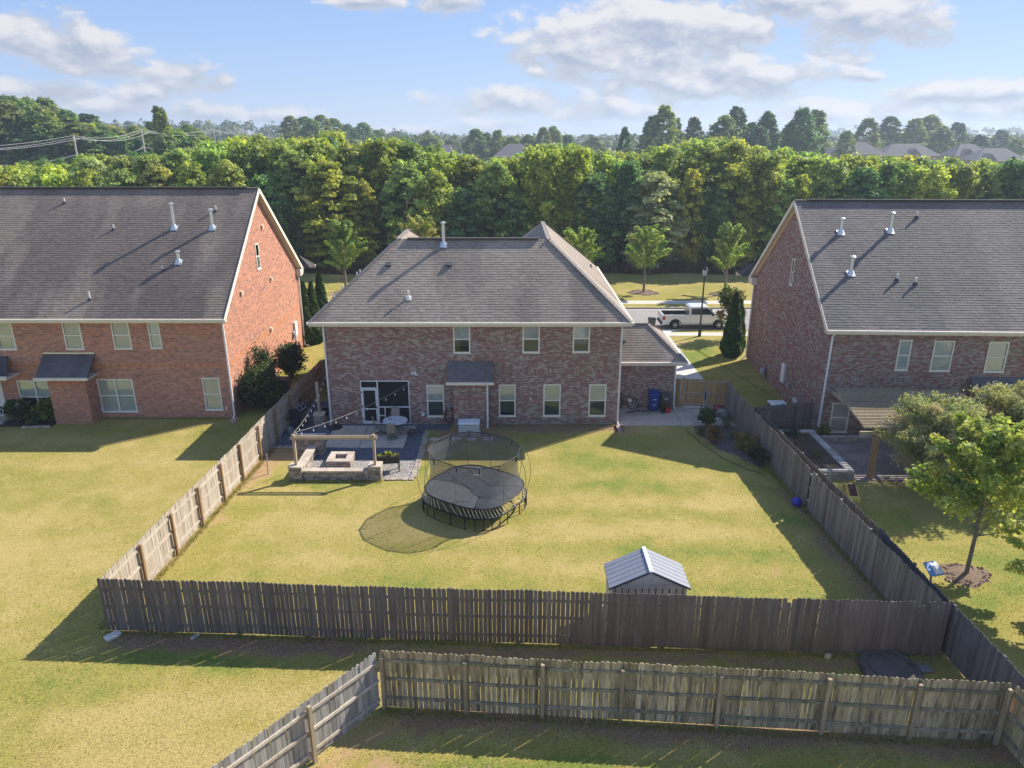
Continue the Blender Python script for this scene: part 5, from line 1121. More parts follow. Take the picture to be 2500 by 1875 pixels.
# standby generator and hose
ge = thing('standby_generator', 'pale grey standby generator with a rounded lid in front of the chimney bump-out', 'generator', (-2.35, 36.95, 0))
MB().box(-2.98, -1.74, 36.55, 37.3, 0, .08).build('base', 'concrete', ge); MB().box(-2.93, -1.79, 36.6, 37.25, .08, .66).build('body', 'genbody', ge, bevel=.04) if 0 else None
MT['genbody'] = M('generator_paint', (.46, .48, .48), .5, .06, 5); MT['genlid'] = M('generator_lid', (.66, .70, .72), .45, .05, 5)
MB().box(-2.93, -1.79, 36.6, 37.25, .082, .60).build('body', 'genbody', ge, bevel=.05)
MB().box(-2.96, -1.76, 36.57, 37.28, .602, .76).build('lid', 'genlid', ge, bevel=.07)
lv = MB()
for i in range(6): MB().box(-2.8, -1.92, 36.585, 36.598, .16+i*.065, .19+i*.065).build('louver', 'genbody', ge)
hs = thing('garden_hose', 'red brown garden hose hanging in coils on the wall beside the generator', 'hose', (-3.45, 38.15, .5))
for k in range(4): MB().tube([(-3.55+(.22+.02*k)*math.cos(i*.2618), 38.12-.03*k, .62+(.42+.015*k)*math.sin(i*.2618)) for i in range(24)], .022, 6, closed=True).build('coil', M('hose_rubber', (.16, .05, .04), .5, .1) if k == 0 else bpy.data.materials['hose_rubber'], hs)
MB().box(-3.65, -3.45, 38.13, 38.27, .95, 1.1).build('holder', 'graymetal', hs)
ssm = [stone_mesh(.52, .34, .05, 'capstone', 90+i, 'stepping_stone', .03) for i in range(3)]
for (x, y), l in zip(((-4.2, 36.05), (-3.05, 36.1), (-2.2, 36.02), (-1.3, 36.1)), ('flat stepping stone next to the gravel edging', 'pale stepping stone second from the gravel, before the generator corner', 'stepping stone straight in front of the generator', 'stepping stone past the generator toward the lawn')):
    o = put('stepping_stone', random.choice(ssm), None); o.location = (x, y, 0); o.rotation_euler = (0, 0, random.uniform(-.2, .2)); tag(o, l, 'stone', 'stepping stones by the generator')

# ------------------------------------------------------------------ trampoline
tp = thing('trampoline', 'large rounded black trampoline with a see-through safety net on the lawn', 'trampoline', (-1.65, 28.72, 0), R(-32)); T = ROOTM[tp.name]
MT['tmat'] = M('jump_mat', (.10, .103, .108), .75, .18, 5, bump=.1, bscale=150, spec=.3, dirt=(.17, .17, .17), dscale=2.5, damt=.45); MT['net'] = veilmat('safety_net', (.095, .10, .105), .5); MT['rod'] = M('white_rod', (.74, .72, .62), .5, .04); MT['pole_grey'] = M('dark_grey_pole', (.16, .165, .17), .5, .1); MT['trim'] = M('black_trim', (.012, .012, .014), .6, .1)
def se(a, r=1.0, n=3.0): c, s = math.cos(a), math.sin(a); return (2.0*r*math.copysign(abs(c)**(2/n), c), 1.86*r*math.copysign(abs(s)**(2/n), s))
NP = 72; AA = [2*math.pi*i/NP for i in range(NP)]
mz = .95
mm = MB(T); mm.quad(*[(*se(a), mz) for a in AA]); mm.quad(*[(*se(a), mz-.03) for a in AA][::-1]); mm.add([(*se(a), mz) for a in AA]+[(*se(a), mz-.03) for a in AA], [(i, i+NP, (i+1) % NP+NP, (i+1) % NP) for i in range(NP)]); mm.build('jump_mat', 'tmat', tp)
MB(T).tube([(*se(a, 1.005), mz+.005) for a in AA], .035, 6, closed=True).build('mat_edge', 'trim', tp)
for pts in ([(-1.9, .55), (-1.2, .1), (-.2, -.25), (.5, -.75), (.55, -1.3), (.1, -1.8)], [(-1.4, 1.35), (-.4, .75), (.6, .4), (1.5, .9), (1.9, 1.0)], [(.5, -.75), (1.2, -.65), (1.98, -.3)]):
    MB(T).tube([(x, y, mz+.004) for x, y in pts], .014, 4).build('seam', 'trim', tp)
MB(T).obox((-.5, .95, mz+.012), (.36, .05, .01), R(28)).build('logo_strip', 'rod', tp)
MB(T).tube([(*se(a, 1.06), .55) for a in AA], .038, 7, closed=True).build('frame_ring', 'trim', tp)
rods = MB(); me = None
for i in range(64):
    a0 = 2*math.pi*i/64; a1 = a0+.10; p, q = Vector((*se(a0, 1.0), mz-.03)), Vector((*se(a1, 1.055), .57))
    MB(T).tube([p, (p+q)/2-Vector((0, 0, .02)), q], .0115, 5).build('rod', 'rod', tp)
for i in range(27):
    a = 2*math.pi*(i+.3)/27; x, y = se(a, 1.06); MB(T).tube([(x, y, .55), (x*1.0, y*1.0, 0.0)], .022, 7).build('leg', 'trim', tp)
for i in range(0, 18, 3):
    q = [(*se(2*math.pi*(i+.3+k*.5)/18, 1.06), .02) for k in range(5)]; MB(T).tube(q, .013, 5).build('foot_bar', 'trim', tp)
prof = ((0, 1.0, mz), (.25, .93, 1.30), (.5, .90, 1.75), (.75, .92, 2.25), (1, .985, 2.72)); NN = 48; A2 = [2*math.pi*i/NN for i in range(NN)]
scal = lambda a, t: 1-.05*t*abs(math.sin(a*6))**.7*0
nv = [(*se(a, r, 3.0-.6*t), z) for t, r, z in prof for a in A2]
MB(T).add(nv, [(k*NN+i, k*NN+(i+1) % NN, (k+1)*NN+(i+1) % NN, (k+1)*NN+i) for k in range(4) for i in range(NN)]).build('safety_net', 'net', tp)
H12 = [2*math.pi*i/12+.14 for i in range(12)]
MB(T).tube([(*se(a, .985, 2.4), 2.72) for a in H12], .022, 6, closed=True).build('top_hoop', 'trim', tp)
for a in H12:
    MB(T).tube([(*se(a, r, 2.8), z) for r, z in ((1.07, .5), (1.13, .95), (1.17, 1.5), (1.14, 2.1), (1.04, 2.6), (.985, 2.80))], .012, 5).build('net_pole', 'pole_grey', tp); MB(T).tube([(*se(a, .985, 2.4), 2.72), (*se(a, .97, 2.4), 2.45)], .026, 6).build('pole_sleeve', 'trim', tp)
hoop = [(-.35+.17*math.cos(i*.4), .55+.17*math.sin(i*.4), 2.0) for i in range(13)]
# ------------------------------------------------------------------ small shed, ball, lid
sd_ = thing('garden_shed', 'small grey resin shed with a ribbed gable roof behind the dark fence', 'shed', (4.5, 20.75, 0))
MT['resin'] = M('shed_resin', (.50, .475, .42), .6, .1, 3, dirt=(.30, .27, .22), dscale=2, damt=.5); MT['resin_roof'] = M('shed_roof', (.26, .27, .30), .38, .07, 5, spec=.5); MT['resin_dark'] = M('shed_groove', (.03, .033, .045), .6)
x0, x1, y0, y1, ze, zr = 3.26, 5.72, 20.18, 21.42, 1.62, 2.24
MB().box(x0-.15, x1+.2, y0-.12, y1+.1, -.02, .04).build('base_slab', 'walk', sd_)
for q in ((x0, x1, y0, y0+.05), (x0, x1, y1-.05, y1), (x0, x0+.05, y0+.05, y1-.05), (x1-.05, x1, y0+.05, y1-.05)): MB().box(*q, .04, ze).build('wall_panel', 'resin', sd_)
for y in (y0, y1-.05): MB().prism([(x0, y, ze), (x1, y, ze), (4.49, y, zr-.06)], (0, .05, 0)).build('gable_panel', 'resin', sd_)
MB().box(x0+.05, x1-.05, y0-.02, y0-.001, ze-.02, ze+.03).build('gable_trim', 'resin', sd_); MB().box(x0+.3, x1-.3, y0-.015, y0-.001, ze+.09, ze+.12).build('gable_trim', 'resin', sd_)
for i in range(11): MB().box(x0+.1+i*.222, x0+.13+i*.222, y0-.012, y0-.001, .1, ze-.03).build('batten', 'resin_dark', sd_)
for sx, xe in ((-1, x0-.1), (1, x1+.1)):
    for k in range(6):
        ya, yb = y0-.1+k*(y1-y0+.2)/6, y0-.1+(k+1)*(y1-y0+.2)/6
        MB().hexa([(xe, ya+.012, ze-.02), (xe, yb-.012, ze-.02), (4.49+sx*.03, yb-.012, zr), (4.49+sx*.03, ya+.012, zr), (xe, ya+.012, ze+.03), (xe, yb-.012, ze+.03), (4.49+sx*.03, yb-.012, zr+.05), (4.49+sx*.03, ya+.012, zr+.05)]).build('roof_panel', 'resin_roof', sd_)
    MB().hexa([(xe, y0-.1, ze-.04), (xe, y1+.1, ze-.04), (4.49, y1+.1, zr-.02), (4.49, y0-.1, zr-.02), (xe, y0-.1, ze+.012), (xe, y1+.1, ze+.012), (4.49, y1+.1, zr+.03), (4.49, y0-.1, zr+.03)]).build('roof_sheet', 'resin_dark', sd_)
MB().bar((4.49, y0-.14, zr+.05), (4.49, y1+.12, zr+.05), .13, .07).build('ridge_cap', 'genlid', sd_, bevel=.015)
bl = MB().lathe((12.62, 28.62, .22), [(.22*math.sin(math.pi*i/12)+.0005, -.22*math.cos(math.pi*i/12)) for i in range(13)], 20, caps=False).build('ball', M('blue_rubber', (.03, .025, .38), .35, .05, spec=.5), None, smooth=True); tag(bl, 'blue rubber ball lying on the shaded grass beside the grey fence', 'ball')
MB().T
gb = MB().obox((12.85, 28.05, .02), (.3, .22, .04), .4).build('ground_box', M('green_box', (.05, .09, .06), .6), None); tag(gb, 'flat green valve cover in the grass just behind the blue ball', 'valve cover')
ml = thing('manhole_riser', 'low round concrete manhole riser between the dark fence and mossy fence', 'manhole', (11.6, 18.12, 0)); MT['old_conc'] = M('old_concrete', (.115, .105, .095), .95, .25, 6, bump=.4, bscale=50, dirt=(.05, .046, .042), dscale=3, damt=.7)
MB().lathe((11.6, 18.12, 0), [(.88, -.05), (.88, .17), (.85, .205), (.74, .215), (.74, .20), (.02, .21)], 32).build('riser', 'old_conc', ml); MB().tube([(11.6+.66*math.cos(i*.26), 18.12+.66*math.sin(i*.26), .21) for i in range(24)], .012, 5, closed=True).build('lid_joint', 'soil', ml)
rock = lambda n, p, s, c, l: tag(MB().obox(p, s, random.random()).build(n, M(n+str(len(bpy.data.materials)), c, .9, .2, 8), None, bevel=min(s)*.3), l, 'rock')
rock('rock', (-13.1, 19.75, .06), (.48, .3, .12), (.62, .58, .52), 'white flat rock at the corner foot of the dark fence'); rock('rock', (9.95, 18.75, .07), (.2, .17, .16), (.5, .40, .28), 'small tan rock on the ground by the manhole riser'); rock('rock', (12.7, 18.2, .04), (.42, .3, .09), (.2, .2, .2), 'flat grey stone between the manhole riser and the dark fence corner'); rock('rock', (-10.4, 19.75, .03), (.3, .12, .07), (.5, .45, .4), 'pale brick scrap at the foot of the dark fence')

for nm_, pl_, n_, sd__ in (('leaf_litter', [(-13.0, 19.35), (-2.0, 18.75), (-2.0, 19.35), (-13.0, 19.95)], 2600, 41), ('leaf_litter', [(-2.0, 18.9), (13.2, 18.1), (13.2, 18.7), (-2.0, 19.4)], 1500, 42), ('leaf_litter', [(-3.4, 15.8), (13.1, 14.6), (13.1, 15.35), (-3.4, 16.6)], 3200, 43), ('leaf_litter', [(-1.0, 37.1), (5.8, 37.3), (5.8, 38.2), (-1.0, 38.2)], 900, 44), ('leaf_litter', [(-4.6, 33.5), (-3.3, 33.6), (-2.0, 37.0), (-4.6, 37.2)], 900, 45), ('leaf_litter', [(12.4, 20), (13.3, 20), (12.9, 32), (12.3, 32)], 900, 46)):
    pebbles(nm_, pl_, .012, n_, 'pebble', [(.30, .17, .085), (.36, .22, .12), (.20, .12, .07), (.38, .27, .15), (.18, .19, .06)], sd__, (.010, .036))

# ------------------------------------------------------------------ things by the garage and in the bed
def wheelie(label, x, y, rz, col, h=1.02):
    t = thing('wheelie_bin', label, 'bin', (x, y, .045), rz); T = ROOTM[t.name]; m = M('bin_plastic', col, .5, .08, 5, spec=.4) if True else None
    MB(T).hexa([(-.22, -.26, .06), (.22, -.26, .06), (.22, .24, .06), (-.22, .24, .06), (-.29, -.34, h-.08), (.29, -.34, h-.08), (.29, .34, h-.08), (-.29, .34, h-.08)]).build('body', m, t, bevel=.03)
    MB(T).hexa([(-.31, -.37, h-.08), (.31, -.37, h-.08), (.31, .36, h-.08), (-.31, .36, h-.08), (-.28, -.33, h-.02), (.28, -.33, h-.02), (.27, .32, h+.05), (-.27, .32, h+.05)]).build('lid', m, t, bevel=.02)
    MB(T).tube([(-.24, .40, h-.08), (.24, .40, h-.08)], .02, 8).build('handle', m, t)
    for s in (-1, 1): MB(T).lathe((s*.25, .26, .10), [(.02, -.03), (.10, -.03), (.10, .03), (.02, .03)], 14, 'X').build('wheel', 'black_plastic', t)
    for z in (.45, .78): MB(T).box(-.09, .09, -.335-(z-.45)*.1, -.322-(z-.45)*.02, z, z+.035).build('sticker', 'white', t)
    return t
wheelie('tall blue wheelie bin against the garage brick wall', 8.42, 40.35, 0, (.012, .045, .24), 1.18); wheelie('dark grey wheelie bin beside the blue one near the garage downspout', 9.12, 40.45, 0, (.075, .075, .075), .98); wheelie('dark green wheelie bin standing at the kerb behind the pickup truck', 11.75, 59.2, R(180), (.035, .05, .04), 1.05)
gc_ = thing('fuel_can', 'red plastic fuel can on the concrete by the grey bin', 'fuel can', (9.22, 39.98, .05)); rm = M('red_plastic', (.50, .02, .03), .4, .06, spec=.5)
MB().box(9.08, 9.38, 39.88, 40.08, .05, .36).build('body', rm, gc_, bevel=.04); MB().tube([(9.12, 39.98, .36), (9.15, 39.98, .44), (9.3, 39.98, .44), (9.33, 39.98, .36)], .02, 6).build('handle', rm, gc_); MB().lathe((9.36, 39.98, .36), [(.03, 0), (.025, .1)], 8).build('spout', 'black_plastic', gc_)
pt = thing('flower_pot', 'dark pot with a dry reddish plant before the blue bin', 'pot', (8.92, 39.9, .05)); MB().lathe((8.92, 39.9, .05), [(.1, 0), (.14, .24), (.15, .25), (.12, .245)], 14).build('pot', 'black_plastic', pt)
herb('dry reddish plant growing in the dark pot by the fuel can', (8.92, 39.9, .28), [(.24, .10, .05), (.18, .14, .06), (.10, .12, .04)], 77, .5, 60, 'potted_plant', None)
def bicycle(label, x, y, rz, tilt, col):
    t = thing('bicycle', label, 'bicycle', (x, y, .05), rz, None); T = ROOTM[t.name] @ Matrix.Rotation(tilt, 4, 'X'); m = M('bike_paint', col, .4, .05, spec=.5)
    for cx in (-.5, .5):
        w = MB(T).tube([(cx+.32*math.cos(i*.3307), 0, .34+.32*math.sin(i*.3307)) for i in range(19)], .022, 6, closed=True).build('wheel', 'black_plastic', t)
        s = MB(T)
        for i in range(10): s.tube([(cx, 0, .34), (cx+.31*math.cos(i*.628), 0, .34+.31*math.sin(i*.628))], .004, 3)
        s.build('spokes', 'graymetal', w, 'stuff')
    f = MB(T); pts = {'bb': (-.08, 0, .32), 'st': (-.2, 0, .78), 'hd': (.34, 0, .80), 'hb': (.38, 0, .66), 'ra': (-.5, 0, .34), 'fa': (.5, 0, .34)}
    for a, b in (('bb', 'st'), ('st', 'hd'), ('bb', 'hb'), ('hd', 'hb'), ('ra', 'bb'), ('ra', 'st'), ('hb', 'fa')): f.tube([pts[a], pts[b]], .018, 6)
    f.build('frame', m, t); MB(T).tube([(.34, 0, .8), (.33, 0, .92), (.33, .26, .96)], .014, 6).tube([(.33, 0, .92), (.33, -.26, .96)], .014, 6).build('handlebar', 'black_metal', t)
    MB(T).hexa([(-.36, -.07, .86), (-.06, -.02, .87), (-.06, .02, .87), (-.36, .07, .86), (-.36, -.07, .91), (-.06, -.02, .90), (-.06, .02, .90), (-.36, .07, .91)]).build('saddle', 'black_plastic', t); MB(T).tube([(-.2, 0, .78), (-.22, 0, .87)], .015, 6).build('seat_post', 'graymetal', t)
bicycle('dark bicycle leaning against the garage wall beside the white downspout', 6.75, 40.45, 0, R(-16), (.03, .03, .035)); bicycle('second dark bicycle fallen flat on the concrete in front of the blue bin', 7.45, 40.05, R(12), R(62), (.05, .045, .05))
bx_ = MB().obox((6.95, 40.1, .78), (.2, .14, .16), .2).build('white_basket', 'white', None, bevel=.02); tag(bx_, 'small white box hung on the dark leaning bicycle', 'box')
def sack(label, p, s, col, rz):
    o = MB(Matrix.Translation(p) @ Matrix.Rotation(rz, 4, 'Z')).lathe((0, 0, 0), [(.05, .0), (.9, .05), (1.0, .35), (.8, .75), (.3, .95), (.02, 1.0)], 12).build('sack', M('sack_plastic%d' % len(bpy.data.materials), col, .35, .3, 3, bump=.6, bscale=6, spec=.5), None, smooth=True)
    k = Matrix.Translation(p); o.data.transform(k @ Matrix.Diagonal((*s, 1)) @ k.inverted()); tag(o, label, 'sack')
sack('crumpled crimson bag on the concrete against the gate', Vector((12.35, 40.45, .05)), (.34, .28, .26), (.28, .03, .07), .3); sack('silvery grey bag lying between the crimson bag and fence', Vector((12.42, 39.85, .05)), (.32, .4, .26), (.30, .29, .29), .8); sack('dark grey bag slumped against the fence by the gate', Vector((12.38, 39.2, .05)), (.36, .4, .34), (.10, .10, .11), .1)
sp = thing('splash_block', 'reddish concrete splash block under the corner downspout', 'splash block', (6.0, 37.45, 0)); MB().hexa([(5.84, 37.1, 0), (6.16, 37.1, 0), (6.12, 37.95, 0), (5.88, 37.95, 0), (5.84, 37.1, .05), (6.16, 37.1, .05), (6.12, 37.95, .09), (5.88, 37.95, .09)]).build('tray', M('pink_concrete', (.46, .30, .23), .9, .1, 6), sp)
for x in (5.84, 6.13): MB().box(x, x+.03, 37.1, 37.95, .05, .13).build('rim', 'black_plastic', sp)
s2 = MB().obox((-16.05, 38.75, .05), (.34, .7, .08), .1).build('splash_block', bpy.data.materials['pink_concrete'], None, bevel=.01); tag(s2, 'reddish splash block under the downspout of the orange-red house', 'splash block')
bedp = [(10.3, 37.95), (12.78, 37.93), (12.86, 33.9), (12.5, 32.6), (12.0, 33.0), (11.5, 34.1), (10.8, 34.7), (10.6, 35.9), (10.15, 36.9)]
sheet('planting_bed', bedp, .012, 'bedmulch' if 0 else 'mulch'); pebbles('bark_chips', bedp, .016, 7000, 'pebble', [(.15, .12, .11), (.10, .08, .075), (.20, .16, .14), (.13, .10, .10)], 9, (.02, .06))
edg = MB().tube([(9.75, 37.6, .03), (9.85, 36.6, .04), (10.2, 35.2, .03), (10.75, 33.6, .05), (11.6, 32.3, .03), (12.2, 31.9, .03)], .022, 6).build('bed_edging', M('dark_rubber', (.10, .085, .07), .8, .2), None); tag(edg, 'curved dark rubber edging between the lawn and the planting bed', 'edging')
G1 = [(.05, .11, .025), (.07, .14, .03), (.035, .08, .02)]; G2 = [(.24, .13, .04), (.28, .16, .05), (.16, .10, .035)]; G3 = [(.30, .21, .045), (.34, .20, .05), (.13, .15, .035)]; G4 = [(.035, .065, .02), (.05, .08, .028), (.025, .045, .016)]
def plant(name, label, loc, H, W, nb, per, leaf, cols, seed, up=.7, spread=.10, cat='shrub', group=None, droop=0, inner=.2, z0=.05):
    me, ends = branch_crown('foliage', seed, H, W, z0, nb, per, leaf, cols, up, spread, .3, inner=inner, droop=droop)
    t = thing(name, label, cat, loc, 0, group); put('foliage', me, t)
    mb = MB(); 
    for s, e in ends: mb.tube([(s[0]*.1, s[1]*.1, 0), tuple((Vector(s)+Vector(e))/2), tuple(e)], [.018*W+.004, .012*W+.003, .003], 4, caps=False)
    m2 = bpy.data.meshes.new('stems'); m2.from_pydata(mb.v, [], mb.f); m2.materials.append(MT['trunk']); m2.update(); put('stems', m2, t)['kind'] = 'stuff'
    return t
plant('nandina', 'fresh green shrub at the edge of the concrete pad', (10.95, 37.75, 0), 1.15, .62, 16, 60, .09, G1, 201); plant('shrub', 'rust orange dying shrub in the middle of the planting bed', (10.75, 35.5, 0), 1.0, .55, 18, 45, .07, G2, 202)
plant('shrub', 'golden orange shrub against the fence in the planting bed', (12.15, 34.4, 0), 1.0, .72, 18, 60, .075, G3, 203); plant('shrub', 'dark green low shrub at the near end of the planting bed', (12.25, 32.9, 0), .85, .6, 14, 55, .08, G4, 204); plant('shrub', 'small sparse green shrub between concrete pad and fence', (12.0, 37.6, 0), .75, .4, 10, 30, .06, [(.09, .14, .05), (.13, .16, .07)], 205)
plant('shrub', 'tiny green tuft beside the rust orange shrub', (10.35, 36.6, 0), .45, .35, 9, 25, .06, [(.09, .14, .03), (.12, .15, .04)], 206); plant('shrub', 'low yellowish plant near the bed edging and fence end', (12.0, 36.0, 0), .5, .45, 10, 25, .06, [(.17, .17, .06), (.14, .15, .06)], 207)

# ------------------------------------------------------------------ beside the red brick house
ac = thing('air_conditioner', 'dark brown air conditioning unit between the shrubs and the pale fence', 'air conditioner', (-14.55, 43.6, 0)); MB().box(-14.95, -14.15, 43.2, 44.0, 0, .08).build('base', 'concrete', ac); MB().box(-14.9, -14.2, 43.25, 43.95, .08, .98).build('cabinet', M('ac_paint', (.10, .085, .075), .6, .1), ac, bevel=.03); MB().lathe((-14.55, 43.6, .985), [(.30, 0), (.30, .02), (.27, .03), (.05, .035)], 20).build('fan_grille', 'black_metal', ac)
for i in range(9): MB().box(-14.88, -14.22, 43.235, 43.248, .16+i*.09, .19+i*.09).build('louver', 'black_metal', ac)
plant('holly_bush', 'big dark green bush at the corner of the orange-red house', (-15.05, 40.9, 0), 2.5, 1.25, 46, 150, .11, [(.035, .075, .028), (.05, .095, .035), (.07, .115, .04), (.11, .13, .045)], 211, .6, .22); plant('holly_bush', 'dark bush with thin upright twigs further along the orange-red gable wall', (-14.9, 46.4, 0), 2.3, 1.15, 40, 130, .10, [(.03, .055, .026), (.05, .08, .032), (.10, .09, .04)], 212, .8, .2)
plant('loropetalum', 'tall open bush pressed against the gable wall behind the big dark bush', (-15.45, 42.6, 0), 3.3, .75, 26, 70, .10, [(.045, .09, .03), (.08, .12, .05), (.16, .10, .07)], 213, .8, .2)
plant('rose_bush', 'bright yellow-green bush beneath the double window of the orange-red house', (-26.55, 38.7, 0), 1.35, .75, 20, 60, .12, [(.17, .22, .03), (.22, .26, .04), (.10, .15, .025)], 214); plant('shrub', 'loose green shrub with pale flowers by the white door', (-28.3, 38.5, 0), 1.35, .95, 24, 60, .10, [(.06, .11, .03), (.09, .13, .04), (.28, .28, .22)], 215); plant('shrub', 'low green plant at the foot of the brick chimney bump', (-27.2, 38.2, 0), .7, .6, 12, 45, .09, [(.07, .12, .03), (.12, .16, .04)], 216)
be = thing('bed_edging', 'short row of pale stones edging the bed by the brick chimney bump', 'edging', (-26.9, 37.8, 0)); stones_along(be, [stone_mesh(.2, .14, .09, 'capstone', 300+i) for i in range(3)], (-27.6, 37.75), (-26.05, 37.8), .22, 0)
sheet('planting_bed', [(-29.2, 37.85), (-26.02, 37.85), (-26.02, 39.25), (-29.2, 39.25)], .01, 'soil')

# ------------------------------------------------------------------ the neighbour's yard on the dark brick side
rb = thing('raised_bed', 'raised bed of dark soil walled with grey stones beside the fence', 'raised bed', (15.2, 33.5, 0))
for (x0, x1, y0, y1) in ((13.64, 16.35, 36.02, 36.32), (15.98, 16.32, 31.2, 36.0), (13.64, 15.96, 31.2, 31.5)): stone_wall(rb, x0, x1, y0, y1, 0, .40, 'bedstone', 'bedcap', .01, 3, .34)
stone_wall(rb, 13.36, 13.62, 31.5, 36.2, 0, .40, 'bedstone', 'bedcap', .01, 3, .5)
MB().box(13.63, 15.97, 31.51, 36.01, 0, .36).build('soil', 'soil', rb); pebbles('leaf_litter', [(13.65, 31.52), (15.96, 31.52), (15.96, 36.0), (13.65, 36.0)], .365, 2500, 'pebble', [(.13, .09, .06), (.08, .06, .045), (.18, .12, .08)], 21, (.02, .06))
plant('seedling', 'small green seedling growing in the raised bed soil', (15.1, 33.0, .36), .4, .4, 10, 16, .06, [(.10, .15, .05), (.14, .17, .07)], 221, cat='plant'); plant('seedling', 'dark leafy row of plants along the far end of the raised bed', (15.0, 35.7, .36), .35, .7, 14, 18, .07, [(.04, .07, .025), (.06, .09, .03)], 222, cat='plant')
lw = thing('stone_wall', 'low stone border wall of the bed under the lower window', 'stone wall', (18.2, 35.9, 0)); stone_wall(lw, 16.6, 20.2, 35.62, 35.9, 0, .26, 'bedstone', 'bedcap', .01, 2, .36)
sheet('planting_bed', [(16.6, 35.91), (21, 35.91), (21, 36.75), (16.85, 36.8)], .012, 'soil')
plant('shrub', 'yellow-green plant at the corner downspout of the dark brick house', (16.95, 36.3, 0), .7, .4, 12, 35, .08, [(.20, .24, .05), (.14, .18, .04)], 223); plant('shrub', 'dark round shrub under the slatted pergola beside the window', (19.6, 36.1, 0), .95, .5, 14, 55, .08, [(.03, .06, .02), (.05, .08, .03)], 224)
npat = thing('paver_patio', None, None, (18.5, 33.5, 0)); npat['kind'] = 'structure'
rg = random.Random(4); y = 31.05
while y < 35.5:
    h = rg.choice((.45, .6, .75)); x = 16.42 if y > 31.3 else 17.3; x = 16.45
    while x < 22.5:
        w = rg.choice((.45, .6, .75, .9)); MB().hexa([(x+.008, y+.008, -.02), (x+w-.008, y+.008, -.02), (x+w-.008, y+h-.008, -.02), (x+.008, y+h-.008, -.02)]+[(xx, yy, .026+rg.uniform(-.003, .003)) for xx, yy in ((x+.008, y+.008), (x+w-.008, y+.008), (x+w-.008, y+h-.008), (x+.008, y+h-.008))]).build('paver', 'paver', npat); x += w
    y += h
sheet('mulch', [(16.44, 31.04), (22.6, 31.04), (22.6, 35.6), (16.44, 35.6)], .005, 'soil')
pn = thing('slatted_pergola', 'timber pergola with close parallel slats over the neighbouring paved patio', 'pergola', (17.2, 31.5, 0))
for i in range(29):
    yy = 31.3+i*(36.75-31.3)/28; MB().box(16.45+(yy-31.3)*.17, 23.8, yy-.022, yy+.022, 2.62, 2.71).build('slat', 'pergola_wood', pn)
for x in (17.2, 20.0, 22.9): MB().bar((x, 31.25, 2.52), (x+.05, 36.7, 2.52), .06, .18).build('rafter', 'pergola_wood', pn)
MB().box(16.35, 23.9, 31.38, 31.46, 2.25, 2.43).build('beam', 'pergola_wood', pn)
for x in (17.2, 22.9): MB().box(x-.1, x+.1, 31.28, 31.48 if False else 31.375, 0, 2.25).box(x-.1, x+.1, 31.465, 31.56, 0, 2.25).build('post', 'post_brown', pn, 'stuff'); 
pvc = MB(); a2 = thing('air_conditioner', 'air conditioning unit with a pale top behind the near-black fence', 'air conditioner', (15.4, 39.3, 0)); MB().box(15.0, 15.85, 38.9, 39.75, 0, .82).build('cabinet', bpy.data.materials['ac_paint'], a2, bevel=.03); MB().box(14.95, 15.9, 38.85, 39.8, .822, .9).build('top_cover', 'white', a2, bevel=.03); MB().lathe((15.42, 39.32, .9), [(.32, 0), (.32, .02), (.04, .05)], 20).build('fan_grille', 'genlid', a2)
gm_ = thing('gas_meter', 'grey gas meter with pipes at the foot of the shaded gable wall', 'gas meter', (16.95, 46.4, 0)); MB().box(16.78, 17.0, 46.2, 46.6, .35, .75).build('meter_body', 'graymetal', gm_, bevel=.05); MB().tube([(16.9, 46.1, 0), (16.9, 46.1, .9), (16.9, 46.4, .95), (16.9, 46.4, .75)], .03, 7).build('pipe', 'graymetal', gm_)
yb = thing('planter_box', 'yellow wooden box with a dark red opening on the neighbour lawn', 'box', (15.4, 29.3, 0)); ym = M('yellow_paint', (.52, .44, .10), .6, .1)
T = ROOTM[yb.name] @ Matrix.Rotation(R(-8), 4, 'Z'); MB(T).hexa([(-.26, -.35, 0), (.26, -.35, 0), (.22, .4, 0), (-.22, .4, 0), (-.26, -.35, .18), (.26, -.35, .18), (.22, .4, .55), (-.22, .4, .55)]).build('body', ym, yb); MB(T).hexa([(-.16, -.2, .26), (.16, -.2, .26), (.16, .36, .536), (-.16, .36, .536), (-.16, -.2, .30), (.16, -.2, .30), (.16, .36, .575), (-.16, .36, .575)]).build('opening', M('dark_red', (.09, .03, .025), .7), yb)
lb = thing('lawn_sign', 'tilted blue and white sign box standing behind the slate dark fence', 'sign', (15.5, 22.95, 0)); T = ROOTM[lb.name] @ Matrix.Rotation(R(12), 4, 'Z')
MB(T).bar((0, 0, 0), (0, .1, .5), .05, .05).build('leg', 'black_metal', lb); MB(T).hexa([(-.3, -.24, .36), (.3, -.24, .36), (.26, .24, .62), (-.26, .24, .62), (-.3, -.24, .41), (.3, -.24, .41), (.26, .24, .67), (-.26, .24, .67)]).build('panel', M('blue_panel', (.16, .32, .62), .35, .05, spec=.5), lb); MB(T).hexa([(-.05, -.22, .423), (.27, -.22, .423), (.235, .2, .652), (-.04, .2, .652), (-.05, -.22, .430), (.27, -.22, .430), (.235, .2, .659), (-.04, .2, .659)]).build('white_sheet', 'white', lb)
for k in (0, 1, 2): MB(T).hexa([(-.02+.09*k, -.12, .4785), (.03+.09*k, -.12, .4785), (.03+.09*k, .12, .609), (-.02+.09*k, .12, .609), (-.02+.09*k, -.12, .4845), (.03+.09*k, -.12, .4845), (.03+.09*k, .12, .615), (-.02+.09*k, .12, .615)]).build('panel_mark', 'black_plastic', lb)
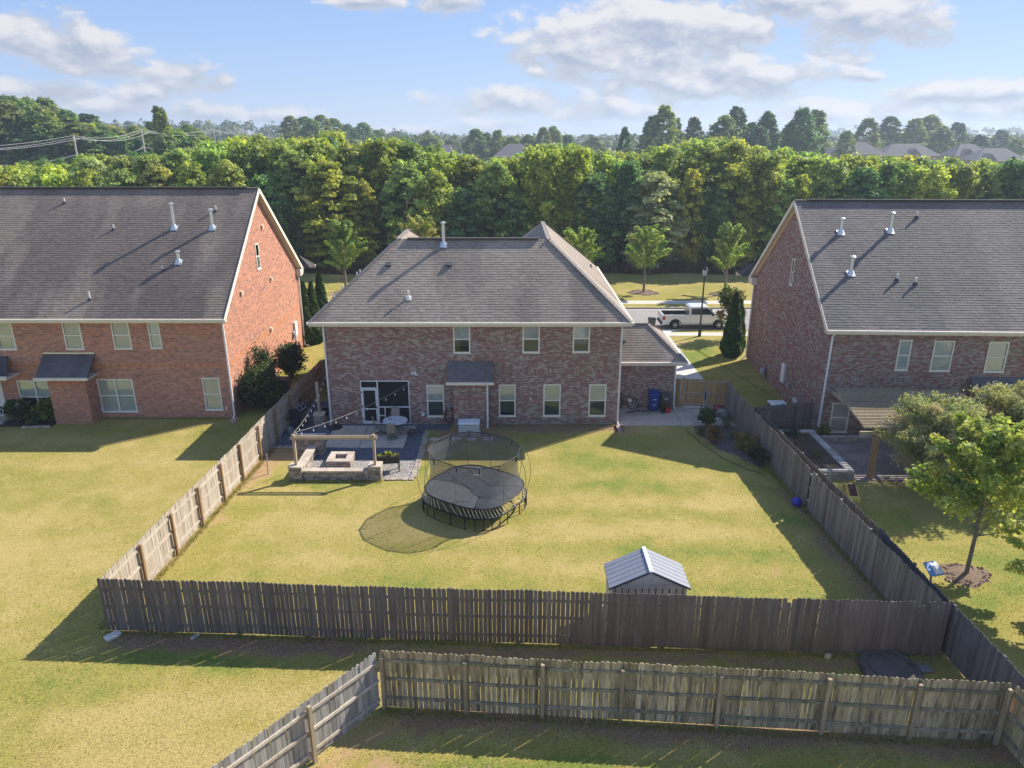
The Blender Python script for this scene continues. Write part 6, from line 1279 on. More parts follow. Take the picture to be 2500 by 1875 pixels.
def mulch_ring(label, x, y, r, z, seed, cols=None):
    rg = random.Random(seed); mb = MB(); n = 26; ring = [(x+r*rg.uniform(.75, 1.15)*1.25*math.cos(i*6.283/n), y+r*rg.uniform(.75, 1.15)*math.sin(i*6.283/n), .004) for i in range(n)]
    mb.add(ring+[(x, y, z)], [(i, (i+1) % n, n) for i in range(n)]); o = mb.build('mulch_ring', 'mulch', None, 'stuff')
    pebbles('wood_chips', [(a, b) for a, b, c in ring], z*.35, int(420*r*r), 'pebble', cols or [(.24, .15, .10), (.15, .09, .06), (.32, .22, .16)], seed, (.03, .09))
mulch_ring('', 17.0, 23.35, .8, .10, 5)
cm, ce = branch_crown('crown', 231, 4.6, 3.0, .25, 120, 420, .062, [(.30, .33, .17), (.35, .37, .19), (.41, .42, .22), (.45, .37, .25), (.24, .28, .14)], .8, .21, .55, inner=.06, elong=2.4)
tree('crape_myrtle', 'wide feathery olive-green shrub beside the slatted pergola post', 'shrub', (19.5, 30.4, 0), cm, trunk_mesh('trunk', 1.6, .05, [((0, 0, .1), e*.6) for s, e in ce[::5]]), (1.08, 1.05, 1.0), (.88, .88, .93))
tree('crape_myrtle', 'feathery shrub with reddish tips in front of the bump-out shed roof', 'shrub', (23.6, 31.2, 0), cm, trunk_mesh('trunk', 1.6, .05, [((0, 0, .1), e*.6) for s, e in ce[::5]]), (1.08, 1.0, .9), (.95, .95, .98), 2.2)
ML = [(.30, .38, .08), (.38, .46, .10), (.21, .29, .06), (.44, .49, .13), (.46, .47, .14)]
mp, me_ = branch_crown('crown', 232, 6.3, 2.5, 1.45, 42, 400, .115, ML, .55, .165, .5, inner=.30)
tree('maple_tree', 'young maple with bright yellow-green leaves rising from a mulch ring', 'tree', (17.05, 23.35, 0), mp, trunk_mesh('trunk', 4.2, .075, [(s, e*.85+s*.15) for s, e in me_[::2]]), rz=.4)
tree('maple_tree', 'maple mostly cut off at the frame edge, only a few leafy branches showing', 'tree', (18.75, 19.7, 0), mp, trunk_mesh('trunk', 4.2, .075, [(s, e*.85+s*.15) for s, e in me_[::2]]), (1.05, 1.05, .9), (1.0, 1.0, .72), 2.6)
mulch_ring('', 18.75, 19.7, .7, .08, 6)

# ------------------------------------------------------------------ street side
for (x, y, s, l, rz) in ((-16.05, 54.9, 1.0, 'slender dark evergreen column nearest the orange-red gable wall', 0), (-15.55, 55.3, .98, 'middle evergreen column of the three by the orange-red house', 1.1), (-15.15, 56.4, 1.08, 'evergreen column standing closest to the hipped roof gutter', 2.3), (16.25, 51.6, .97, 'broad dark evergreen column beside the far corner of the dark brick house', .7), (16.85, 52.3, .84, 'smaller evergreen column squeezed between its taller twin and brick wall', 2.9)):
    if 'arb' not in globals(): arb = cone_crown('foliage', 241, 5.4, .82, 9000, .12, [(.03, .07, .015), (.045, .10, .02), (.07, .13, .022)])
    t = thing('arborvitae', l, 'evergreen', (x, y, 0), rz, 'evergreen columns beside the houses'); t.scale = (s if x > 0 else s*.92, s if x > 0 else s*.92, s*.92); put('foliage', arb, t)
    MB().tube([(x, y, 0), (x, y, 1.2)], .07, 6).build('trunk', 'trunk', t)
SL = [(.27, .37, .09), (.34, .44, .11), (.40, .48, .14), (.20, .29, .07), (.44, .48, .16)]
sc1, se1 = branch_crown('crown', 251, 7.3, 2.2, 1.9, 38, 300, .13, SL, .85, .14, .6, inner=.2); sc2, se2 = branch_crown('crown', 252, 6.9, 2.7, 1.8, 36, 300, .13, SL, .75, .15, .6, inner=.25); sc3, se3 = branch_crown('crown', 253, 8.0, 2.6, 1.7, 44, 170, .15, [(.24, .27, .09), (.19, .23, .06), (.28, .29, .11)], .55, .17, .5, inner=.25)
tk = [trunk_mesh('trunk', 4.6, .13, [(s*1.0, e*.8+s*.2) for s, e in q[::3]]) for q in (se1, se2, se3)]
for x, y, i, sc, rz, l, ti in ((13.75, 74.6, 1, 1.0, .3, 'rounded street tree on the verge left of the street lamp', (1, 1, 1)), (22.0, 73.9, 0, .98, 2.0, 'street tree with low forked trunk behind the pickup truck', (1, 1, 1)), (-17.3, 74.5, 0, 1.02, 4.0, 'egg-shaped street tree between the orange-red gable and the hipped roof', (.9, .95, .9)), (-9.6, 74.5, 2, 1.0, 1.0, 'pale spiky street tree whose top shows above the roof ridge', (1.55, 1.4, 1.3)), (6.9, 74.4, 1, .97, 5.0, 'street tree peeking out over the right end of the hipped roof', (1.05, 1.03, .8)), (-31.5, 74.5, 1, 1, 2.5, 'street tree standing behind the long roof of the orange-red house', (1, 1, 1)), (33.5, 74.5, 0, 1, 5.5, 'street tree standing behind the blue-grey roof', (1, 1, 1))):
    tree('street_tree', l, 'tree', (x, y, 0), (sc1, sc2, sc3)[i], tk[i], ti, (sc, sc, sc), rz, 'street trees on the far verge')
for i, (x, y) in enumerate(((13.75, 74.6), (22.0, 73.9), (-17.3, 74.5))): mulch_ring('', x, y, 1.35, .12, 30+i, [(.34, .22, .14), (.26, .16, .10), (.42, .30, .21)])
yt, ye = branch_crown('crown', 254, 4.1, 1.25, 1.0, 26, 80, .15, [(.09, .14, .03), (.13, .18, .04), (.22, .15, .06)], .6, .2, .4, inner=.25)
tree('young_tree', 'young thin-trunked tree beside the evergreen column near the truck', 'tree', (17.6, 56.9, 0), yt, trunk_mesh('trunk', 3.0, .04, [(s, e*.8) for s, e in ye[::3]]))
lp = thing('street_lamp', 'tall black street lamp with a lantern head on the near verge', 'street lamp', (15.35, 57.3, 0))
MB().lathe((15.35, 57.3, 0), [(.13, 0), (.13, .5), (.085, .6), (.075, .7), (.06, 4.85), (.10, 4.9), (.10, 4.95), (.05, 5.0)], 12).build('pole', 'black_metal', lp); ln = MB().lathe((15.35, 57.3, 5.0), [(.10, 0), (.14, .02), (.22, .46), (.20, .47)], 6).build('lantern', M('lantern_glass', (.55, .60, .66), .15, .05, spec=.6), lp); MB().lathe((15.35, 57.3, 5.47), [(.27, 0), (.10, .2), (.05, .22), (.05, .27), (.02, .34)], 6).build('lantern_cap', 'black_metal', lp)
for k in range(6):
    a = k*math.pi/3; MB().tube([(15.35+.145*math.cos(a), 57.3+.145*math.sin(a), 5.0), (15.35+.228*math.cos(a), 57.3+.228*math.sin(a), 5.47)], .014, 4).build('lantern_rib', 'black_metal', lp)

# pickup truck
tr = thing('pickup_truck', 'silver white crew-cab pickup truck parked at the near kerb', 'pickup truck', (15.75, 60.85, -.12)); T = ROOTM[tr.name]
MT['tpaint'] = M('silver_paint', (.76, .76, .74), .28, .03, 2, spec=.5, metal=.15); MT['tglass'] = M('truck_glass', (.02, .024, .03), .08, .03, spec=.6); MT['tyre'] = M('tyre_rubber', (.02, .02, .02), .8, .1); MT['taillight'] = M('tail_light', (.45, .015, .02), .25, .04, spec=.6); MT['liner'] = M('bed_liner', (.03, .03, .033), .7, .1)
w = .98
def arch(cx, r, n=9): return [(cx+r*math.cos(math.pi*i/n), .42+r*math.sin(math.pi*i/n)) for i in range(n+1)]
low = [(-2.95, .62), (-2.95, .50), (-2.35, .42)]+arch(-1.86, .50)[::-1]+[(1.30, .42)]+arch(1.86, .50)[::-1]+[(2.7, .42), (2.95, .5), (2.98, .95), (2.85, 1.12), (1.6, 1.22), (1.4, 1.26), (-.73, 1.26), (-.73, 1.24), (-2.92, 1.24)]
body = MB(T); n = len(low)
for sgn in (-1, 1):
    pass
sec = lambda y, s: [(x, y, z) for x, z in low]
# side skins, slightly tucked at the sill, then the decks between them
V = []; ys = (-w, -w+.04, w-.04, w)
for x, z in low: V += [(x, -w+(.05 if z < .55 else 0), z), (x, w-(.05 if z < .55 else 0), z)]
F = [(2*i, 2*i+1, (2*i+3) % (2*n), (2*i+2) % (2*n)) for i in range(n)]
keep = [f for i, f in enumerate(F) if not (low[i][0] <= -.7 and low[(i+1) % n][0] <= -.7 and low[i][1] > 1.2 and low[(i+1) % n][1] > 1.2)]
body.add(V, keep+[tuple(range(0, 2*n, 2)), tuple(range(1, 2*n, 2))[::-1]]); body.build('body', 'tpaint', tr)
bed = MB(T); bed.box(-2.85, -.76, -w+.1, w-.1, .72, .76).box(-2.85, -.76, -w+.09, -w+.1, .76, 1.24).box(-2.85, -.76, w-.1, w-.09, .76, 1.24).box(-.76, -.75, -w+.1, w-.1, .76, 1.24); bed.build('bed_liner', 'liner', tr)
for q in ((-2.92, -.74, -w, -w+.11), (-2.92, -.74, w-.11, w)): MB(T).box(*q, 1.241, 1.285).build('bed_rail', 'tpaint', tr)
MB(T).box(-2.95, -2.84, -w+.11, w-.11, .62, 1.285).build('tailgate', 'tpaint', tr)
gh = [(-.72, 1.262), (-.66, 1.84), (-.50, 1.93), (.72, 1.95), (.95, 1.88), (1.66, 1.262)]
cab = MB(T); m2 = len(gh); V = []
for x, z in gh: t_ = (z-1.26)/.65*.17; V += [(x, -w+.03+t_, z), (x, w-.03-t_, z)]
cab.add(V, [(2*i, 2*i+1, 2*i+3, 2*i+2) for i in range(m2-1)]+[tuple(range(0, 2*m2, 2)), tuple(range(1, 2*m2, 2))[::-1]]); cab.build('cab', 'tpaint', tr)
for sg in (-1, 1):
    yy = lambda z, o=.006: sg*(w-.03-(z-1.26)/.65*.17+o)
    for pts in ([(-.56, 1.31), (.24, 1.31), (.24, 1.81), (-.52, 1.81)], [(.32, 1.31), (1.42, 1.31), (1.02, 1.68), (.86, 1.81), (.32, 1.81)]):
        MB(T).quad(*[(x, yy(z), z) for x, z in pts]).build('side_window', 'tglass', tr)
MB(T).quad((1.635, -.80, 1.30), (1.635, .80, 1.30), (1.04, .70, 1.82), (1.04, -.70, 1.82)).build('windscreen', 'tglass', tr); 
wsx = MB(T).quad((-.732, -.78, 1.32), (-.732, .78, 1.32), (-.675, .70, 1.80), (-.675, -.70, 1.80)).build('rear_window', 'tglass', tr)
for sg in (-1, 1):
    for cx in (-1.86, 1.86):
        wh = MB(T).lathe((cx, sg*.84, .40), [(.24, -.14), (.38, -.13), (.40, -.08), (.40, .08), (.38, .13), (.24, .14)], 22, 'Y').build('wheel', 'tyre', tr)
        MB(T).lathe((cx, sg*.955, .40), [(.04, -.0), (.25, -.02), (.27, .03), (.24, .03), (.22, .0)], 18, 'Y', caps=False).build('rim', 'galv', wh)
        for k in range(6):
            a = k*math.pi/3; MB(T).bar((cx, sg*.972, .40), (cx+.23*math.cos(a), sg*.972, .40+.23*math.sin(a)), .05, .02, (0, 1, 0)).build('spoke', 'galv', wh)
        MB(T).tube([(x, sg*(w+.008), z) for x, z in arch(cx, .50)], .025, 5).build('wheel_arch', 'black_plastic', tr)
    MB(T).box(-2.965, -2.72, sg*w-.05 if sg > 0 else -w-.012, w+.012 if sg > 0 else sg*w+.05, .86, 1.16).build('tail_light', 'taillight', tr); MB(T).box(2.86, 3.0, sg*.62-.2, sg*.62+.2, .82, .98).build('headlight', 'lantern_glass' if 'lantern_glass' in MT else 'white', tr)
    MB(T).box(1.18, 1.34, sg*w if sg > 0 else -w-.2, w+.2 if sg > 0 else -w, 1.24, 1.42).build('wing_mirror', 'black_plastic', tr); MB(T).box(-1.3, 1.3, sg*w-.03, sg*w+.03, .36, .42).build('running_board', 'black_plastic', tr)
    for x in (-.30, .55): MB(T).box(x, x+.16, sg*(w+.012)-.012, sg*(w+.012)+.012, 1.10, 1.14).build('door_handle', 'tpaint', tr)
    for x in (-.58, .26, 1.30): MB(T).box(x, x+.008, sg*(w+.002)-.003, sg*(w+.002)+.003, .50, 1.25).build('door_seam', 'liner', tr)
MB(T).box(-3.08, -2.93, -.9, .9, .42, .62).build('rear_bumper', 'black_plastic', tr, bevel=.03); MB(T).box(2.93, 3.1, -.92, .92, .40, .66).build('front_bumper', 'galv', tr, bevel=.04); MB(T).box(2.97, 3.02, -.5, .5, .68, 1.0).build('grille', 'black_plastic', tr); MB(T).box(-2.965, -2.95, -.3, .3, .70, .82).build('number_plate', 'white', tr)
bd = MB(T).obox((-1.0, -.45, 1.05), (.3, .2, .36), .3).build('bag', ym, None, bevel=.04); tag(bd, 'yellow bag lying in the pickup truck bed behind the cab', 'bag')

# ------------------------------------------------------------------ the wooded belt across the street
def top_z(px, y, Y):                    # height at distance Y that shows at image row y (2500-px frame)
    return 15.6-Y*math.tan(R(19)-math.atan((937.5-y)/1766))
def x_at(px, Y, z=10.0): return (px-1250)/1766*(Y*.9455+(15.6-z)*.3256)
GRN = [(.25, .305, .105), (.31, .365, .13), (.37, .42, .155), (.17, .23, .085)]
CR = [lobed_crown('crown', 300+i, 13.0, w, z0, nl*2, 13500, .29, GRN, 'leaf', tp_, rag) for i, (w, z0, nl, tp_, rag) in enumerate(((3.7, .6, 40, 1.0, .34), (3.1, .7, 36, 1.15, .36), (4.3, .5, 46, .85, .34), (3.4, .6, 34, 1.3, .42), (3.9, .8, 44, .95, .38), (2.7, .5, 32, 1.25, .38)))]
for i, (w, nb_, up_) in enumerate(((3.3, 64, .8), (2.8, 56, .9), (3.8, 72, .7))):
    CR[2*i+1] = branch_crown('crown', 340+i, 13.0, w, .7, nb_, 13500//nb_, .29, GRN, up_, .40, .5, inner=.12)[0]
CRT = [lobed_crown('crown', 320+i, 20.0, w, 5.0, nl*2, 9000, .5, [(.17, .235, .075), (.21, .27, .085), (.13, .19, .06)], 'leaf', tp_, .42) for i, (w, nl, tp_) in enumerate(((5.0, 34, .62), (4.3, 30, .75), (5.8, 40, .58)))]
TK = trunk_mesh('trunk', 9.0, .17, [((0, 0, 3+i*.9), (1.9*math.cos(i*2.4), 1.9*math.sin(i*2.4), 6+i*.9)) for i in range(6)])
TKT = trunk_mesh('trunk', 15.0, .28, [((0, 0, 6+i*1.2), (2.6*math.cos(i*2.4), 2.6*math.sin(i*2.4), 9.5+i*1.3)) for i in range(7)])
TINT = {'golden': (1.6, 1.38, .68), 'lime': (1.5, 1.45, .8), 'green': (1.15, 1.2, .95), 'dark': (.66, .86, .86), 'silver': (1.4, 1.4, 1.75), 'olive': (1.4, 1.25, .9)}
LAB = {'golden': 'tree with golden autumn leaves in the wooded belt across the street', 'lime': 'light yellow-green tree in the wooded belt across the street', 'green': 'mid green leafy tree in the wooded belt across the street', 'dark': 'dark green tree in the wooded belt across the street', 'silver': 'grey-green tree in the wooded belt across the street', 'olive': 'olive-coloured tree in the wooded belt across the street'}
rw = random.Random(17)
LINE = [(-60, 392), (34, 396), (110, 390), (226, 373), (339, 367), (452, 350), (540, 340), (633, 330), (723, 336), (820, 326), (890, 348), (985, 342), (1070, 364), (1175, 374), (1255, 374), (1368, 346), (1420, 354), (1525, 362), (1605, 350), (1684, 340), (1763, 340), (1853, 350), (1921, 362), (2034, 374), (2147, 380), (2260, 380), (2373, 386), (2464, 386), (2560, 386)]
def line_y(px):
    for (a, b), (c, d) in zip(LINE, LINE[1:]):
        if a <= px <= c: return lerp(b, d, (px-a)/(c-a))
    return LINE[0][1] if px < LINE[0][0] else LINE[-1][1]
def belt_tree(px, Y, H, kind, w=1.0, label=None, ci=None):
    X = x_at(px, Y); i = rw.randrange(len(CR)) if ci is None else ci; t0 = TINT[kind]; j = rw.uniform(.82, 1.18)
    zone = 'behind the orange-red house' if X < -27 else 'between gable and hipped roof' if X < -12 else 'beyond the hipped roof' if X < 9 else 'beyond the street lamp and truck' if X < 27 else 'beyond the blue-grey roof'
    lab_ = {'golden': 'golden', 'lime': 'light yellow-green', 'green': 'mid green', 'dark': 'dark green', 'silver': 'grey-green', 'olive': 'olive'}[kind]+(' tree at the front of the wooded belt, ' if Y < 92.5 else ' tree deeper in the wooded belt, ')+zone
    return tree('woodland_tree', label or lab_, 'tree', (X, Y, 0), CR[i], TK, tuple(c*j*rw.uniform(.93, 1.07) for c in t0), (w*H/13*rw.uniform(.92, 1.1), w*H/13*rw.uniform(.92, 1.1), H/13), rw.uniform(0, 6.28), 'trees of the wooded belt across the street')
feat = [(800, 88.5, 12.6, 'golden', 1.15, 'biggest golden-yellow tree, standing in the wooded belt beyond the hipped roof'), (880, 89.5, 10.5, 'golden', .8, None), (700, 88, 9.0, 'dark', 1, None), (730, 91, 13.6, 'green', 1.1, None), (640, 88.5, 11.0, 'dark', 1.0, None), (560, 89.5, 12.6, 'olive', 1.0, None), (990, 90, 12.6, 'green', 1.0, None), (1060, 89, 11.6, 'lime', .9, None), (1130, 88, 9.5, 'dark', 1.0, None), (1210, 89, 12.5, 'green', 1.0, None), (1330, 88.5, 13.6, 'lime', .95, None), (1400, 90, 13.8, 'lime', 1.0, None), (1265, 88, 8.8, 'dark', 1.0, None),
        (1455, 88, 11.2, 'dark', .9, None), (1600, 88, 11.4, 'silver', 1.1, 'grey-green tree with pale leaf undersides in the wooded belt above the rounded street tree'), (1530, 89.5, 12.3, 'dark', 1.0, None), (1690, 88.5, 11.6, 'golden', .62, 'narrow mustard-yellow tree next to the grey-green tree in the wooded belt'), (1745, 88.2, 9.5, 'dark', 1.0, None), (1800, 89, 12.2, 'golden', .9, None), (1860, 90, 13.2, 'olive', 1.0, None), (1920, 88.2, 10.5, 'green', .9, None), (1955, 88.6, 11.0, 'lime', .7, None), (2030, 90, 12.6, 'green', 1.0, None), (2110, 89, 11.8, 'dark', 1.0, None), (2180, 90, 12.3, 'green', 1.0, None), (2260, 89.5, 12.2, 'lime', 1.0, None), (2340, 90, 11.9, 'olive', 1.0, None), (2420, 89, 11.5, 'green', .95, None), (2480, 88.5, 12.6, 'dark', 1.1, None), (2550, 90, 12.2, 'green', 1, None),
        (815, 108, 15.6, 'lime', .95, 'bright lime-green rounded tree topping the wooded belt beyond the golden tree'), (470, 90, 12.4, 'lime', .9, None), (390, 91, 12.0, 'olive', 1.0, None), (300, 90, 11.5, 'green', 1.0, None), (215, 91, 11.6, 'golden', .9, None), (135, 90, 10.8, 'lime', .9, None), (60, 91, 11.0, 'green', 1.0, None), (-10, 90, 11.4, 'golden', .9, None), (-80, 90, 11.4, 'green', 1.0, None)]
for px, Y, H, k, w, l in feat: belt_tree(px, Y, H, k, w, l)
for Y, step, n0 in ((94.5, 78, 0), (101, 74, 1), (109, 68, 2), (119, 66, 3)):
    px = -90+n0*17
    while px < 2600:
        q = px+rw.uniform(-18, 18); H = min(15.2, max(9.5, top_z(q, line_y(q)+rw.uniform(2, 30), Y)))
        kind = rw.choices(['lime', 'green', 'olive', 'golden', 'dark', 'silver'], (4.2, 5.5, 2.2, .3 if px > 620 else .9, 1.6, .6))[0]
        belt_tree(q, Y+rw.uniform(-1.8, 1.8), H, kind, rw.uniform(.9, 1.12)); px += step
sheet('forest_floor', [(-150, 86.2), (150, 86.2), (150, 134), (-150, 134)], .006, 'soil')
def undergrowth():
    rg = np.random.default_rng(8); n = 26000; X = rg.uniform(-78, 78, n); Y = 85.4+2.6*rg.random(n)**1.3+.5*np.sin(X*.7); h = rg.uniform(.5, 2.0, n)*(.55+.6*fbm(X*.35, X*0+3, 1)); w = rg.uniform(.02, .055, n); a = rg.random(n)*3.14
    l = rg.normal(0, .22, (n, 2)); dx, dy = np.cos(a)*w, np.sin(a)*w
    V = np.stack([np.stack([X-dx, Y-dy, 0*X], 1), np.stack([X+dx, Y+dy, 0*X], 1), np.stack([X+l[:, 0], Y+l[:, 1], h], 1)], 1).reshape(-1, 3)
    cols = np.array([(.155, .085, .055), (.20, .115, .075), (.10, .065, .045), (.085, .095, .04)]); C = cols[rg.integers(0, 4, n)]*(.7+.6*rg.random((n, 1)))
    npmesh('undergrowth', V, np.arange(3*n).reshape(n, 3), C, 'grass', None, 'stuff')
undergrowth()

# ------------------------------------------------------------------ wooded rise, distant trees, houses, power line
def hill(name, xs, ys, f, mat='lawn'):
    nx, ny = 40, 30; X, Y = np.meshgrid(np.linspace(*xs, nx), np.linspace(*ys, ny)); Z = f(X, Y)-.25
    i = np.arange(nx*ny).reshape(ny, nx); F = np.stack([i[:-1, :-1], i[:-1, 1:], i[1:, 1:], i[1:, :-1]], -1).reshape(-1, 4)
    o = npmesh(name, np.stack([X, Y, Z], -1).reshape(-1, 3), F, None, mat, None, 'structure', smooth=True); return o
bell = lambda v, a, b: np.clip(1-((v-a)/b)**2, 0, 1)**2
hl = lambda X, Y: 11.5*bell(X, -175, 115)*bell(Y, 205, 90)+0*X
hill('hill', (-292, -58), (118, 292), hl, 'soil')
hr = lambda X, Y: 19*bell(X, 760, 620)*bell(Y, 1500, 420)+14*bell(X, -330, 330)*bell(Y, 760, 300)
hill('hills', (-700, 1450), (440, 1900), hr, 'soil')
tl = [(0, 215), (70, 222), (150, 240), (226, 270), (283, 294), (340, 300), (400, 288), (470, 305), (540, 318)]
def tly(px):
    for (a, b), (c, d) in zip(tl, tl[1:]):
        if a <= px <= c: return lerp(b, d, (px-a)/(c-a))
    return 215 if px < 0 else 320
px = -70
while px < 540:
    for Y in (178, 192, 208, 226):
        q = px+rw.uniform(-22, 22); X = x_at(q, Y); g0 = float(hl(np.array(X), np.array(Y))); zt = top_z(q, tly(q)+(226-Y)*.55+rw.uniform(0, 16), Y); H = min(20.5, max(9, zt-g0))
        k = rw.choices(['green', 'olive', 'dark', 'lime'], (4, 3, 2, 1.4 if q > 250 else .5))[0]; tt = TINT[k]
        t = tree('hillside_tree', {'green': 'green', 'olive': 'olive-brown', 'dark': 'dark green', 'lime': 'yellow-green'}[k]+' tree on the wooded rise beyond the power line', 'tree', (X, Y, max(0, g0-.3)), CRT[rw.randrange(3)] if H > 14 else CR[rw.randrange(6)], TKT if H > 14 else TK, tuple(c*rw.uniform(.85, 1.1) for c in tt), (1.15*rw.uniform(.9, 1.15),)*2+(H/(20 if H > 14 else 13),), rw.uniform(0, 6), 'trees on the wooded rise')
    px += 52
t = tree('lone_tree', 'thin-topped lone tree standing above the wooded rise behind the second pole', 'tree', (x_at(405, 182), 182, 0), CRT[1], TKT, TINT['olive'], (.75, .75, top_z(405, 262, 182)/20), 1.0)
far = [(1615, 260, 250, 1.0), (1590, 285, 255, .8), (1645, 290, 262, .7), (1690, 288, 268, .75), (1790, 262, 255, .95), (1762, 285, 250, 1.0), (1828, 300, 262, .8), (1866, 275, 258, .8), (1850, 310, 250, .9), (1948, 266, 250, .9), (1985, 270, 262, 1.0), (1925, 300, 266, .7), (2062, 320, 300, .8), (2110, 290, 345, 1.2), (2165, 285, 360, 1.3), (2225, 290, 350, 1.2), (2260, 283, 365, 1.3), (2330, 300, 380, 1.2), (2295, 310, 340, 1.0), (2390, 330, 330, .9), (2440, 318, 400, 1.1), (2480, 340, 330, .8), (1522, 312, 215, .42),
       (715, 284, 330, 1.1), (745, 286, 340, 1.1), (790, 282, 335, 1.2), (820, 290, 345, 1.1), (765, 292, 325, 1.0), (850, 305, 380, 1.2), (890, 300, 390, 1.3), (925, 318, 400, 1.2), (1160, 316, 330, 1.0), (1185, 326, 340, 1.1), (1215, 318, 335, .8), (1290, 330, 345, .9), (1325, 312, 330, .8), (1350, 310, 340, .8), (1250, 335, 320, .9), (1385, 330, 350, 1.0), (1450, 335, 345, 1.0), (1050, 330, 360, 1.1), (985, 338, 340, 1.0)]
for px, y, Y, w in far:
    H = max(8, top_z(px, y, Y)); big = H > 13
    lab = 'tall dark tree rising above the wooded belt near the street trees' if 1500 < px < 2000 and y < 300 else 'hazy distant tree behind the grey roofs' if px > 2000 else 'small spreading pine-like tree alone on the skyline' if px == 1522 else 'dark distant tree in the clump over the left belt' if px < 950 else 'distant bluish tree on the skyline beyond the hipped roof'
    tree('distant_tree', lab, 'tree', (x_at(px, Y), Y, 0), CRT[rw.randrange(3)] if big else CR[rw.randrange(6)], TKT if big else TK, tuple(c*rw.uniform(.9, 1.1) for c in rw.choice((TINT['green'], TINT['dark'], TINT['olive']))), (w*1.25, w*1.25, H/(20 if big else 13)), rw.uniform(0, 6), None if px == 1522 else 'distant trees beyond the belt')
def far_woods():
    rg = np.random.default_rng(12); P, Nn, C = [], [], []
    for k in range(2300):
        px = rg.uniform(-260, 2760); Y = rg.choice([420, 480, 560, 650, 760, 900, 1080, 1300, 1550])*rg.uniform(.93, 1.07); X = (px-1250)/1766*Y*.9455
        if px > 1100 and px < 2600 and Y < 430: continue
        g0 = float(hr(np.array(X), np.array(Y))) if Y > 440 else 0; H = rg.uniform(10, 17); r = rg.uniform(3.5, 6.5); m = 34
        d = unit(rg, m); d[:, 2] = np.abs(d[:, 2]); P.append(np.array((X, Y, g0+H*.45))+d*np.array((r, r, H*.55))*(.7+.4*rg.random((m, 1)))); Nn.append(d+rg.normal(0, .4, (m, 3)))
        C.append(np.array([(.11, .16, .045), (.14, .19, .055), (.09, .13, .04), (.19, .20, .075)][rg.integers(0, 4)])*(.7+.6*rg.random((m, 1))))
    me = leafquads(np.concatenate(P), np.concatenate(Nn), 2.6, np.concatenate(C), rg, 'far_woods', 'leaf_dense', 1.3); o = put('far_woods', me, None); o['kind'] = 'stuff'
far_woods()
MT['far_roof'] = M('far_roof', (.17, .155, .15), .9, .12, 1.5); MT['far_wall'] = M('far_brick', (.34, .24, .19), .9, .1, 2)
def far_house(label, px0, px1, ytop, Y, w2=1.0, gable=None):
    xa, xb = x_at(px0, Y), x_at(px1, Y); zr = top_z(px0, ytop, Y); ze = zr-4.4; t = thing('suburban_house', label, 'house', ((xa+xb)/2, Y, 0), 0, 'distant houses beyond the wooded belt'); d = 13
    MB().box(xa+.5, xb-.5, Y+.5, Y+d-.5, 0, ze).build('wall', 'far_wall', t); ir = min((xb-xa)*.33, 6.0)
    MB().add([(xa, Y, ze), (xb, Y, ze), (xb, Y+d, ze), (xa, Y+d, ze), (xa+ir, Y+d/2, zr), (xb-ir, Y+d/2, zr)], [(0, 1, 5, 4), (1, 2, 5), (2, 3, 4, 5), (3, 0, 4), (3, 2, 1, 0)]).build('roof', 'far_roof', t)
    MB().box(xa-.1, xb+.1, Y-.12, Y-.005, ze-.25, ze).build('fascia', 'cream', t)
    for k in range(3):
        xx = lerp(xa, xb, (k+.6)/3.2); wd = MB().box(xx-.7, xx+.7, Y+.42, Y+.495, ze-2.2, ze-.7).build('window', 'cream', t); MB().box(xx-.6, xx+.6, Y+.40, Y+.418, ze-2.1, ze-.8).build('pane', 'tglass', wd)
    if gable: gx = lerp(xa, xb, gable); MB().add([(gx-3, Y-1.5, ze), (gx+3, Y-1.5, ze), (gx, Y-1.5, ze+2.6), (gx, Y+4, ze+2.6), (gx-3, Y+3, ze), (gx+3, Y+3, ze)], [(0, 1, 2), (0, 2, 3, 4), (1, 5, 3, 2)]).build('gable', 'far_roof', t)
    for k in (.42, .5): vx = lerp(xa, xb, k); MB().obox((vx, Y+d/2+.6, zr+.15), (.5, .5, .5)).build('roof_vent', 'lead', t)
for a in (('distant house with two roof turbines beyond the belt, behind the shaded gable wall', 2030, 2165, 347, 300, 1, None), ('distant wide-roofed house second along from the shaded gable wall', 2160, 2300, 351, 305, 1, .5), ('distant grey-roofed house third along from the shaded gable wall', 2335, 2430, 352, 310, 1, .3), ('distant house at the frame edge beyond the blue-grey roof', 2390, 2520, 362, 285, 1, .2), ('far house peeping between the trees above the roof of turbines', 2245, 2330, 346, 380, 1, None), ('small dark far roof beneath the tall tree pair', 1885, 1935, 344, 310, 1, None), ('distant pale-roofed house showing above the belt past the hipped roof', 1205, 1310, 352, 290, 1, None), ('far roof half hidden in the belt beside the pale-roofed house', 1062, 1110, 354, 300, 1, None), ('far roof beyond the pale-roofed house on the skyline', 1178, 1222, 350, 350, 1, None), ('small far roof in trees over the middle of the belt', 1000, 1035, 357, 320, 1, None)): far_house(*a)
MT['polewood'] = M('weathered_pole', (.52, .49, .45), .9, .15, 3); MT['wire'] = M('power_wire', (.62, .62, .60), .5, .05)
poles = [(179, 331, 150), (345, 317, 168), (521, 314, 235), (591, 317, 292), (690, 334, 370), (-260, 356, 126)]
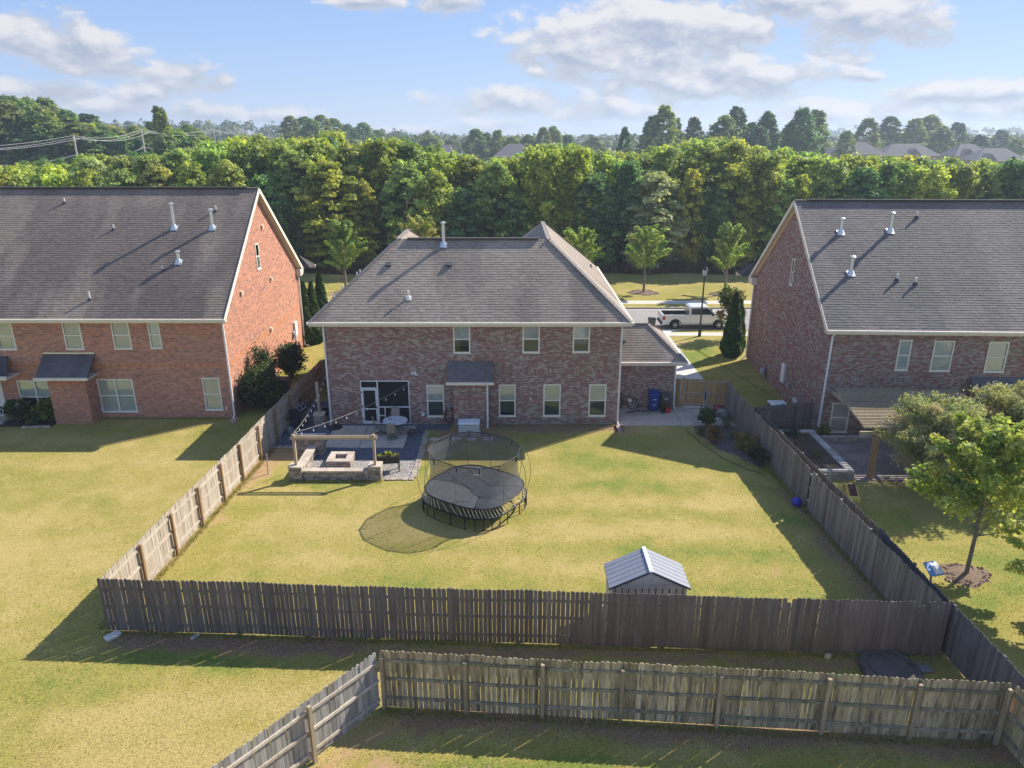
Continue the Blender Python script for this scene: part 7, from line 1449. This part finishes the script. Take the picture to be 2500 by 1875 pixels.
labs = ['pale utility pole closest to the frame edge above the long dark roof', 'pale utility pole second along, tallest over the trees', 'utility pole midway along the line past the lone tree', 'slim utility pole fourth along the power line', 'farthest small utility pole by the dark tree clump', 'utility pole outside the frame carrying the power line']
tops = []
for (px, y, Y), l in zip(poles, labs):
    zt = top_z(px, y, Y); X = x_at(px, Y, zt); tops.append((X, Y, zt)); t = thing('utility_pole', l, 'utility pole', (X, Y, 0), 0, 'utility poles of the power line')
    MB().tube([(X, Y, 0), (X, Y, zt)], [.24, .16], 8).build('pole', 'polewood', t); MB().box(X-.2, X+2.0, Y-.25, Y-.12, zt-.75, zt-.6).build('crossarm', 'polewood', t)
    for dx in (.1, 1.0, 1.85): MB().lathe((X+dx, Y-.19, zt-.6), [(.05, 0), (.08, .1), (.05, .2)], 8).build('insulator', 'wire', t)
order = [5, 0, 1, 2, 3, 4]
for (dx, dz, sag, l) in ((0, .0, 1.0, 'topmost wire of the power line strung from pole to pole'), (.1, -.4, 1.1, 'upper crossarm wire running along the poles'), (1.85, -.4, 1.2, 'outer crossarm wire running along the poles'), (0, -3.6, 1.3, 'lowest cable of the power line, hung well below the crossarms')):
    pts = []
    for a, b in zip(order, order[1:]):
        A, B = Vector(tops[a])+Vector((dx, -.19, dz)), Vector(tops[b])+Vector((dx, -.19, dz)); pts += [A+(B-A)*(i/10)+Vector((0, 0, -sag*4*(i/10)*(1-i/10))) for i in range(10)]
    pts.append(Vector(tops[4])+Vector((dx, -.19, dz))); o = MB().tube(pts, .032, 4).build('power_wire', 'wire', None); tag(o, l, 'wire')

# ------------------------------------------------------------------ air
if HAZE > 0:
    hz = MB().box(-1800, 1800, -120, 2100, -1.2, 46).build('haze', 'haze_air' if False else None, None, 'stuff') if False else None
    m = bpy.data.materials.new('haze_air'); m.use_nodes = True; nt = m.node_tree; nt.nodes.clear(); o_ = nt.nodes.new('ShaderNodeOutputMaterial')
    pv = N(nt, 'ShaderNodeVolumePrincipled', {'Color': (.72, .85, 1.0, 1), 'Density': HAZE, 'Anisotropy': .25}); nt.links.new(pv.outputs[0], o_.inputs['Volume'])
    MB().box(-1800, 1800, -120, 2100, -1.2, 48).build('haze', m, None, 'stuff')
